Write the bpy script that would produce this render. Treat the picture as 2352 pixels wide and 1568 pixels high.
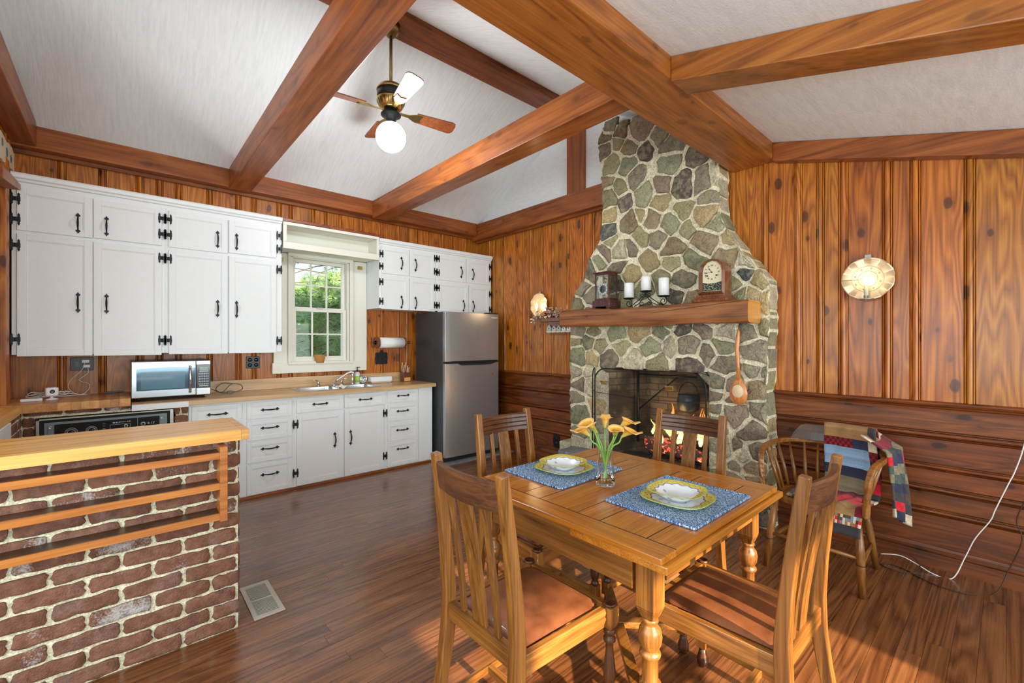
import bpy, bmesh, math, random
from mathutils import Vector, Matrix
from math import sin, cos, pi, radians
for o in list(bpy.data.objects): bpy.data.objects.remove(o)
S = bpy.context.scene
COL = S.collection
random.seed(7)
# ---------------------------------------------------------------- camera
cam = bpy.data.objects.new('camera', bpy.data.cameras.new('camera'))
COL.objects.link(cam); S.camera = cam
cam.data.sensor_width = 36.0
cam.data.lens = 1011.2/2352*36.0
cam.data.shift_y = 1.6/2352
cam.location = (0, 0, 1.40)
YAW = 0.845379
cam.rotation_euler = (pi/2, 0, YAW-pi/2)
cam.data.clip_start = 0.05
# ---------------------------------------------------------------- world and light
S.view_settings.view_transform = 'Standard'
S.view_settings.look = 'None'
S.view_settings.gamma = 1.0
S.view_settings.use_curve_mapping = False
S.view_settings.exposure = 0.64
W = bpy.data.worlds.new('daylight'); S.world = W; W.use_nodes = True
wn = W.node_tree; wn.nodes.clear()
wo = wn.nodes.new('ShaderNodeOutputWorld'); bg = wn.nodes.new('ShaderNodeBackground')
tc = wn.nodes.new('ShaderNodeTexCoord'); sep = wn.nodes.new('ShaderNodeSeparateXYZ')
rmp = wn.nodes.new('ShaderNodeValToRGB')
rmp.color_ramp.elements[0].position = 0.0; rmp.color_ramp.elements[0].color = (0.80, 0.84, 0.86, 1)
rmp.color_ramp.elements[1].position = 0.7; rmp.color_ramp.elements[1].color = (0.50, 0.68, 1.0, 1)
wn.links.new(tc.outputs['Generated'], sep.inputs[0]); wn.links.new(sep.outputs[2], rmp.inputs[0])
wn.links.new(rmp.outputs[0], bg.inputs[0]); bg.inputs[1].default_value = 0.9
wn.links.new(bg.outputs[0], wo.inputs[0])
def lamp(name, kind, loc, energy, color=(1, 1, 1), **kw):
    L = bpy.data.lights.new(name, kind); L.energy = energy; L.color = color
    o = bpy.data.objects.new(name, L); COL.objects.link(o); o.location = loc
    for k, v in kw.items():
        if k == 'dir': o.rotation_euler = Vector(v).to_track_quat('-Z', 'Y').to_euler()
        else: setattr(L, k, v)
    return o
lamp('sun', 'SUN', (0, -6, 5), 10.0, (1.0, 0.84, 0.60), dir=(0.10, 1.0, -0.40), angle=radians(1.0))
# area lamps added as soft fill inside the unseen front and left walls
lamp('front_fill', 'AREA', (1.6, -2.15, 1.35), 80, (0.84, 0.97, 0.98), dir=(0, 1, 0.15), shape='RECTANGLE', size=4.2, size_y=1.1)
lamp('side_fill', 'AREA', (-1.72, 0.8, 1.5), 66, (0.84, 0.97, 0.98), dir=(1, 0.3, 0.12), shape='RECTANGLE', size=3.4, size_y=1.5)
# ---------------------------------------------------------------- helpers
def lin(v):
    v /= 255.0
    return v/12.92 if v <= 0.04045 else ((v+0.055)/1.055)**2.4
def C3(r, g, b): return (lin(r), lin(g), lin(b), 1.0)
class MB:
    def __init__(s):
        s.v = []; s.f = []; s.c = []; s.sm = []; s.mi = []; s.col = (0.5, 0.0, 0.0)
    def add(s, vs, fs, col=None, smooth=False, mi=0):
        n = len(s.v); s.v += [tuple(p) for p in vs]
        for f in fs:
            s.f.append(tuple(i+n for i in f)); s.c.append(col or s.col); s.sm.append(smooth); s.mi.append(mi)
        return s
    def box(s, x0, x1, y0, y1, z0, z1, **k):
        vs = [(x, y, z) for z in (z0, z1) for y in (y0, y1) for x in (x0, x1)]
        return s.add(vs, [(0, 2, 3, 1), (4, 5, 7, 6), (0, 1, 5, 4), (2, 6, 7, 3), (0, 4, 6, 2), (1, 3, 7, 5)], **k)
    def frus(s, c, hx, hy, z0, z1, hx2=None, hy2=None, **k):   # box / tapered box about a centre
        hx2 = hx if hx2 is None else hx2; hy2 = hy if hy2 is None else hy2
        x, y = c
        vs = [(x-hx, y-hy, z0), (x+hx, y-hy, z0), (x-hx, y+hy, z0), (x+hx, y+hy, z0), (x-hx2, y-hy2, z1), (x+hx2, y-hy2, z1), (x-hx2, y+hy2, z1), (x+hx2, y+hy2, z1)]
        return s.add(vs, [(0, 2, 3, 1), (4, 5, 7, 6), (0, 1, 5, 4), (2, 6, 7, 3), (0, 4, 6, 2), (1, 3, 7, 5)], **k)
    def bar(s, p0, p1, w, h, up=(0, 0, 1), w2=None, h2=None, **k):
        p0 = Vector(p0); p1 = Vector(p1); d = (p1-p0).normalized(); up = Vector(up)
        a = d.cross(up).normalized(); b = a.cross(d).normalized()
        w2 = w if w2 is None else w2; h2 = h if h2 is None else h2
        vs = []
        for p, ww, hh in ((p0, w, h), (p1, w2, h2)):
            for i, j in ((-1, -1), (1, -1), (1, 1), (-1, 1)): vs.append(p+a*(i*ww/2)+b*(j*hh/2))
        return s.add(vs, [(0, 1, 2, 3), (7, 6, 5, 4), (0, 4, 5, 1), (1, 5, 6, 2), (2, 6, 7, 3), (3, 7, 4, 0)], **k)
    def ribbon(s, pts, w, h, side=(1, 0, 0), **k):     # rectangular section swept along pts; w along side
        side = Vector(side).normalized(); n = len(pts); P = [Vector(p) for p in pts]; vs = []
        W_ = w if isinstance(w, (list, tuple)) else [w]*n
        H_ = h if isinstance(h, (list, tuple)) else [h]*n
        for i, p in enumerate(P):
            d = (P[min(i+1, n-1)]-P[max(i-1, 0)]).normalized(); b = side.cross(d).normalized(); a = d.cross(b).normalized()
            for q, r in ((-1, -1), (1, -1), (1, 1), (-1, 1)): vs.append(p+a*(q*W_[i]/2)+b*(r*H_[i]/2))
        fs = [(3, 2, 1, 0), tuple(4*(n-1)+i for i in range(4))]
        for i in range(n-1):
            for j in range(4): fs.append((4*i+j, 4*i+(j+1) % 4, 4*i+4+(j+1) % 4, 4*i+4+j))
        return s.add(vs, fs, **k)
    def tube(s, pts, r, n=8, closed=False, smooth=True, **k):
        P = [Vector(p) for p in pts]; m = len(P); vs = []
        R = r if isinstance(r, (list, tuple)) else [r]*m
        a = None
        for i, p in enumerate(P):
            if closed: d = P[(i+1) % m]-P[i-1]
            else: d = P[min(i+1, m-1)]-P[max(i-1, 0)]
            d.normalize()
            if a is None:
                a = d.orthogonal().normalized()
            else:
                a = (a-d*a.dot(d))
                a = a.normalized() if a.length > 1e-6 else d.orthogonal().normalized()
            b = d.cross(a)
            for j in range(n):
                t = 2*pi*j/n; vs.append(p+(a*cos(t)+b*sin(t))*R[i])
        fs = []
        for i in range(m if closed else m-1):
            i2 = (i+1) % m
            for j in range(n): fs.append((i*n+j, i*n+(j+1) % n, i2*n+(j+1) % n, i2*n+j))
        if not closed: fs += [tuple(reversed(range(n))), tuple(range((m-1)*n, m*n))]
        return s.add(vs, fs, smooth=smooth, **k)
    def lathe(s, c, prof, n=20, M=None, smooth=True, sq=1.0, **k):   # prof [(r,z)]
        c = Vector(c); vs = []; M = M or Matrix.Identity(3)
        for r, z in prof:
            for j in range(n):
                t = 2*pi*j/n; vs.append(c+M @ Vector((r*cos(t), r*sin(t)*sq, z)))
        m = len(prof); fs = []
        for i in range(m-1):
            for j in range(n): fs.append((i*n+j, i*n+(j+1) % n, (i+1)*n+(j+1) % n, (i+1)*n+j))
        fs += [tuple(reversed(range(n))), tuple(range((m-1)*n, m*n))]
        return s.add(vs, fs, smooth=smooth, **k)
    def prism(s, poly, d0, d1, fn, **k):               # poly 2d, fn(u,v,d)->xyz
        n = len(poly)
        vs = [fn(u, v, d0) for u, v in poly]+[fn(u, v, d1) for u, v in poly]
        fs = [tuple(reversed(range(n))), tuple(range(n, 2*n))]+[(i, (i+1) % n, n+(i+1) % n, n+i) for i in range(n)]
        return s.add(vs, fs, **k)
    def sphere(s, c, r, n=12, m=8, sz=1.0, **k):
        prof = [(max(1e-4, r*sin(pi*i/m)), -r*sz*cos(pi*i/m)) for i in range(m+1)]
        return s.lathe(c, prof, n, **k)
    def grid(s, fn, nu, nv, smooth=True, colfn=None, mi=0, flip=False):
        b = len(s.v)
        for i in range(nu+1):
            for j in range(nv+1): s.v.append(tuple(fn(i/nu, j/nv)))
        for i in range(nu):
            for j in range(nv):
                q = (b+i*(nv+1)+j, b+(i+1)*(nv+1)+j, b+(i+1)*(nv+1)+j+1, b+i*(nv+1)+j+1)
                s.f.append(tuple(reversed(q)) if flip else q); s.c.append(colfn(i, j) if colfn else s.col); s.sm.append(smooth); s.mi.append(mi)
        return s
    def build(s, name, mat, parent=None, bevel=0.0, loc=None, seg=2, recalc=True, solid=0, subd=0):
        me = bpy.data.meshes.new(name); me.from_pydata(s.v, [], s.f)
        mats = mat if isinstance(mat, (list, tuple)) else [mat]
        for m in mats: me.materials.append(m)
        at = me.attributes.new('tint', 'FLOAT_COLOR', 'CORNER')
        buf = []
        for p, c in zip(me.polygons, s.c): buf += [c[0], c[1], c[2], 1.0]*p.loop_total
        at.data.foreach_set('color', buf)
        me.polygons.foreach_set('use_smooth', s.sm); me.polygons.foreach_set('material_index', s.mi)
        if recalc:
            bm = bmesh.new(); bm.from_mesh(me); bmesh.ops.recalc_face_normals(bm, faces=bm.faces); bm.to_mesh(me); bm.free()
        me.update()
        o = bpy.data.objects.new(name, me); COL.objects.link(o)
        if parent: o.parent = parent
        if loc: o.location = loc
        if subd:
            md = o.modifiers.new('s', 'SUBSURF'); md.levels = subd; md.render_levels = subd
        if solid:
            md = o.modifiers.new('t', 'SOLIDIFY'); md.thickness = solid; md.offset = 0
        if bevel:
            md = o.modifiers.new('b', 'BEVEL'); md.width = bevel; md.segments = seg; md.limit_method = 'ANGLE'; md.angle_limit = radians(40)
            md.harden_normals = False
        return o
def tag(o, label, cat, group=None, kind=None):
    if label: o['label'] = label
    if cat: o['category'] = cat
    if group: o['group'] = group
    if kind: o['kind'] = kind
    return o
def thing(name, label, cat, loc=(0, 0, 0), rz=0.0, group=None, kind=None):
    o = bpy.data.objects.new(name, None); COL.objects.link(o); o.empty_display_size = 0.05
    o.location = loc; o.rotation_euler = (0, 0, rz)
    return tag(o, label, cat, group, kind)
def dup(o, parent=None):
    c = o.copy(); COL.objects.link(c)
    if parent: c.parent = parent
    for ch in list(o.children): dup(ch, c)
    return c
def text(name, body, size, fn, mat, parent, depth=0.0006, sx=1.0, align='CENTER'):
    cu = bpy.data.curves.new(name, 'FONT'); cu.body = body; cu.size = size; cu.align_x = align; cu.align_y = 'CENTER'; cu.extrude = depth
    t = bpy.data.objects.new('tmp', cu); COL.objects.link(t)
    dg = bpy.context.evaluated_depsgraph_get(); me = bpy.data.meshes.new_from_object(t.evaluated_get(dg))
    bpy.data.objects.remove(t)
    for v in me.vertices: v.co = Vector(fn(v.co.x*sx, v.co.y, v.co.z))
    me.name = name; me.materials.clear(); me.materials.append(mat)
    o = bpy.data.objects.new(name, me); COL.objects.link(o)
    if parent: o.parent = parent
    return o
# ---------------------------------------------------------------- materials
def smooth_path(P, k=6):
    q = []
    for i in range(len(P)-1):
        p0 = Vector(P[max(i-1, 0)]); p1 = Vector(P[i]); p2 = Vector(P[i+1]); p3 = Vector(P[min(i+2, len(P)-1)])
        for j in range(k):
            s_ = j/k; q.append(0.5*((2*p1)+(p2-p0)*s_+(2*p0-5*p1+4*p2-p3)*s_*s_+(3*p1-p0-3*p2+p3)*s_**3))
    q.append(Vector(P[-1])); return q
class NT:
    def __init__(s, name):
        s.m = bpy.data.materials.new(name); s.m.use_nodes = True; s.t = s.m.node_tree; s.b = s.t.nodes['Principled BSDF']
    def n(s, typ, ins=None, **kw):
        nd = s.t.nodes.new('ShaderNode'+typ)
        for k, v in kw.items(): setattr(nd, k, v)
        for k, v in (ins or {}).items():
            if isinstance(v, bpy.types.NodeSocket): s.t.links.new(v, nd.inputs[k])
            else: nd.inputs[k].default_value = v
        return nd
    def link(s, a, b): s.t.links.new(a, b)
    def math(s, op, a, b=0.0, c=0.0, clamp=False):
        nd = s.n('Math', {0: a, 1: b, 2: c}, operation=op); nd.use_clamp = clamp; return nd.outputs[0]
    def ramp(s, fac, stops):
        r = s.n('ValToRGB', {0: fac}); e = r.color_ramp.elements
        while len(e) > len(stops): e.remove(e[-1])
        while len(e) < len(stops): e.new(0.5)
        for q, (p, c) in zip(e, stops): q.position = p; q.color = c if len(c) == 4 else (*c, 1)
        return r.outputs[0]
    def mix(s, fac, a, b, mode='MIX'):
        nd = s.n('Mix', data_type='RGBA', blend_type=mode)
        for k, v in ((0, fac), (6, a), (7, b)):
            if isinstance(v, bpy.types.NodeSocket): s.t.links.new(v, nd.inputs[k])
            else: nd.inputs[k].default_value = v
        return nd.outputs[2]
    def bump(s, h, strength, dist=0.002):
        nd = s.n('Bump', {'Height': h, 'Strength': strength, 'Distance': dist}); s.link(nd.outputs[0], s.b.inputs['Normal'])
    def attr(s):
        a = s.n('Attribute', attribute_name='tint'); return a.outputs['Color']
    def sep(s, c): return s.n('SeparateXYZ', {0: c}).outputs
    def set(s, **k):
        for a, v in k.items():
            nm = {'rough': 'Roughness', 'metal': 'Metallic', 'col': 'Base Color', 'coat': 'Coat Weight', 'crough': 'Coat Roughness', 'spec': 'Specular IOR Level', 'trans': 'Transmission Weight', 'ior': 'IOR', 'em': 'Emission Color', 'es': 'Emission Strength', 'sheen': 'Sheen Weight', 'alpha': 'Alpha'}[a]
            if isinstance(v, bpy.types.NodeSocket): s.link(v, s.b.inputs[nm])
            else: s.b.inputs[nm].default_value = v
        return s
def plain(name, col, rough=0.5, metal=0.0, noise=0.06, nscale=30, bump=0.0, **k):
    t = NT(name); tc = t.n('TexCoord').outputs['Object']
    nz = t.n('Texture'+'Noise' if False else 'TexNoise', {'Vector': tc, 'Scale': nscale, 'Detail': 3.0}).outputs[0]
    f = t.math('MULTIPLY_ADD', nz, noise*2, 1-noise)
    c = t.n('VectorMath', {0: col[:3], 1: t.n('CombineXYZ', {0: f, 1: f, 2: f}).outputs[0]}, operation='MULTIPLY').outputs[0]
    t.set(col=c, rough=rough, metal=metal, **k)
    if bump: t.bump(nz, bump)
    return t.m
def wood(name, dark, mid, light, axis='X', ring=9.0, across=7.0, along=0.7, rough=0.35, coat=0.2, knots=0.0, fine=0.5, vary=0.35, bump=0.12, hue=0.0, shift=0.0, ramp_=0.25, blotch=0.35):
    t = NT(name); tc = t.n('TexCoord').outputs['Object']; a = t.sep(t.attr())
    off = t.n('CombineXYZ', {0: t.math('MULTIPLY', a[1], 37.0), 1: t.math('MULTIPLY', a[1], 91.0), 2: t.math('MULTIPLY', a[1], 57.0)}).outputs[0]
    p = t.n('VectorMath', {0: tc, 1: off}, operation='ADD').outputs[0]
    sc = {'X': (along, across, across), 'Y': (across, along, across), 'Z': (across, across, along)}[axis]
    q = t.n('VectorMath', {0: p, 1: sc}, operation='MULTIPLY').outputs[0]
    n1 = t.n('TexNoise', {'Vector': q, 'Scale': 0.8, 'Detail': 2.0, 'Roughness': 0.5, 'Distortion': 0.4}).outputs[0]
    rg = t.math('PINGPONG', t.math('MULTIPLY', n1, ring), 0.5)
    rg = t.math('MULTIPLY', rg, 2.0)
    sf = {'X': (along*3, across*14, across*14), 'Y': (across*14, along*3, across*14), 'Z': (across*14, across*14, along*3)}[axis]
    q2 = t.n('VectorMath', {0: p, 1: sf}, operation='MULTIPLY').outputs[0]
    n2 = t.n('TexNoise', {'Vector': q2, 'Scale': 1.0, 'Detail': 2.0}).outputs[0]
    n3 = t.n('TexNoise', {'Vector': q, 'Scale': 0.35, 'Detail': 2.0}).outputs[0]
    v = t.math('MULTIPLY_ADD', rg, ramp_, 0.5-ramp_/2+shift)
    v = t.math('ADD', v, t.math('MULTIPLY_ADD', n2, fine, -fine/2))
    v = t.math('ADD', v, t.math('MULTIPLY_ADD', n3, blotch, -blotch/2))
    col = t.ramp(v, [(0.22, dark), (0.5, mid), (0.8, light)])
    if knots:
        kc = {'X': (4.2, 8, 8), 'Y': (8, 4.2, 8), 'Z': (8, 8, 4.2)}[axis]
        kq = t.n('VectorMath', {0: p, 1: kc}, operation='MULTIPLY').outputs[0]
        kq = t.n('VectorMath', {0: kq, 1: t.n('VectorMath', {0: t.n('TexNoise', {'Vector': p, 'Scale': 9.0}).outputs[1], 1: (0.18, 0.18, 0.18)}, operation='MULTIPLY').outputs[0]}, operation='ADD').outputs[0]
        kd = t.n('TexVoronoi', {'Vector': kq, 'Scale': 1.0}); d = kd.outputs['Distance']
        rr = t.sep(kd.outputs['Color'])[0]
        d = t.math('DIVIDE', d, t.math('MULTIPLY_ADD', rr, 0.9, 0.65))
        halo = t.ramp(d, [(0.0, (1, 1, 1)), (0.16, (0.6, 0.6, 0.6)), (0.42, (0, 0, 0))])
        core = t.ramp(d, [(0.0, (1, 1, 1)), (0.12, (0.9, 0.9, 0.9)), (0.16, (0, 0, 0))])
        col = t.mix(t.math('MULTIPLY', halo, 0.55*knots), col, dark)
        col = t.mix(t.math('MULTIPLY', core, 0.8*knots), col, (dark[0]*0.28, dark[1]*0.25, dark[2]*0.3, 1))
    hs = t.n('HueSaturation', {'Hue': t.math('MULTIPLY_ADD', a[2], 1.0, 0.5+hue), 'Value': t.math('MULTIPLY_ADD', t.math('SUBTRACT', a[0], 0.5), vary*2, 1.0), 'Color': col}).outputs[0]
    t.set(col=hs, rough=t.math('MULTIPLY_ADD', n2, 0.12, rough-0.05), coat=coat, crough=0.18)
    t.bump(v, bump)
    return t.m
M = {}
P_D, P_M, P_L = C3(102, 50, 9), C3(176, 98, 23), C3(210, 138, 46)
for ax in 'XYZ':
    M['pine'+ax] = wood('knotty_pine_'+ax, P_D, P_M, P_L, ax, knots=1.0, fine=0.5, ring=16, vary=0.22, ramp_=0.26, blotch=0.25, bump=0.18, rough=0.4, coat=0.18)
    M['beam'+ax] = wood('stained_beam_'+ax, C3(88, 40, 11), C3(150, 78, 26), C3(180, 106, 44), ax, across=5.0, knots=0.5, fine=0.55, ring=7, vary=0.3, rough=0.42, coat=0.15, ramp_=0.2, blotch=0.25)
    M['oak'+ax] = wood('honey_oak_'+ax, C3(82, 47, 16), C3(132, 82, 31), C3(168, 112, 50), ax, across=10, along=1.0, fine=0.6, ring=6, vary=0.3, rough=0.36, coat=0.25)
    M['pined'+ax] = wood('wainscot_pine_'+ax, C3(62, 27, 6), C3(114, 54, 12), C3(148, 78, 22), ax, knots=1.0, fine=0.5, ring=14, vary=0.22, ramp_=0.24, rough=0.46, coat=0.08)
    M['slabwood'+ax] = wood('tabletop_oak_'+ax, C3(132, 72, 18), C3(180, 108, 32), C3(208, 140, 54), ax, across=13, along=1.0, fine=0.7, ring=5, vary=0.2, rough=0.24, coat=0.5, ramp_=0.15)
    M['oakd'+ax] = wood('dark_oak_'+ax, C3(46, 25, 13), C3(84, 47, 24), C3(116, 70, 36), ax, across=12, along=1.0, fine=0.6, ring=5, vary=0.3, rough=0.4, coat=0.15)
    M['block'+ax] = wood('butcher_block_'+ax, C3(176, 112, 46), C3(214, 152, 76), C3(232, 182, 108), ax, across=7, along=0.6, fine=0.5, ring=5, vary=0.35, rough=0.35, coat=0.2)
M['floor'] = wood('floor_boards', C3(66, 35, 16), C3(116, 69, 37), C3(144, 93, 54), 'X', across=9, along=0.5, ring=13, fine=0.45, vary=0.2, rough=0.27, ramp_=0.32, coat=0.5, bump=0.06)
M['rack'] = wood('rack_wood', C3(142, 76, 26), C3(182, 106, 46), C3(206, 132, 66), 'X', across=9, fine=0.6, rough=0.35)
M['mahog'] = wood('mahogany', C3(44, 16, 18), C3(78, 32, 32), C3(100, 46, 40), 'Z', across=12, fine=0.7, rough=0.25, coat=0.5)
M['walnut'] = wood('clock_walnut', C3(74, 36, 20), C3(122, 66, 36), C3(156, 92, 54), 'Z', across=12, fine=0.6, rough=0.3, coat=0.4)
M['mantel'] = wood('hewn_mantel', C3(92, 50, 24), C3(150, 92, 50), C3(184, 124, 76), 'Y', across=6, along=0.7, knots=0.5, fine=0.5, ring=6, rough=0.5, coat=0.1, bump=0.4)
M['spoonw'] = wood('spoon_wood', C3(168, 92, 40), C3(206, 130, 68), C3(226, 160, 98), 'Z', across=14, fine=0.6, rough=0.3, coat=0.4)
M['lam'] = wood('counter_laminate', C3(172, 134, 92), C3(202, 164, 118), C3(220, 188, 146), 'X', across=9, along=0.5, fine=0.8, ring=4, rough=0.3, coat=0.2, bump=0.02)
M['white'] = plain('cabinet_white_paint', C3(233, 236, 238), 0.38, noise=0.02)
M['trimw'] = plain('window_white_paint', C3(232, 230, 218), 0.4, noise=0.02)
M['iron'] = plain('black_iron', C3(34, 36, 38), 0.42, 0.5, nscale=80, bump=0.2)
M['black'] = plain('black_enamel', C3(20, 21, 23), 0.2)
M['dark'] = plain('dark_plastic', C3(34, 36, 40), 0.35)
M['chrome'] = plain('chrome', (0.72, 0.73, 0.75), 0.12, 1.0, noise=0.02)
M['brass'] = plain('aged_brass', C3(196, 170, 104), 0.28, 1.0)
M['bronze'] = plain('antique_brass', C3(150, 130, 86), 0.35, 1.0)
M['wplast'] = plain('white_plastic', C3(236, 236, 238), 0.35, noise=0.01)
M['paper'] = plain('white_paper', C3(240, 240, 240), 0.8, noise=0.02, nscale=60, bump=0.15)
M['wax'] = plain('candle_wax', C3(244, 244, 244), 0.45, noise=0.01)
M['fridgeside'] = plain('fridge_side_grey', C3(70, 72, 76), 0.4, 0.3, nscale=200, noise=0.08)
M['ceram'] = plain('white_ceramic', C3(240, 242, 246), 0.15, noise=0.01)
M['red'] = plain('red_plastic', C3(220, 40, 50), 0.3)
M['alu'] = plain('aluminium_trim', C3(196, 196, 190), 0.3, 0.9)
M['vent'] = plain('vent_enamel', C3(178, 170, 156), 0.45, 0.2)
M['shadowgap'] = plain('duct_shade', C3(26, 24, 24), 0.8)
M['stem'] = plain('flower_stem', C3(122, 170, 74), 0.45)
M['cordw'] = plain('white_cord', C3(228, 226, 222), 0.5)
M['cordb'] = plain('brown_cord', C3(58, 36, 26), 0.5)
M['cordg'] = plain('grey_cord', C3(96, 98, 96), 0.5)
M['soot'] = plain('charred_log', C3(40, 34, 32), 0.9, noise=0.5, nscale=18, bump=0.8)
M['label'] = plain('pale_print', C3(190, 196, 200), 0.5)
M['ink'] = plain('clock_ink', C3(34, 38, 34), 0.5)
M['blueprint'] = plain('blue_print', C3(120, 170, 210), 0.5)
def brushed(name, col, axis, rough=0.3):
    t = NT(name); tc = t.n('TexCoord').outputs['Object']
    s_ = {'X': (2, 300, 300), 'Z': (300, 300, 2)}[axis]
    q = t.n('VectorMath', {0: tc, 1: s_}, operation='MULTIPLY').outputs[0]
    nz = t.n('TexNoise', {'Vector': q, 'Scale': 1.0, 'Detail': 2.0}).outputs[0]
    t.set(col=t.mix(nz, (col[0]*0.85, col[1]*0.85, col[2]*0.85, 1), col), metal=0.8, rough=t.math('MULTIPLY_ADD', nz, 0.04, rough-0.02)); return t.m
M['steel'] = brushed('brushed_fridge_steel', (0.50, 0.52, 0.55, 1), 'Z', 0.32)
M['steel2'] = brushed('brushed_sink_steel', (0.62, 0.64, 0.66, 1), 'X', 0.22)
def glassm(name, col=(1, 1, 1, 1), rough=0.0, ior=1.45):
    t = NT(name); t.set(col=col, rough=rough, trans=1.0, ior=ior); return t.m
M['glass'] = glassm('clear_glass', (0.96, 0.98, 0.98, 1))
def thin(name, tint, fac, rough=0.03):        # thin pane: mostly see-through with a glossy reflection
    t = NT(name); t.t.nodes.remove(t.b); out = [n for n in t.t.nodes if n.type == 'OUTPUT_MATERIAL'][0]
    tr = t.n('BsdfTransparent', {0: tint}); gl = t.n('BsdfGlossy', {'Roughness': rough}); mx = t.n('MixShader', {0: fac, 1: tr.outputs[0], 2: gl.outputs[0]})
    t.link(mx.outputs[0], out.inputs[0]); return t.m
M['pane'] = thin('window_pane', (0.97, 0.99, 0.99, 1), 0.015)
M['clockglass'] = thin('clock_glass', (0.9, 0.93, 0.93, 1), 0.08)
def rimglass():
    t = NT('vase_glass'); t.t.nodes.remove(t.b); out = [n for n in t.t.nodes if n.type == 'OUTPUT_MATERIAL'][0]
    lw = t.n('LayerWeight', {0: 0.25}).outputs[1]
    tr = t.n('BsdfTransparent', {0: (0.93, 0.96, 0.96, 1)}); gl = t.n('BsdfGlossy', {'Roughness': 0.03}); mx = t.n('MixShader', {0: t.math('MULTIPLY_ADD', lw, 0.9, 0.08), 1: tr.outputs[0], 2: gl.outputs[0]})
    t.link(mx.outputs[0], out.inputs[0]); return t.m
M['vaseglass'] = rimglass()
def meshm():
    t = NT('wire_mesh'); out = [n for n in t.t.nodes if n.type == 'OUTPUT_MATERIAL'][0]
    tr = t.n('BsdfTransparent', {0: (1, 1, 1, 1)}); tc = t.n('TexCoord').outputs['Object']
    ck = t.n('TexNoise', {'Vector': tc, 'Scale': 240.0, 'Detail': 1.0}).outputs[0]
    t.set(col=(0.03, 0.03, 0.033, 1), rough=0.4, metal=0.4)
    mx = t.n('MixShader', {0: t.math('MULTIPLY_ADD', ck, 0.24, 0.12), 1: tr.outputs[0], 2: t.b.outputs[0]}); t.link(mx.outputs[0], out.inputs[0]); return t.m
M['mesh'] = meshm()
def emis(name, col, st):
    t = NT(name); t.set(col=(0.8, 0.8, 0.8, 1), em=col, es=st); return t.m
M['globe'] = emis('lit_globe', (0.93, 0.97, 1.0, 1), 7.0)
M['bulb'] = emis('lit_candle_bulb', (1.0, 0.82, 0.5, 1), 6.0)
M['led'] = emis('red_indicator', (1.0, 0.06, 0.08, 1), 3.0)
def flame():
    t = NT('flame'); tc = t.n('TexCoord').outputs['Object']; z = t.sep(tc)[2]
    nz = t.n('TexNoise', {'Vector': tc, 'Scale': 14.0, 'Detail': 2.0}).outputs[0]
    v = t.math('ADD', t.math('MULTIPLY_ADD', z, 3.2, -1.45), t.math('MULTIPLY_ADD', nz, 0.7, -0.35))
    c = t.ramp(v, [(0.0, (1.0, 0.80, 0.42)), (0.55, (1.0, 0.50, 0.12)), (1.1, (0.9, 0.18, 0.02))])
    t.set(col=(0, 0, 0, 1), em=c, es=2.2)
    out = [n for n in t.t.nodes if n.type == 'OUTPUT_MATERIAL'][0]
    lw = t.n('LayerWeight', {0: 0.4}).outputs[1]
    tr = t.n('BsdfTransparent'); mx = t.n('MixShader', {0: t.math('MULTIPLY_ADD', lw, 0.8, 0.1, clamp=True), 1: t.b.outputs[0], 2: tr.outputs[0]}); t.link(mx.outputs[0], out.inputs[0])
    return t.m
M['flame'] = flame()
def ember():
    t = NT('glowing_embers'); tc = t.n('TexCoord').outputs['Object']
    nz = t.n('TexNoise', {'Vector': tc, 'Scale': 26.0, 'Detail': 4.0}).outputs[0]
    c = t.ramp(nz, [(0.53, (0.008, 0.005, 0.004)), (0.62, (0.7, 0.05, 0.015)), (0.74, (1.0, 0.5, 0.2))])
    t.set(col=(0.05, 0.04, 0.04, 1), rough=0.9, em=c, es=2.2); t.bump(nz, 0.8, 0.01); return t.m
M['ember'] = ember()
def ceilm(name, sc):
    t = NT(name); tc = t.n('TexCoord').outputs['Object']
    q = t.n('VectorMath', {0: tc, 1: sc}, operation='MULTIPLY').outputs[0]
    w = t.n('TexNoise', {'Vector': tc, 'Scale': 3.0, 'Detail': 3.0}).outputs[1]
    q = t.n('VectorMath', {0: q, 1: t.n('VectorMath', {0: w, 1: (1.6, 1.6, 1.6)}, operation='MULTIPLY').outputs[0]}, operation='ADD').outputs[0]
    n1 = t.n('TexNoise', {'Vector': q, 'Scale': 1.0, 'Detail': 4.0, 'Roughness': 0.6}).outputs[0]
    n2 = t.n('TexNoise', {'Vector': tc, 'Scale': 90.0, 'Detail': 2.0}).outputs[0]
    h = t.math('ADD', n1, t.math('MULTIPLY', n2, 0.25))
    t.set(col=t.ramp(n1, [(0.3, (0.81, 0.85, 0.87)), (0.6, (0.89, 0.925, 0.945))]), rough=0.75); t.bump(h, 0.7 if sc[0] > 20 else 0.4, 0.006); return t.m
M['ceilY'] = ceilm('brushed_plaster', (55, 5, 5)); M['ceilX'] = ceilm('brushed_plaster_gable', (5, 14, 60))
def leather():
    t = NT('brown_leather'); tc = t.n('TexCoord').outputs['Object']
    v = t.n('TexVoronoi', {'Vector': tc, 'Scale': 230.0}, feature='DISTANCE_TO_EDGE').outputs[0]
    nz = t.n('TexNoise', {'Vector': tc, 'Scale': 9.0, 'Detail': 5.0}).outputs[0]
    t.set(col=t.ramp(nz, [(0.3, C3(92, 50, 28)), (0.7, C3(142, 84, 50))]), rough=t.math('MULTIPLY_ADD', nz, 0.25, 0.26), coat=0.15)
    t.bump(t.math('MINIMUM', v, 0.12), 0.5, 0.002); return t.m
M['leather'] = leather()
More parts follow.
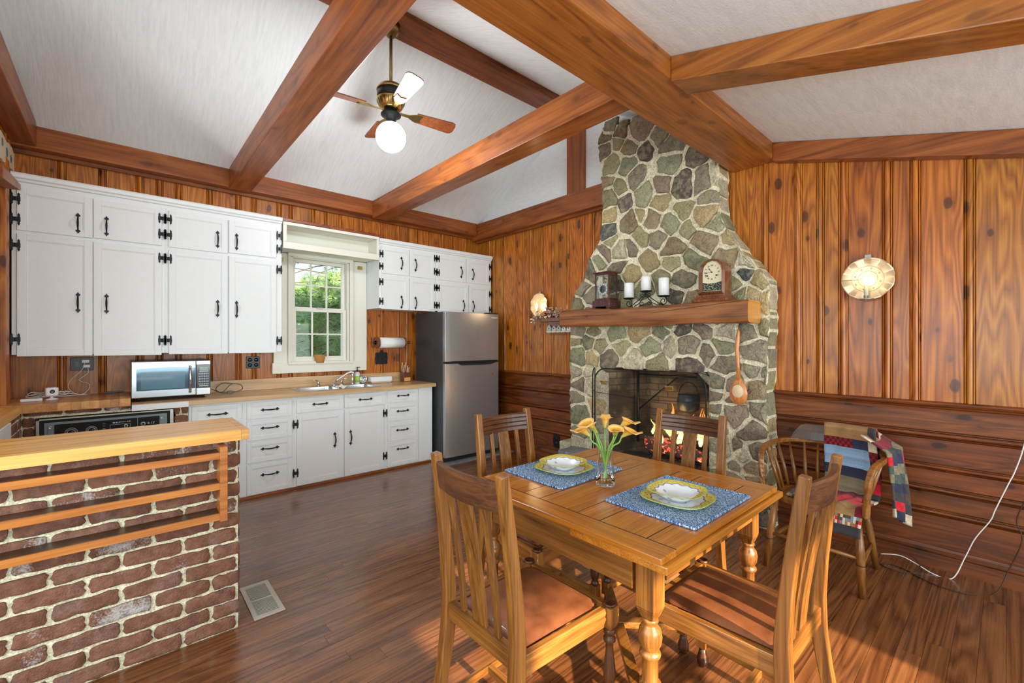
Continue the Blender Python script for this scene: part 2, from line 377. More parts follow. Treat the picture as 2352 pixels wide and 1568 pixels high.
def rocky(name, base_from_attr, scale=10, b=0.6, col=None, rough=0.85):
    t = NT(name); tc = t.n('TexCoord').outputs['Object']
    n1 = t.n('TexNoise', {'Vector': tc, 'Scale': scale, 'Detail': 6.0, 'Roughness': 0.65}).outputs[0]
    n2 = t.n('TexNoise', {'Vector': tc, 'Scale': scale*6, 'Detail': 4.0}).outputs[0]
    f = t.math('ADD', t.math('MULTIPLY', n1, 1.3), t.math('MULTIPLY_ADD', n2, 1.9, -0.5))
    base = t.attr() if base_from_attr else None
    c = base if base_from_attr else col
    c2 = t.n('VectorMath', {0: c if base_from_attr else col[:3], 1: t.n('CombineXYZ', {0: f, 1: f, 2: f}).outputs[0]}, operation='MULTIPLY').outputs[0]
    if base_from_attr:      # lichen / mineral blotches
        n4 = t.n('TexNoise', {'Vector': tc, 'Scale': scale*1.7, 'Detail': 5.0}).outputs[0]
        c2 = t.mix(t.ramp(n4, [(0.46, (0, 0, 0)), (0.62, (0.6, 0.6, 0.6))]), c2, C3(166, 156, 118))
    t.set(col=c2, rough=rough); t.bump(t.math('ADD', n1, t.math('MULTIPLY', n2, 0.45)), b, 0.02); return t.m
M['stone'] = rocky('field_stone', True, 12, 1.0)
M['mortar'] = rocky('pale_mortar', False, 14, 0.6, C3(222, 212, 184))
M['slate'] = rocky('grey_slate', False, 6, 0.4, C3(112, 116, 118), 0.6)
def brickm():
    t = NT('salvaged_brick'); tc = t.n('TexCoord').outputs['Object']; a = t.attr()
    n1 = t.n('TexNoise', {'Vector': tc, 'Scale': 22.0, 'Detail': 6.0, 'Roughness': 0.6}).outputs[0]
    n2 = t.n('TexNoise', {'Vector': tc, 'Scale': 160.0, 'Detail': 3.0}).outputs[0]
    s_ = t.sep(a)
    c = t.ramp(n1, [(0.25, C3(92, 58, 46)), (0.5, C3(126, 82, 64)), (0.75, C3(148, 104, 82))])
    c = t.n('HueSaturation', {'Hue': 0.5, 'Value': t.math('MULTIPLY_ADD', s_[0], 0.6, 0.72), 'Color': c}).outputs[0]
    n3 = t.n('TexNoise', {'Vector': t.n('VectorMath', {0: tc, 1: t.n('CombineXYZ', {0: t.math('MULTIPLY', s_[1], 9.0)}).outputs[0]}, operation='ADD').outputs[0], 'Scale': 11.0, 'Detail': 3.0}).outputs[0]
    w = t.math('MULTIPLY', t.ramp(t.math('ADD', n3, t.math('MULTIPLY', n2, 0.5)), [(0.78, (0, 0, 0)), (0.98, (0.8, 0.8, 0.8))]), s_[2])
    c = t.mix(w, c, C3(206, 202, 200))
    t.set(col=c, rough=0.85); t.bump(t.math('ADD', n1, t.math('MULTIPLY', n2, 0.5)), 1.0, 0.010); return t.m
M['brick'] = brickm()
M['bmortar'] = rocky('cream_mortar', False, 25, 0.3, C3(222, 214, 184))
def fireb():
    t = NT('sooty_firebrick'); tc = t.n('TexCoord').outputs['Object']
    s_ = t.sep(tc); q = t.n('CombineXYZ', {0: t.math('ADD', s_[0], s_[1]), 1: s_[2], 2: 0.0}).outputs[0]
    b = t.n('TexBrick', {'Vector': q, 'Color1': C3(146, 138, 112), 'Color2': C3(108, 100, 80), 'Mortar': C3(92, 86, 74), 'Scale': 1.0, 'Mortar Size': 0.006, 'Brick Width': 0.2, 'Row Height': 0.065})
    nz = t.n('TexNoise', {'Vector': tc, 'Scale': 3.0, 'Detail': 4.0}).outputs[0]
    c = t.mix(t.ramp(nz, [(0.40, (0, 0, 0)), (0.58, (0.9, 0.9, 0.9))]), b.outputs[0], C3(40, 38, 34))
    t.set(col=c, rough=0.9); t.bump(b.outputs[1], -0.4, 0.006); return t.m
M['fireb'] = fireb()
def weave():
    t = NT('blue_woven_cotton'); tc = t.n('TexCoord').outputs['Object']
    q = t.n('VectorMath', {0: tc, 1: (300, 160, 40)}, operation='MULTIPLY').outputs[0]
    n1 = t.n('TexNoise', {'Vector': q, 'Scale': 1.0, 'Detail': 2.0}).outputs[0]
    s_ = t.sep(tc)
    wv = t.math('MULTIPLY', t.math('SINE', t.math('MULTIPLY', s_[0], 700.0)), t.math('SINE', t.math('MULTIPLY', s_[1], 620.0)))
    t.set(col=t.ramp(t.math('ADD', n1, t.math('MULTIPLY', wv, 0.12)), [(0.3, C3(30, 58, 110)), (0.48, C3(70, 120, 180)), (0.62, C3(206, 222, 236))]), rough=0.9)
    t.bump(wv, 0.6, 0.003); return t.m
M['weave'] = weave()
def platem():
    t = NT('painted_plate'); tc = t.n('TexCoord').outputs['Object']; s_ = t.sep(tc)
    # superellipse-like radius in the plate's own plane, 1.0 at the rim
    ax = t.math('ABSOLUTE', s_[0]); ay = t.math('ABSOLUTE', s_[1])
    d = t.math('POWER', t.math('ADD', t.math('POWER', ax, 3.0), t.math('POWER', ay, 3.0)), 1/3.0)
    a = t.sep(t.attr())[0]           # rim size is stored per face
    r = t.math('DIVIDE', d, a)
    an = t.math('ARCTAN2', s_[1], s_[0])
    wv = t.math('MULTIPLY', t.math('SINE', t.math('MULTIPLY', an, 12.0)), 0.03)
    r2 = t.math('ADD', r, wv)
    c = t.ramp(r2, [(0.0, C3(238, 242, 248)), (0.70, C3(238, 242, 248)), (0.71, C3(92, 118, 176)), (0.735, C3(92, 118, 176)), (0.745, C3(232, 214, 84)), (1.0, C3(232, 214, 84))])
    swx = t.math('ABSOLUTE', t.math('SUBTRACT', t.math('ADD', r, t.math('MULTIPLY', t.math('SINE', t.math('MULTIPLY', an, 24.0)), 0.045)), 0.86))
    c = t.mix(t.ramp(swx, [(0.010, (0.8, 0.8, 0.8)), (0.02, (0, 0, 0))]), c, C3(80, 104, 170))
    c = t.mix(t.ramp(r, [(0.955, (0, 0, 0)), (0.965, (1, 1, 1))]), c, C3(176, 196, 110))
    v = t.n('TexVoronoi', {'Vector': tc, 'Scale': 26.0}); vv = t.math('LESS_THAN', v.outputs[0], 0.24)
    rr = t.math('MULTIPLY', vv, t.math('MULTIPLY', t.math('LESS_THAN', r, 0.66), t.math('GREATER_THAN', r, 0.3)))
    vc = t.ramp(t.sep(v.outputs['Color'])[0], [(0.2, C3(84, 150, 110)), (0.5, C3(120, 170, 200)), (0.75, C3(226, 180, 140))])
    c = t.mix(t.math('MULTIPLY', rr, 0.75), c, vc)
    t.set(col=c, rough=0.12, coat=0.5); return t.m
M['plate'] = platem()
def attrm(name, rough=0.8, noise=0.25, scale=120, b=0.4, sheen=0.0, metal=0.0):
    t = NT(name); tc = t.n('TexCoord').outputs['Object']
    n1 = t.n('TexNoise', {'Vector': tc, 'Scale': scale, 'Detail': 3.0}).outputs[0]
    f = t.math('MULTIPLY_ADD', n1, noise*2, 1-noise)
    t.set(col=t.n('VectorMath', {0: t.attr(), 1: t.n('CombineXYZ', {0: f, 1: f, 2: f}).outputs[0]}, operation='MULTIPLY').outputs[0], rough=rough, sheen=sheen, metal=metal)
    t.bump(n1, b, 0.002); return t.m
M['cloth'] = attrm('patchwork_cloth', 0.95, 0.4, 260, 0.6, 0.1)
M['tinted'] = attrm('painted_finish', 0.6, 0.1, 40, 0.1)
M['lily'] = attrm('lily_petal', 0.5, 0.12, 30, 0.1)
M['needle'] = attrm('pine_needles', 0.6, 0.15, 20, 0.0)
M['basket'] = plain('woven_basket', C3(196, 138, 78), 0.7, noise=0.4, nscale=90, bump=0.8)
M['bark'] = plain('pine_bark', C3(92, 76, 62), 0.9, noise=0.4, nscale=20, bump=0.6)
M['grass'] = plain('lawn', C3(120, 150, 80), 0.9, noise=0.3, nscale=8)
M['tin'] = attrm('pierced_tin', 0.42, 0.1, 30, 0.05, metal=0.7)
def mwin():
    t = NT('microwave_window'); t.set(col=C3(86, 120, 142), rough=0.08, coat=0.6, metal=0.3); return t.m
M['mwin'] = mwin()
# ================================================================= THE ROOM
XB, YA, XL = 3.80, 5.05, -0.62
rnd = random.Random(3)
def structure(name, mb, mat, bevel=0, parent=None):
    o = mb.build(name, mat, parent, bevel)
    if not parent: o['kind'] = 'structure'
    return o
# floor: narrow boards running along x
mb = MB(); y = -2.4
while y < 5.1:
    w = 0.083; x = -2.8+rnd.random()*-1.0
    while x < 4.2:
        L = rnd.uniform(1.0, 3.2); x1 = min(x+L, 4.2)
        mb.box(x+0.0006, x1-0.0006, y+0.0007, y+w-0.0007, -0.02, 0.0, col=(rnd.uniform(0.25, 0.75), rnd.random(), 0)); x = x1
    y += w
mb.box(-3.8, 4.2, -2.4, 5.1, -0.06, -0.004, col=(0.0, 0, 0))
structure('floor', mb, M['floor'])
def panel(name, u0, u1, moulds, spans, fn, mat, seed=1, extra=None, cuts=()):
    r = random.Random(seed); mb = MB(); pts = [(u0, 0.0)]; segs = []
    cur = u0; tint = (r.uniform(0.25, 0.8), r.random(), r.uniform(-0.005, 0.005))
    def seg(a, b, da, db, t):
        if b-a <= 1e-5: return
        for c in cuts:
            if a < c < b: m_ = da+(db-da)*(c-a)/(b-a); seg(a, c, da, m_, t); seg(c, b, m_, db, t); return
        segs.append((a, b, da, db, t))
    for a, b in moulds:
        a = max(a, u0+0.001); b = min(b, u1-0.001)
        if b-a < 0.01: continue
        w = b-a
        seg(cur, a-0.003, 0, 0, tint)
        pr = [(a-0.003, 0.0), (a, -0.008), (a+0.004, 0.001), (a+w*0.16, 0.002), (a+w*0.2, -0.006), (a+w*0.26, 0.003), (a+w*0.38, 0.008), (a+w*0.5, 0.0095), (a+w*0.62, 0.008), (a+w*0.74, 0.003), (a+w*0.8, -0.006), (a+w*0.84, 0.002), (b-0.004, 0.001), (b, -0.008), (b+0.003, 0.0)]
        mt = (tint[0]*0.6+0.25, tint[1]+0.07, tint[2])
        for p, q in zip(pr, pr[1:]): seg(p[0], q[0], p[1], q[1], mt)
        cur = b+0.003; tint = (r.uniform(0.2, 0.85), r.random(), r.uniform(-0.005, 0.005))
    seg(cur, u1, 0, 0, tint)
    for a, b, da, db, t in segs:
        for z0, z1 in spans((a+b)/2):
            mb.add([fn(a, da, z0), fn(b, db, z0), fn(b, db, z1), fn(a, da, z1)], [(0, 1, 2, 3)], col=t)
    if extra: extra(mb)
    return mb
def pairs(l): return [(min(a, b), max(a, b)) for a, b in zip(l[::2], l[1::2])]
# --- kitchen wall (y = 5.05) with the window opening
mA = pairs([-0.385, -0.336, -0.144, -0.095, 0.093, 0.147, 0.229, 0.28, 0.366, 0.415, 0.603, 0.651, 0.837, 0.888, 0.974, 1.022, 1.205, 1.256, 1.32, 1.36, 1.547, 1.587, 1.685, 1.72, 1.842, 1.88, 2.082, 2.127, 2.346, 2.384, 2.56, 2.603, 2.68, 2.721, 2.815, 2.858, 2.981, 3.021, 3.211, 3.258, 3.354, 3.397, 3.575, 3.632])
WX0, WX1, WZ0, WZ1 = 1.33, 1.94, 1.18, 2.32
mb = panel('wall_back', XL, XB, mA, lambda u: [(0, WZ0), (WZ1, 3.2)] if WX0 < u < WX1 else [(0, 3.2)], lambda u, d, z: (u, YA-d, z), M['pineZ'], 4, cuts=(WX0, WX1))
mb.box(XL, WX0, YA+0.02, YA+0.16, 0, 3.2); mb.box(WX1, XB+0.2, YA+0.02, YA+0.16, 0, 3.2); mb.box(WX0, WX1, YA+0.02, YA+0.16, 0, WZ0); mb.box(WX0, WX1, YA+0.02, YA+0.16, WZ1, 3.2)
structure('wall_back', mb, M['pineZ'])
# --- fireplace wall (x = 3.80): upright boards above, lying boards below
mB = sorted(pairs([1.545, 1.489, 1.298, 1.251, 1.074, 1.02, 0.932, 0.883, 0.799, 0.744, 0.56, 0.507, 0.422, 0.37, 0.178, 0.13, -0.11, -0.16, -0.42, -0.47, -0.8, -0.85, -1.1, -1.15, -1.5, -1.55,
  4.777, 4.733, 4.672, 4.641, 4.45, 4.41, 4.208, 4.172, 4.078, 4.045, 3.952, 3.915, 3.717, 3.68, 3.581, 3.543, 3.347, 3.30, 3.113, 3.078, 2.982, 2.942, 2.7, 2.65, 2.4, 2.36, 2.1, 2.06, 1.8, 1.76]))
def ceil_z(yy):
    if yy >= 3.16: return 3.98-(yy-3.16)*0.5345
    if yy >= 1.40: return 3.98-(3.16-yy)*0.53
    return 2.92-(1.19-yy)*0.277
def spanB(u):
    lo = 1.25 if 1.45 < u < 2.75 else 1.02
    hi = 2.97 if u > 1.3 else ceil_z(u)+0.03
    return [(lo, hi)]
mb = panel('wall_right', -2.3, YA, mB, spanB, lambda u, d, z: (XB-d, u, z), M['pineZ'], 11, cuts=(1.45, 2.75, 1.3))
structure('wall_right', mb, M['pineZ'])
mb = MB()
for a, b in ((-2.3, 1.45), (2.75, YA)): mb.box(XB+0.02, XB+0.16, a, b, 0, 1.25, col=(0.4, 0.3, 0))
mb.box(XB+0.02, XB+0.16, 1.45, 2.75, 1.25, 4.3); mb.box(XB+0.02, XB+0.16, -2.3, 1.45, 1.25, 4.3); mb.box(XB+0.02, XB+0.16, 2.75, YA, 1.25, 4.3)
structure('wall_right_outer', mb, M['beamZ']); 
mW = pairs([0.795, 0.845, 0.60, 0.64, 0.46, 0.50, 0.32, 0.36])
mW = sorted(mW)
for nm, a, b in (('wall_right_wainscot', -2.3, 1.25), ('wall_right_wainscot_rear', 2.85, YA)):
    mb = panel(nm, 0.12, 1.0, mW, lambda u: [(a, b)], lambda u, d, z: (XB-0.004-d, z, u), M['pinedY'], 21)
    structure(nm, mb, M['pinedY'])
for nm, a, b in (('trim_1', -2.3, 1.2), ('trim_2', 3.0, YA)):      # chair rail
    mb = MB(); pr = [(0, 0.965), (0.012, 0.965), (0.014, 0.985), (0.02, 0.99), (0.024, 1.0), (0.036, 1.006), (0.04, 1.016), (0.036, 1.026), (0.02, 1.03), (0.0, 1.032)]
    mb.prism(pr, a, b, lambda u, v, d: (XB-u, d, v), col=(0.45, 0.3, 0)); structure(nm, mb, M['pinedY'])
for nm, a, b in (('baseboard_right', -2.3, 1.2), ('baseboard_right_rear', 3.0, YA)):
    mb = MB(); pr = [(0, 0), (0.03, 0), (0.03, 0.012), (0.022, 0.02), (0.02, 0.085), (0.026, 0.095), (0.026, 0.105), (0.016, 0.112), (0.012, 0.13), (0.0, 0.134)]
    mb.prism(pr, a, b, lambda u, v, d: (XB-u, d, v), col=(0.3, 0.6, 0)); structure(nm, mb, M['pinedY'])
# --- left wall of the kitchen
mb = panel('wall_left', 3.3, YA, [(3.6, 3.65), (3.9, 3.95), (4.2, 4.25), (4.42, 4.46), (4.72, 4.76), (4.86, 4.90)], lambda u: [(0, 3.2)], lambda u, d, z: (XL+d, u, z), M['pineZ'], 9)
mb.box(XL-0.15, XL-0.02, 3.3, YA+0.16, 0, 3.2)
structure('wall_left', mb, M['pineZ'])
mb = MB(); mb.box(XL, XL+0.035, 4.50, 4.62, 0.97, 2.66, col=(0.6, 0.2, 0)); structure('trim_3', mb, M['pineZ'], 0.004)
# --- the room widens to the left; unseen wall added to block stray sun
mb = MB()
for a, c, z0, z1 in ((-2.42, -0.95, 0, 2.0), (2.6, 3.3, 0, 3.2), (-0.95, 2.6, 0, 0.75), (-0.95, 2.6, 2.25, 3.9), (1.2, 3.3, 2.25, 4.0), (-2.42, -0.95, 2.0, 2.3)): mb.box(-1.95, -1.80, a, c, z0, z1, col=(0.5, 0.3, 0))
mb.box(-1.95, XL-0.02, 3.3, 3.42, 0, 3.95, col=(0.5, 0.6, 0))
structure('wall_left_sun_mask', mb, M['pineZ'])
# --- unseen wall added behind the camera, its openings shaped to limit the sun
mb = MB()
for a, b, z0, z1 in ((-1.95, 3.8, 0, 1.0), (-1.95, 3.8, 1.97, 2.2), (-1.95, 0.62, 0.75, 1.97), (1.44, 1.50, 0.75, 1.97), (2.30, 3.8, 0.75, 1.97)):
    mb.box(a, b, -2.42, -2.3, z0, z1, col=(0.5, 0.2, 0))
structure('wall_front_sun_mask', mb, M['pineZ'])
# --- ceilings
mb = MB()
mb.add([(-1.95, 5.1, ceil_z(5.1)), (3.9, 5.1, ceil_z(5.1)), (3.9, 3.16, 3.98), (-1.95, 3.16, 3.98)], [(0, 1, 2, 3)])
mb.add([(-1.95, 3.16, 3.98), (3.9, 3.16, 3.98), (3.9, 1.38, ceil_z(1.401)), (-1.95, 1.38, ceil_z(1.401))], [(0, 1, 2, 3)])
structure('ceiling', mb, M['ceilY'])
mb = MB(); mb.add([(-1.95, 1.25, ceil_z(1.25)), (3.9, 1.25, ceil_z(1.25)), (3.9, -2.45, ceil_z(-2.45)), (-1.95, -2.45, ceil_z(-2.45))], [(0, 1, 2, 3)])
structure('ceiling_lean_to', mb, M['ceilX'])
mb = MB(); mb.add([(3.77, 5.1, 2.9), (3.77, 1.36, 2.9), (3.77, 1.36, 3.06), (3.77, 3.16, 4.0), (3.77, 5.1, 3.0)], [(0, 1, 2, 3, 4)])
structure('wall_right_gable', mb, M['ceilX'])
mb = MB(); mb.add([(XL-0.02, 5.1, 2.9), (XL-0.02, 3.3, 2.9), (XL-0.02, 3.3, 3.94), (XL-0.02, 5.1, 3.0)], [(0, 1, 2, 3)])
structure('wall_left_gable', mb, M['ceilX'])
# --- beams
def beam(name, label, x0, x1, y0, y1, z0, z1, ax, tint, bev=0.006):
    mb = MB(); mb.col = tint; mb.box(x0, x1, y0, y1, z0, z1)
    return tag(mb.build(name, M['beam'+ax], None, bev), label, 'beam')
beam('wall_plate_beam', 'stained beam lying along the top of the kitchen wall above the cabinets', XL, XB-0.10, 4.91, YA-0.012, 2.875, 3.07, 'X', (0.5, 0.13, 0))
beam('wall_plate_beam', 'stained beam along the top of the fireplace wall left of the chimney', XB-0.10, XB-0.012, 2.70, YA-0.012, 2.82, 3.04, 'Y', (0.42, 0.33, 0))
beam('wall_plate_beam', 'stained beam in the far left corner over the kitchen side wall', XL+0.002, -0.485, 3.3, 4.909, 2.885, 3.07, 'Y', (0.4, 0.8, 0))
beam('tie_beam', 'wide pale red tie beam nearer the left, ending over the cabinets', 0.765, 0.945, 1.515, 4.91, 2.86, 3.06, 'Y', (0.78, 0.55, 0.0))
beam('tie_beam', 'tie beam right of the ceiling fan running towards the stone chimney', 2.18, 2.36, 1.515, 4.91, 2.84, 3.04, 'Y', (0.6, 0.7, 0.002))
beam('header_beam', 'broad header beam crossing the room and ending beside the chimney', -1.94, XB-0.012, 1.19, 1.515, 2.80, 3.10, 'X', (0.62, 0.21, 0.006))
beam('ridge_beam', 'dark ridge beam at the peak of the kitchen ceiling', -0.62, XB-0.04, 3.04, 3.28, 3.845, 3.98, 'X', (0.25, 0.91, 0))
beam('gable_post', 'upright post on the white gable carrying the ridge beam', XB-0.075, XB-0.03, 3.04, 3.28, 3.04, 3.845, 'Z', (0.45, 0.41, 0), 0.003)
def rafter(label, x0, x1, zoff, h, tint, yend=-2.3, name='rafter'):
    mb = MB(); mb.col = tint
    z0 = ceil_z(1.19)-0.002; z1 = ceil_z(yend)-0.002
    vs = []
    for yy, zz in ((1.19, z0), (yend, z1)):
        for x in (x0, x1):
            for q in (zz, zz-h): vs.append((x, yy, q))
    mb.add(vs, [(0, 1, 3, 2), (4, 6, 7, 5), (0, 2, 6, 4), (1, 5, 7, 3), (0, 4, 5, 1), (2, 3, 7, 6)])
    return tag(mb.build(name, M['beamY'], None, 0.006), label, 'beam')
rafter('sloping rafter at the upper right with a sunlit underside', 2.18, 2.37, 0, 0.135, (0.62, 0.63, 0.008))
rafter('sloping beam along the top of the plank wall right of the chimney', XB-0.10, XB-0.012, 0, 0.14, (0.4, 0.37, 0), name='wall_plate_beam')
# cove strips under the plates
mb = MB(); mb.box(XL, XB-0.02, YA-0.05, YA-0.012, 2.845, 2.875, col=(0.1, 0.4, 0)); structure('trim_4', mb, M['beamX'], 0.003)
mb = MB(); mb.box(XB-0.05, XB-0.012, 2.7, YA-0.05, 2.79, 2.82, col=(0.2, 0.4, 0)); structure('trim_5', mb, M['beamY'], 0.003)
# ================================================================= WINDOW
win = thing('window_1', None, None, kind='structure'); 
def wpart(name, boxes, mat='trimw', bev=0.003, par=win, label=None):
    mb = MB()
    for b in boxes: mb.box(*b)
    o = mb.build(name, M[mat], par, bev)
    if label: o['label'] = label
    return o
wpart('window_reveal', [(1.33, 1.348, 4.99, 5.2, 1.19, 2.31), (1.922, 1.94, 4.99, 5.2, 1.19, 2.31), (1.33, 1.94, 4.99, 5.2, 2.292, 2.31), (1.33, 1.94, 4.98, 5.2, 1.175, 1.195)])
# broad casing boards
wpart('casing', [(1.17, 1.345, 5.01, 5.04, 1.09, 2.33), (1.925, 2.158, 5.01, 5.04, 1.09, 2.33), (1.345, 1.925, 5.01, 5.04, 2.29, 2.33)])
wpart('apron', [(1.155, 2.15, 4.995, 5.04, 1.075, 1.185)])
wpart('casing_moulding', [(1.30, 1.33, 4.98, 5.01, 1.185, 2.30), (1.945, 1.985, 4.975, 5.01, 1.185, 2.30), (1.30, 1.985, 4.975, 5.01, 2.30, 2.335), (1.30, 1.985, 4.975, 5.01, 1.165, 1.185)])
def sash(nm, x0, x1, z0, z1, y, st=0.035, botr=0.035, topr=0.035):
    s_ = wpart(nm, [(x0, x0+st, y, y+0.03, z0, z1), (x1-st, x1, y, y+0.03, z0, z1), (x0+st, x1-st, y, y+0.03, z0, z0+botr), (x0+st, x1-st, y, y+0.03, z1-topr, z1)])
    gx0, gx1, gz0, gz1 = x0+st, x1-st, z0+botr, z1-topr
    bars = [(gx0+(gx1-gx0)*k/3-0.008, gx0+(gx1-gx0)*k/3+0.008, y+0.004, y+0.024, gz0, gz1) for k in (1, 2)]+[(gx0, gx1, y+0.003, y+0.025, (gz0+gz1)/2-0.008, (gz0+gz1)/2+0.008)]
    wpart('muntin', bars, bev=0.002, par=s_)
    mb = MB(); mb.box(gx0, gx1, y+0.012, y+0.016, gz0, gz1); mb.build('pane', M['pane'], s_)
    return s_
sash('lower_sash', 1.352, 1.918, 1.195, 1.765, 5.02, botr=0.05)
sash('upper_sash', 1.352, 1.918, 1.745, 2.292, 5.06)
mb = MB(); mb.box(1.60, 1.66, 5.005, 5.03, 1.765, 1.78); mb.build('sash_lock', M['alu'], win, 0.003)
for x in (1.205, 2.045):
    mb = MB(); mb.box(x, x+0.05, 4.985, 5.01, 2.24, 2.28); mb.box(x+0.005, x+0.02, 4.97, 4.985, 2.245, 2.275); mb.build('curtain_bracket', M['brass'], win, 0.002)
# white open shelf over the window
sh = thing('valance_shelf', 'white open shelf box bridging the cabinets above the window', 'shelf', (1.17, 4.68, 2.31))
def sp(name, boxes, mat='trimw', bev=0.003):
    mb = MB()
    for a, b, c, d, e, f in boxes: mb.box(a-1.17, b-1.17, c-4.68, d-4.68, e-2.31, f-2.31)
    return mb.build(name, M[mat], sh, bev)
sp('box', [(1.178, 2.15, 4.68, 5.03, 2.335, 2.352), (1.178, 2.15, 4.68, 5.03, 2.548, 2.565), (1.178, 1.20, 4.68, 5.03, 2.352, 2.548), (2.13, 2.15, 4.68, 5.03, 2.352, 2.548), (1.178, 2.15, 4.90, 4.92, 2.352, 2.548)])
sp('face_frame', [(1.172, 2.158, 4.665, 4.682, 2.545, 2.575), (1.172, 2.158, 4.665, 4.682, 2.315, 2.38), (1.172, 1.205, 4.665, 4.682, 2.38, 2.545), (2.125, 2.158, 4.665, 4.682, 2.38, 2.545)])
# scalloped dark board on top
rk = MB(); rk.col = (0.25, 0.2, -0.01)
pr = [(-0.02, 0), (0.0, 0.028)]+[(x, z) for k in range(8) for x, z in ((0.03+k*0.123, 0.03), (0.115+k*0.123, 0.03), (0.12+k*0.123, 0.022), (0.145+k*0.123, 0.022))]+[(1.02, 0.03), (1.06, 0.0)]
rk.prism(pr, 0, 0.05, lambda u, v, d: (u, d, v)); o = rk.build('plate_rail', M['beamX'], None, 0.003, loc=(1.14, 4.665, 2.578))
tag(o, 'narrow notched brown rail lying on the white shelf above the window', 'rail')
# outdoors
mb = MB(); mb.box(-12, 16, 5.4, 30, -0.6, -0.5); tag(structure('ground', mb, M['grass']), None, None)
def pine():
    t = thing('pine_tree', 'tall pine with long bright green needles outside the kitchen window', 'tree', (3.1, 8.2, -0.5))
    r = random.Random(5); mb = MB(); mb.tube([(0.9, 1.2, 0), (0.95, 1.15, 2), (1.0, 1.3, 5.5)], [0.16, 0.13, 0.07], 8); mb.build('trunk', M['bark'], t)
    br = MB(); nd = MB()
    def tuft(c, dirv, L, n, col):
        for k in range(n):
            d = (dirv*0.9+Vector((r.gauss(0, 1), r.gauss(0, 1), r.gauss(0, 1)))*0.75).normalized()
            s_ = d.orthogonal().normalized()*0.0048
            p = c-dirv*r.uniform(0, 0.09); e = p+d*L*r.uniform(0.7, 1.1)+Vector((0, 0, -0.02))
            c2 = tuple(v*r.uniform(0.75, 1.25) for v in col)
            nd.add([p-s_, p+s_, e], [(0, 1, 2)], col=c2)
    for k in range(150):
        low = k < 115
        z = r.uniform(0.9, 3.0) if low else r.uniform(3.0, 4.4)
        x = r.uniform(-1.5, 0.15); yy = r.uniform(-1.4, 0.3) if low else r.uniform(-0.8, 1.2)
        st = Vector((0.9, 1.2, z+r.uniform(0.0, 0.5))); en = Vector((x, yy, z+r.uniform(-0.3, 0.2)))
        mid = (st+en)/2+Vector((0, 0, r.uniform(0, 0.15)))
        br.tube([st, mid, en], [0.016, 0.010, 0.004], 5)
        ntu = 12 if low else 7
        for j in range(ntu):
            f = 0.35+0.65*(j+1)/ntu
            c = (mid.lerp(en, (f-0.5)*2) if f > 0.5 else st.lerp(mid, f*2))+Vector((r.uniform(-.12, .12), r.uniform(-.12, .12), r.uniform(-.1, .1)))
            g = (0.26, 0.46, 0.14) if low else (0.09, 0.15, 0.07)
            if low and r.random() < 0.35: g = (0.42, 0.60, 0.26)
            tuft(c, (en-st).normalized()*0.6+Vector((0, -0.3, 0.35)), 0.20 if low else 0.10, 34 if low else 20, g)
    for k in range(16):     # bare twigs against the sky
        a = Vector((r.uniform(0.0, 1.4), r.uniform(-0.4, 0.6), r.uniform(3.0, 4.6))); b = a+Vector((r.uniform(-1.2, 1.2), 0, r.uniform(-0.5, 0.6)))
        br.tube([a, (a+b)/2+Vector((0, 0, 0.08)), b], [0.02, 0.012, 0.005], 5)
    br.build('branches', M['bark'], t); nd.build('needles', M['needle'], t, recalc=False)['kind'] = 'stuff'
pine()
def backtree(x, y, h, w, label, seed):
    r = random.Random(seed); t = thing('leafy_tree', label, 'tree', (x, y, -0.5), group=None)
    mb = MB(); mb.tube([(0, 0, 0), (0.1, 0, h*0.3), (0, 0.1, h*0.7)], [0.18, 0.14, 0.06], 8); mb.build('trunk', M['bark'], t)
    mb = MB()
    for k in range(2600):
        a, b, c = r.gauss(0, 1), r.gauss(0, 1), r.gauss(0, 1); n = math.sqrt(a*a+b*b+c*c); q = r.uniform(0.55, 1.0)
        p = Vector((a/n*w*q, b/n*w*q*0.7, h*0.52+c/n*h*0.48*q)); s_ = r.uniform(0.07, 0.15)
        u = Vector((r.gauss(0, 1), r.gauss(0, 1), r.gauss(0, 1))).normalized(); v = u.orthogonal().normalized()
        mb.add([p+u*s_, p+v*s_*0.6, p-u*s_, p-v*s_*0.6], [(0, 1, 2, 3)], col=tuple(q_*r.uniform(0.7, 1.3) for q_ in (0.16, 0.28, 0.08)))
    mb.build('foliage', M['needle'], t, recalc=False)['kind'] = 'stuff'
backtree(3.2, 13.0, 3.6, 1.8, 'round leafy tree seen low through the left panes of the kitchen window', 1)
backtree(5.2, 14.0, 3.9, 1.9, 'round leafy tree seen low through the right panes of the kitchen window', 2)
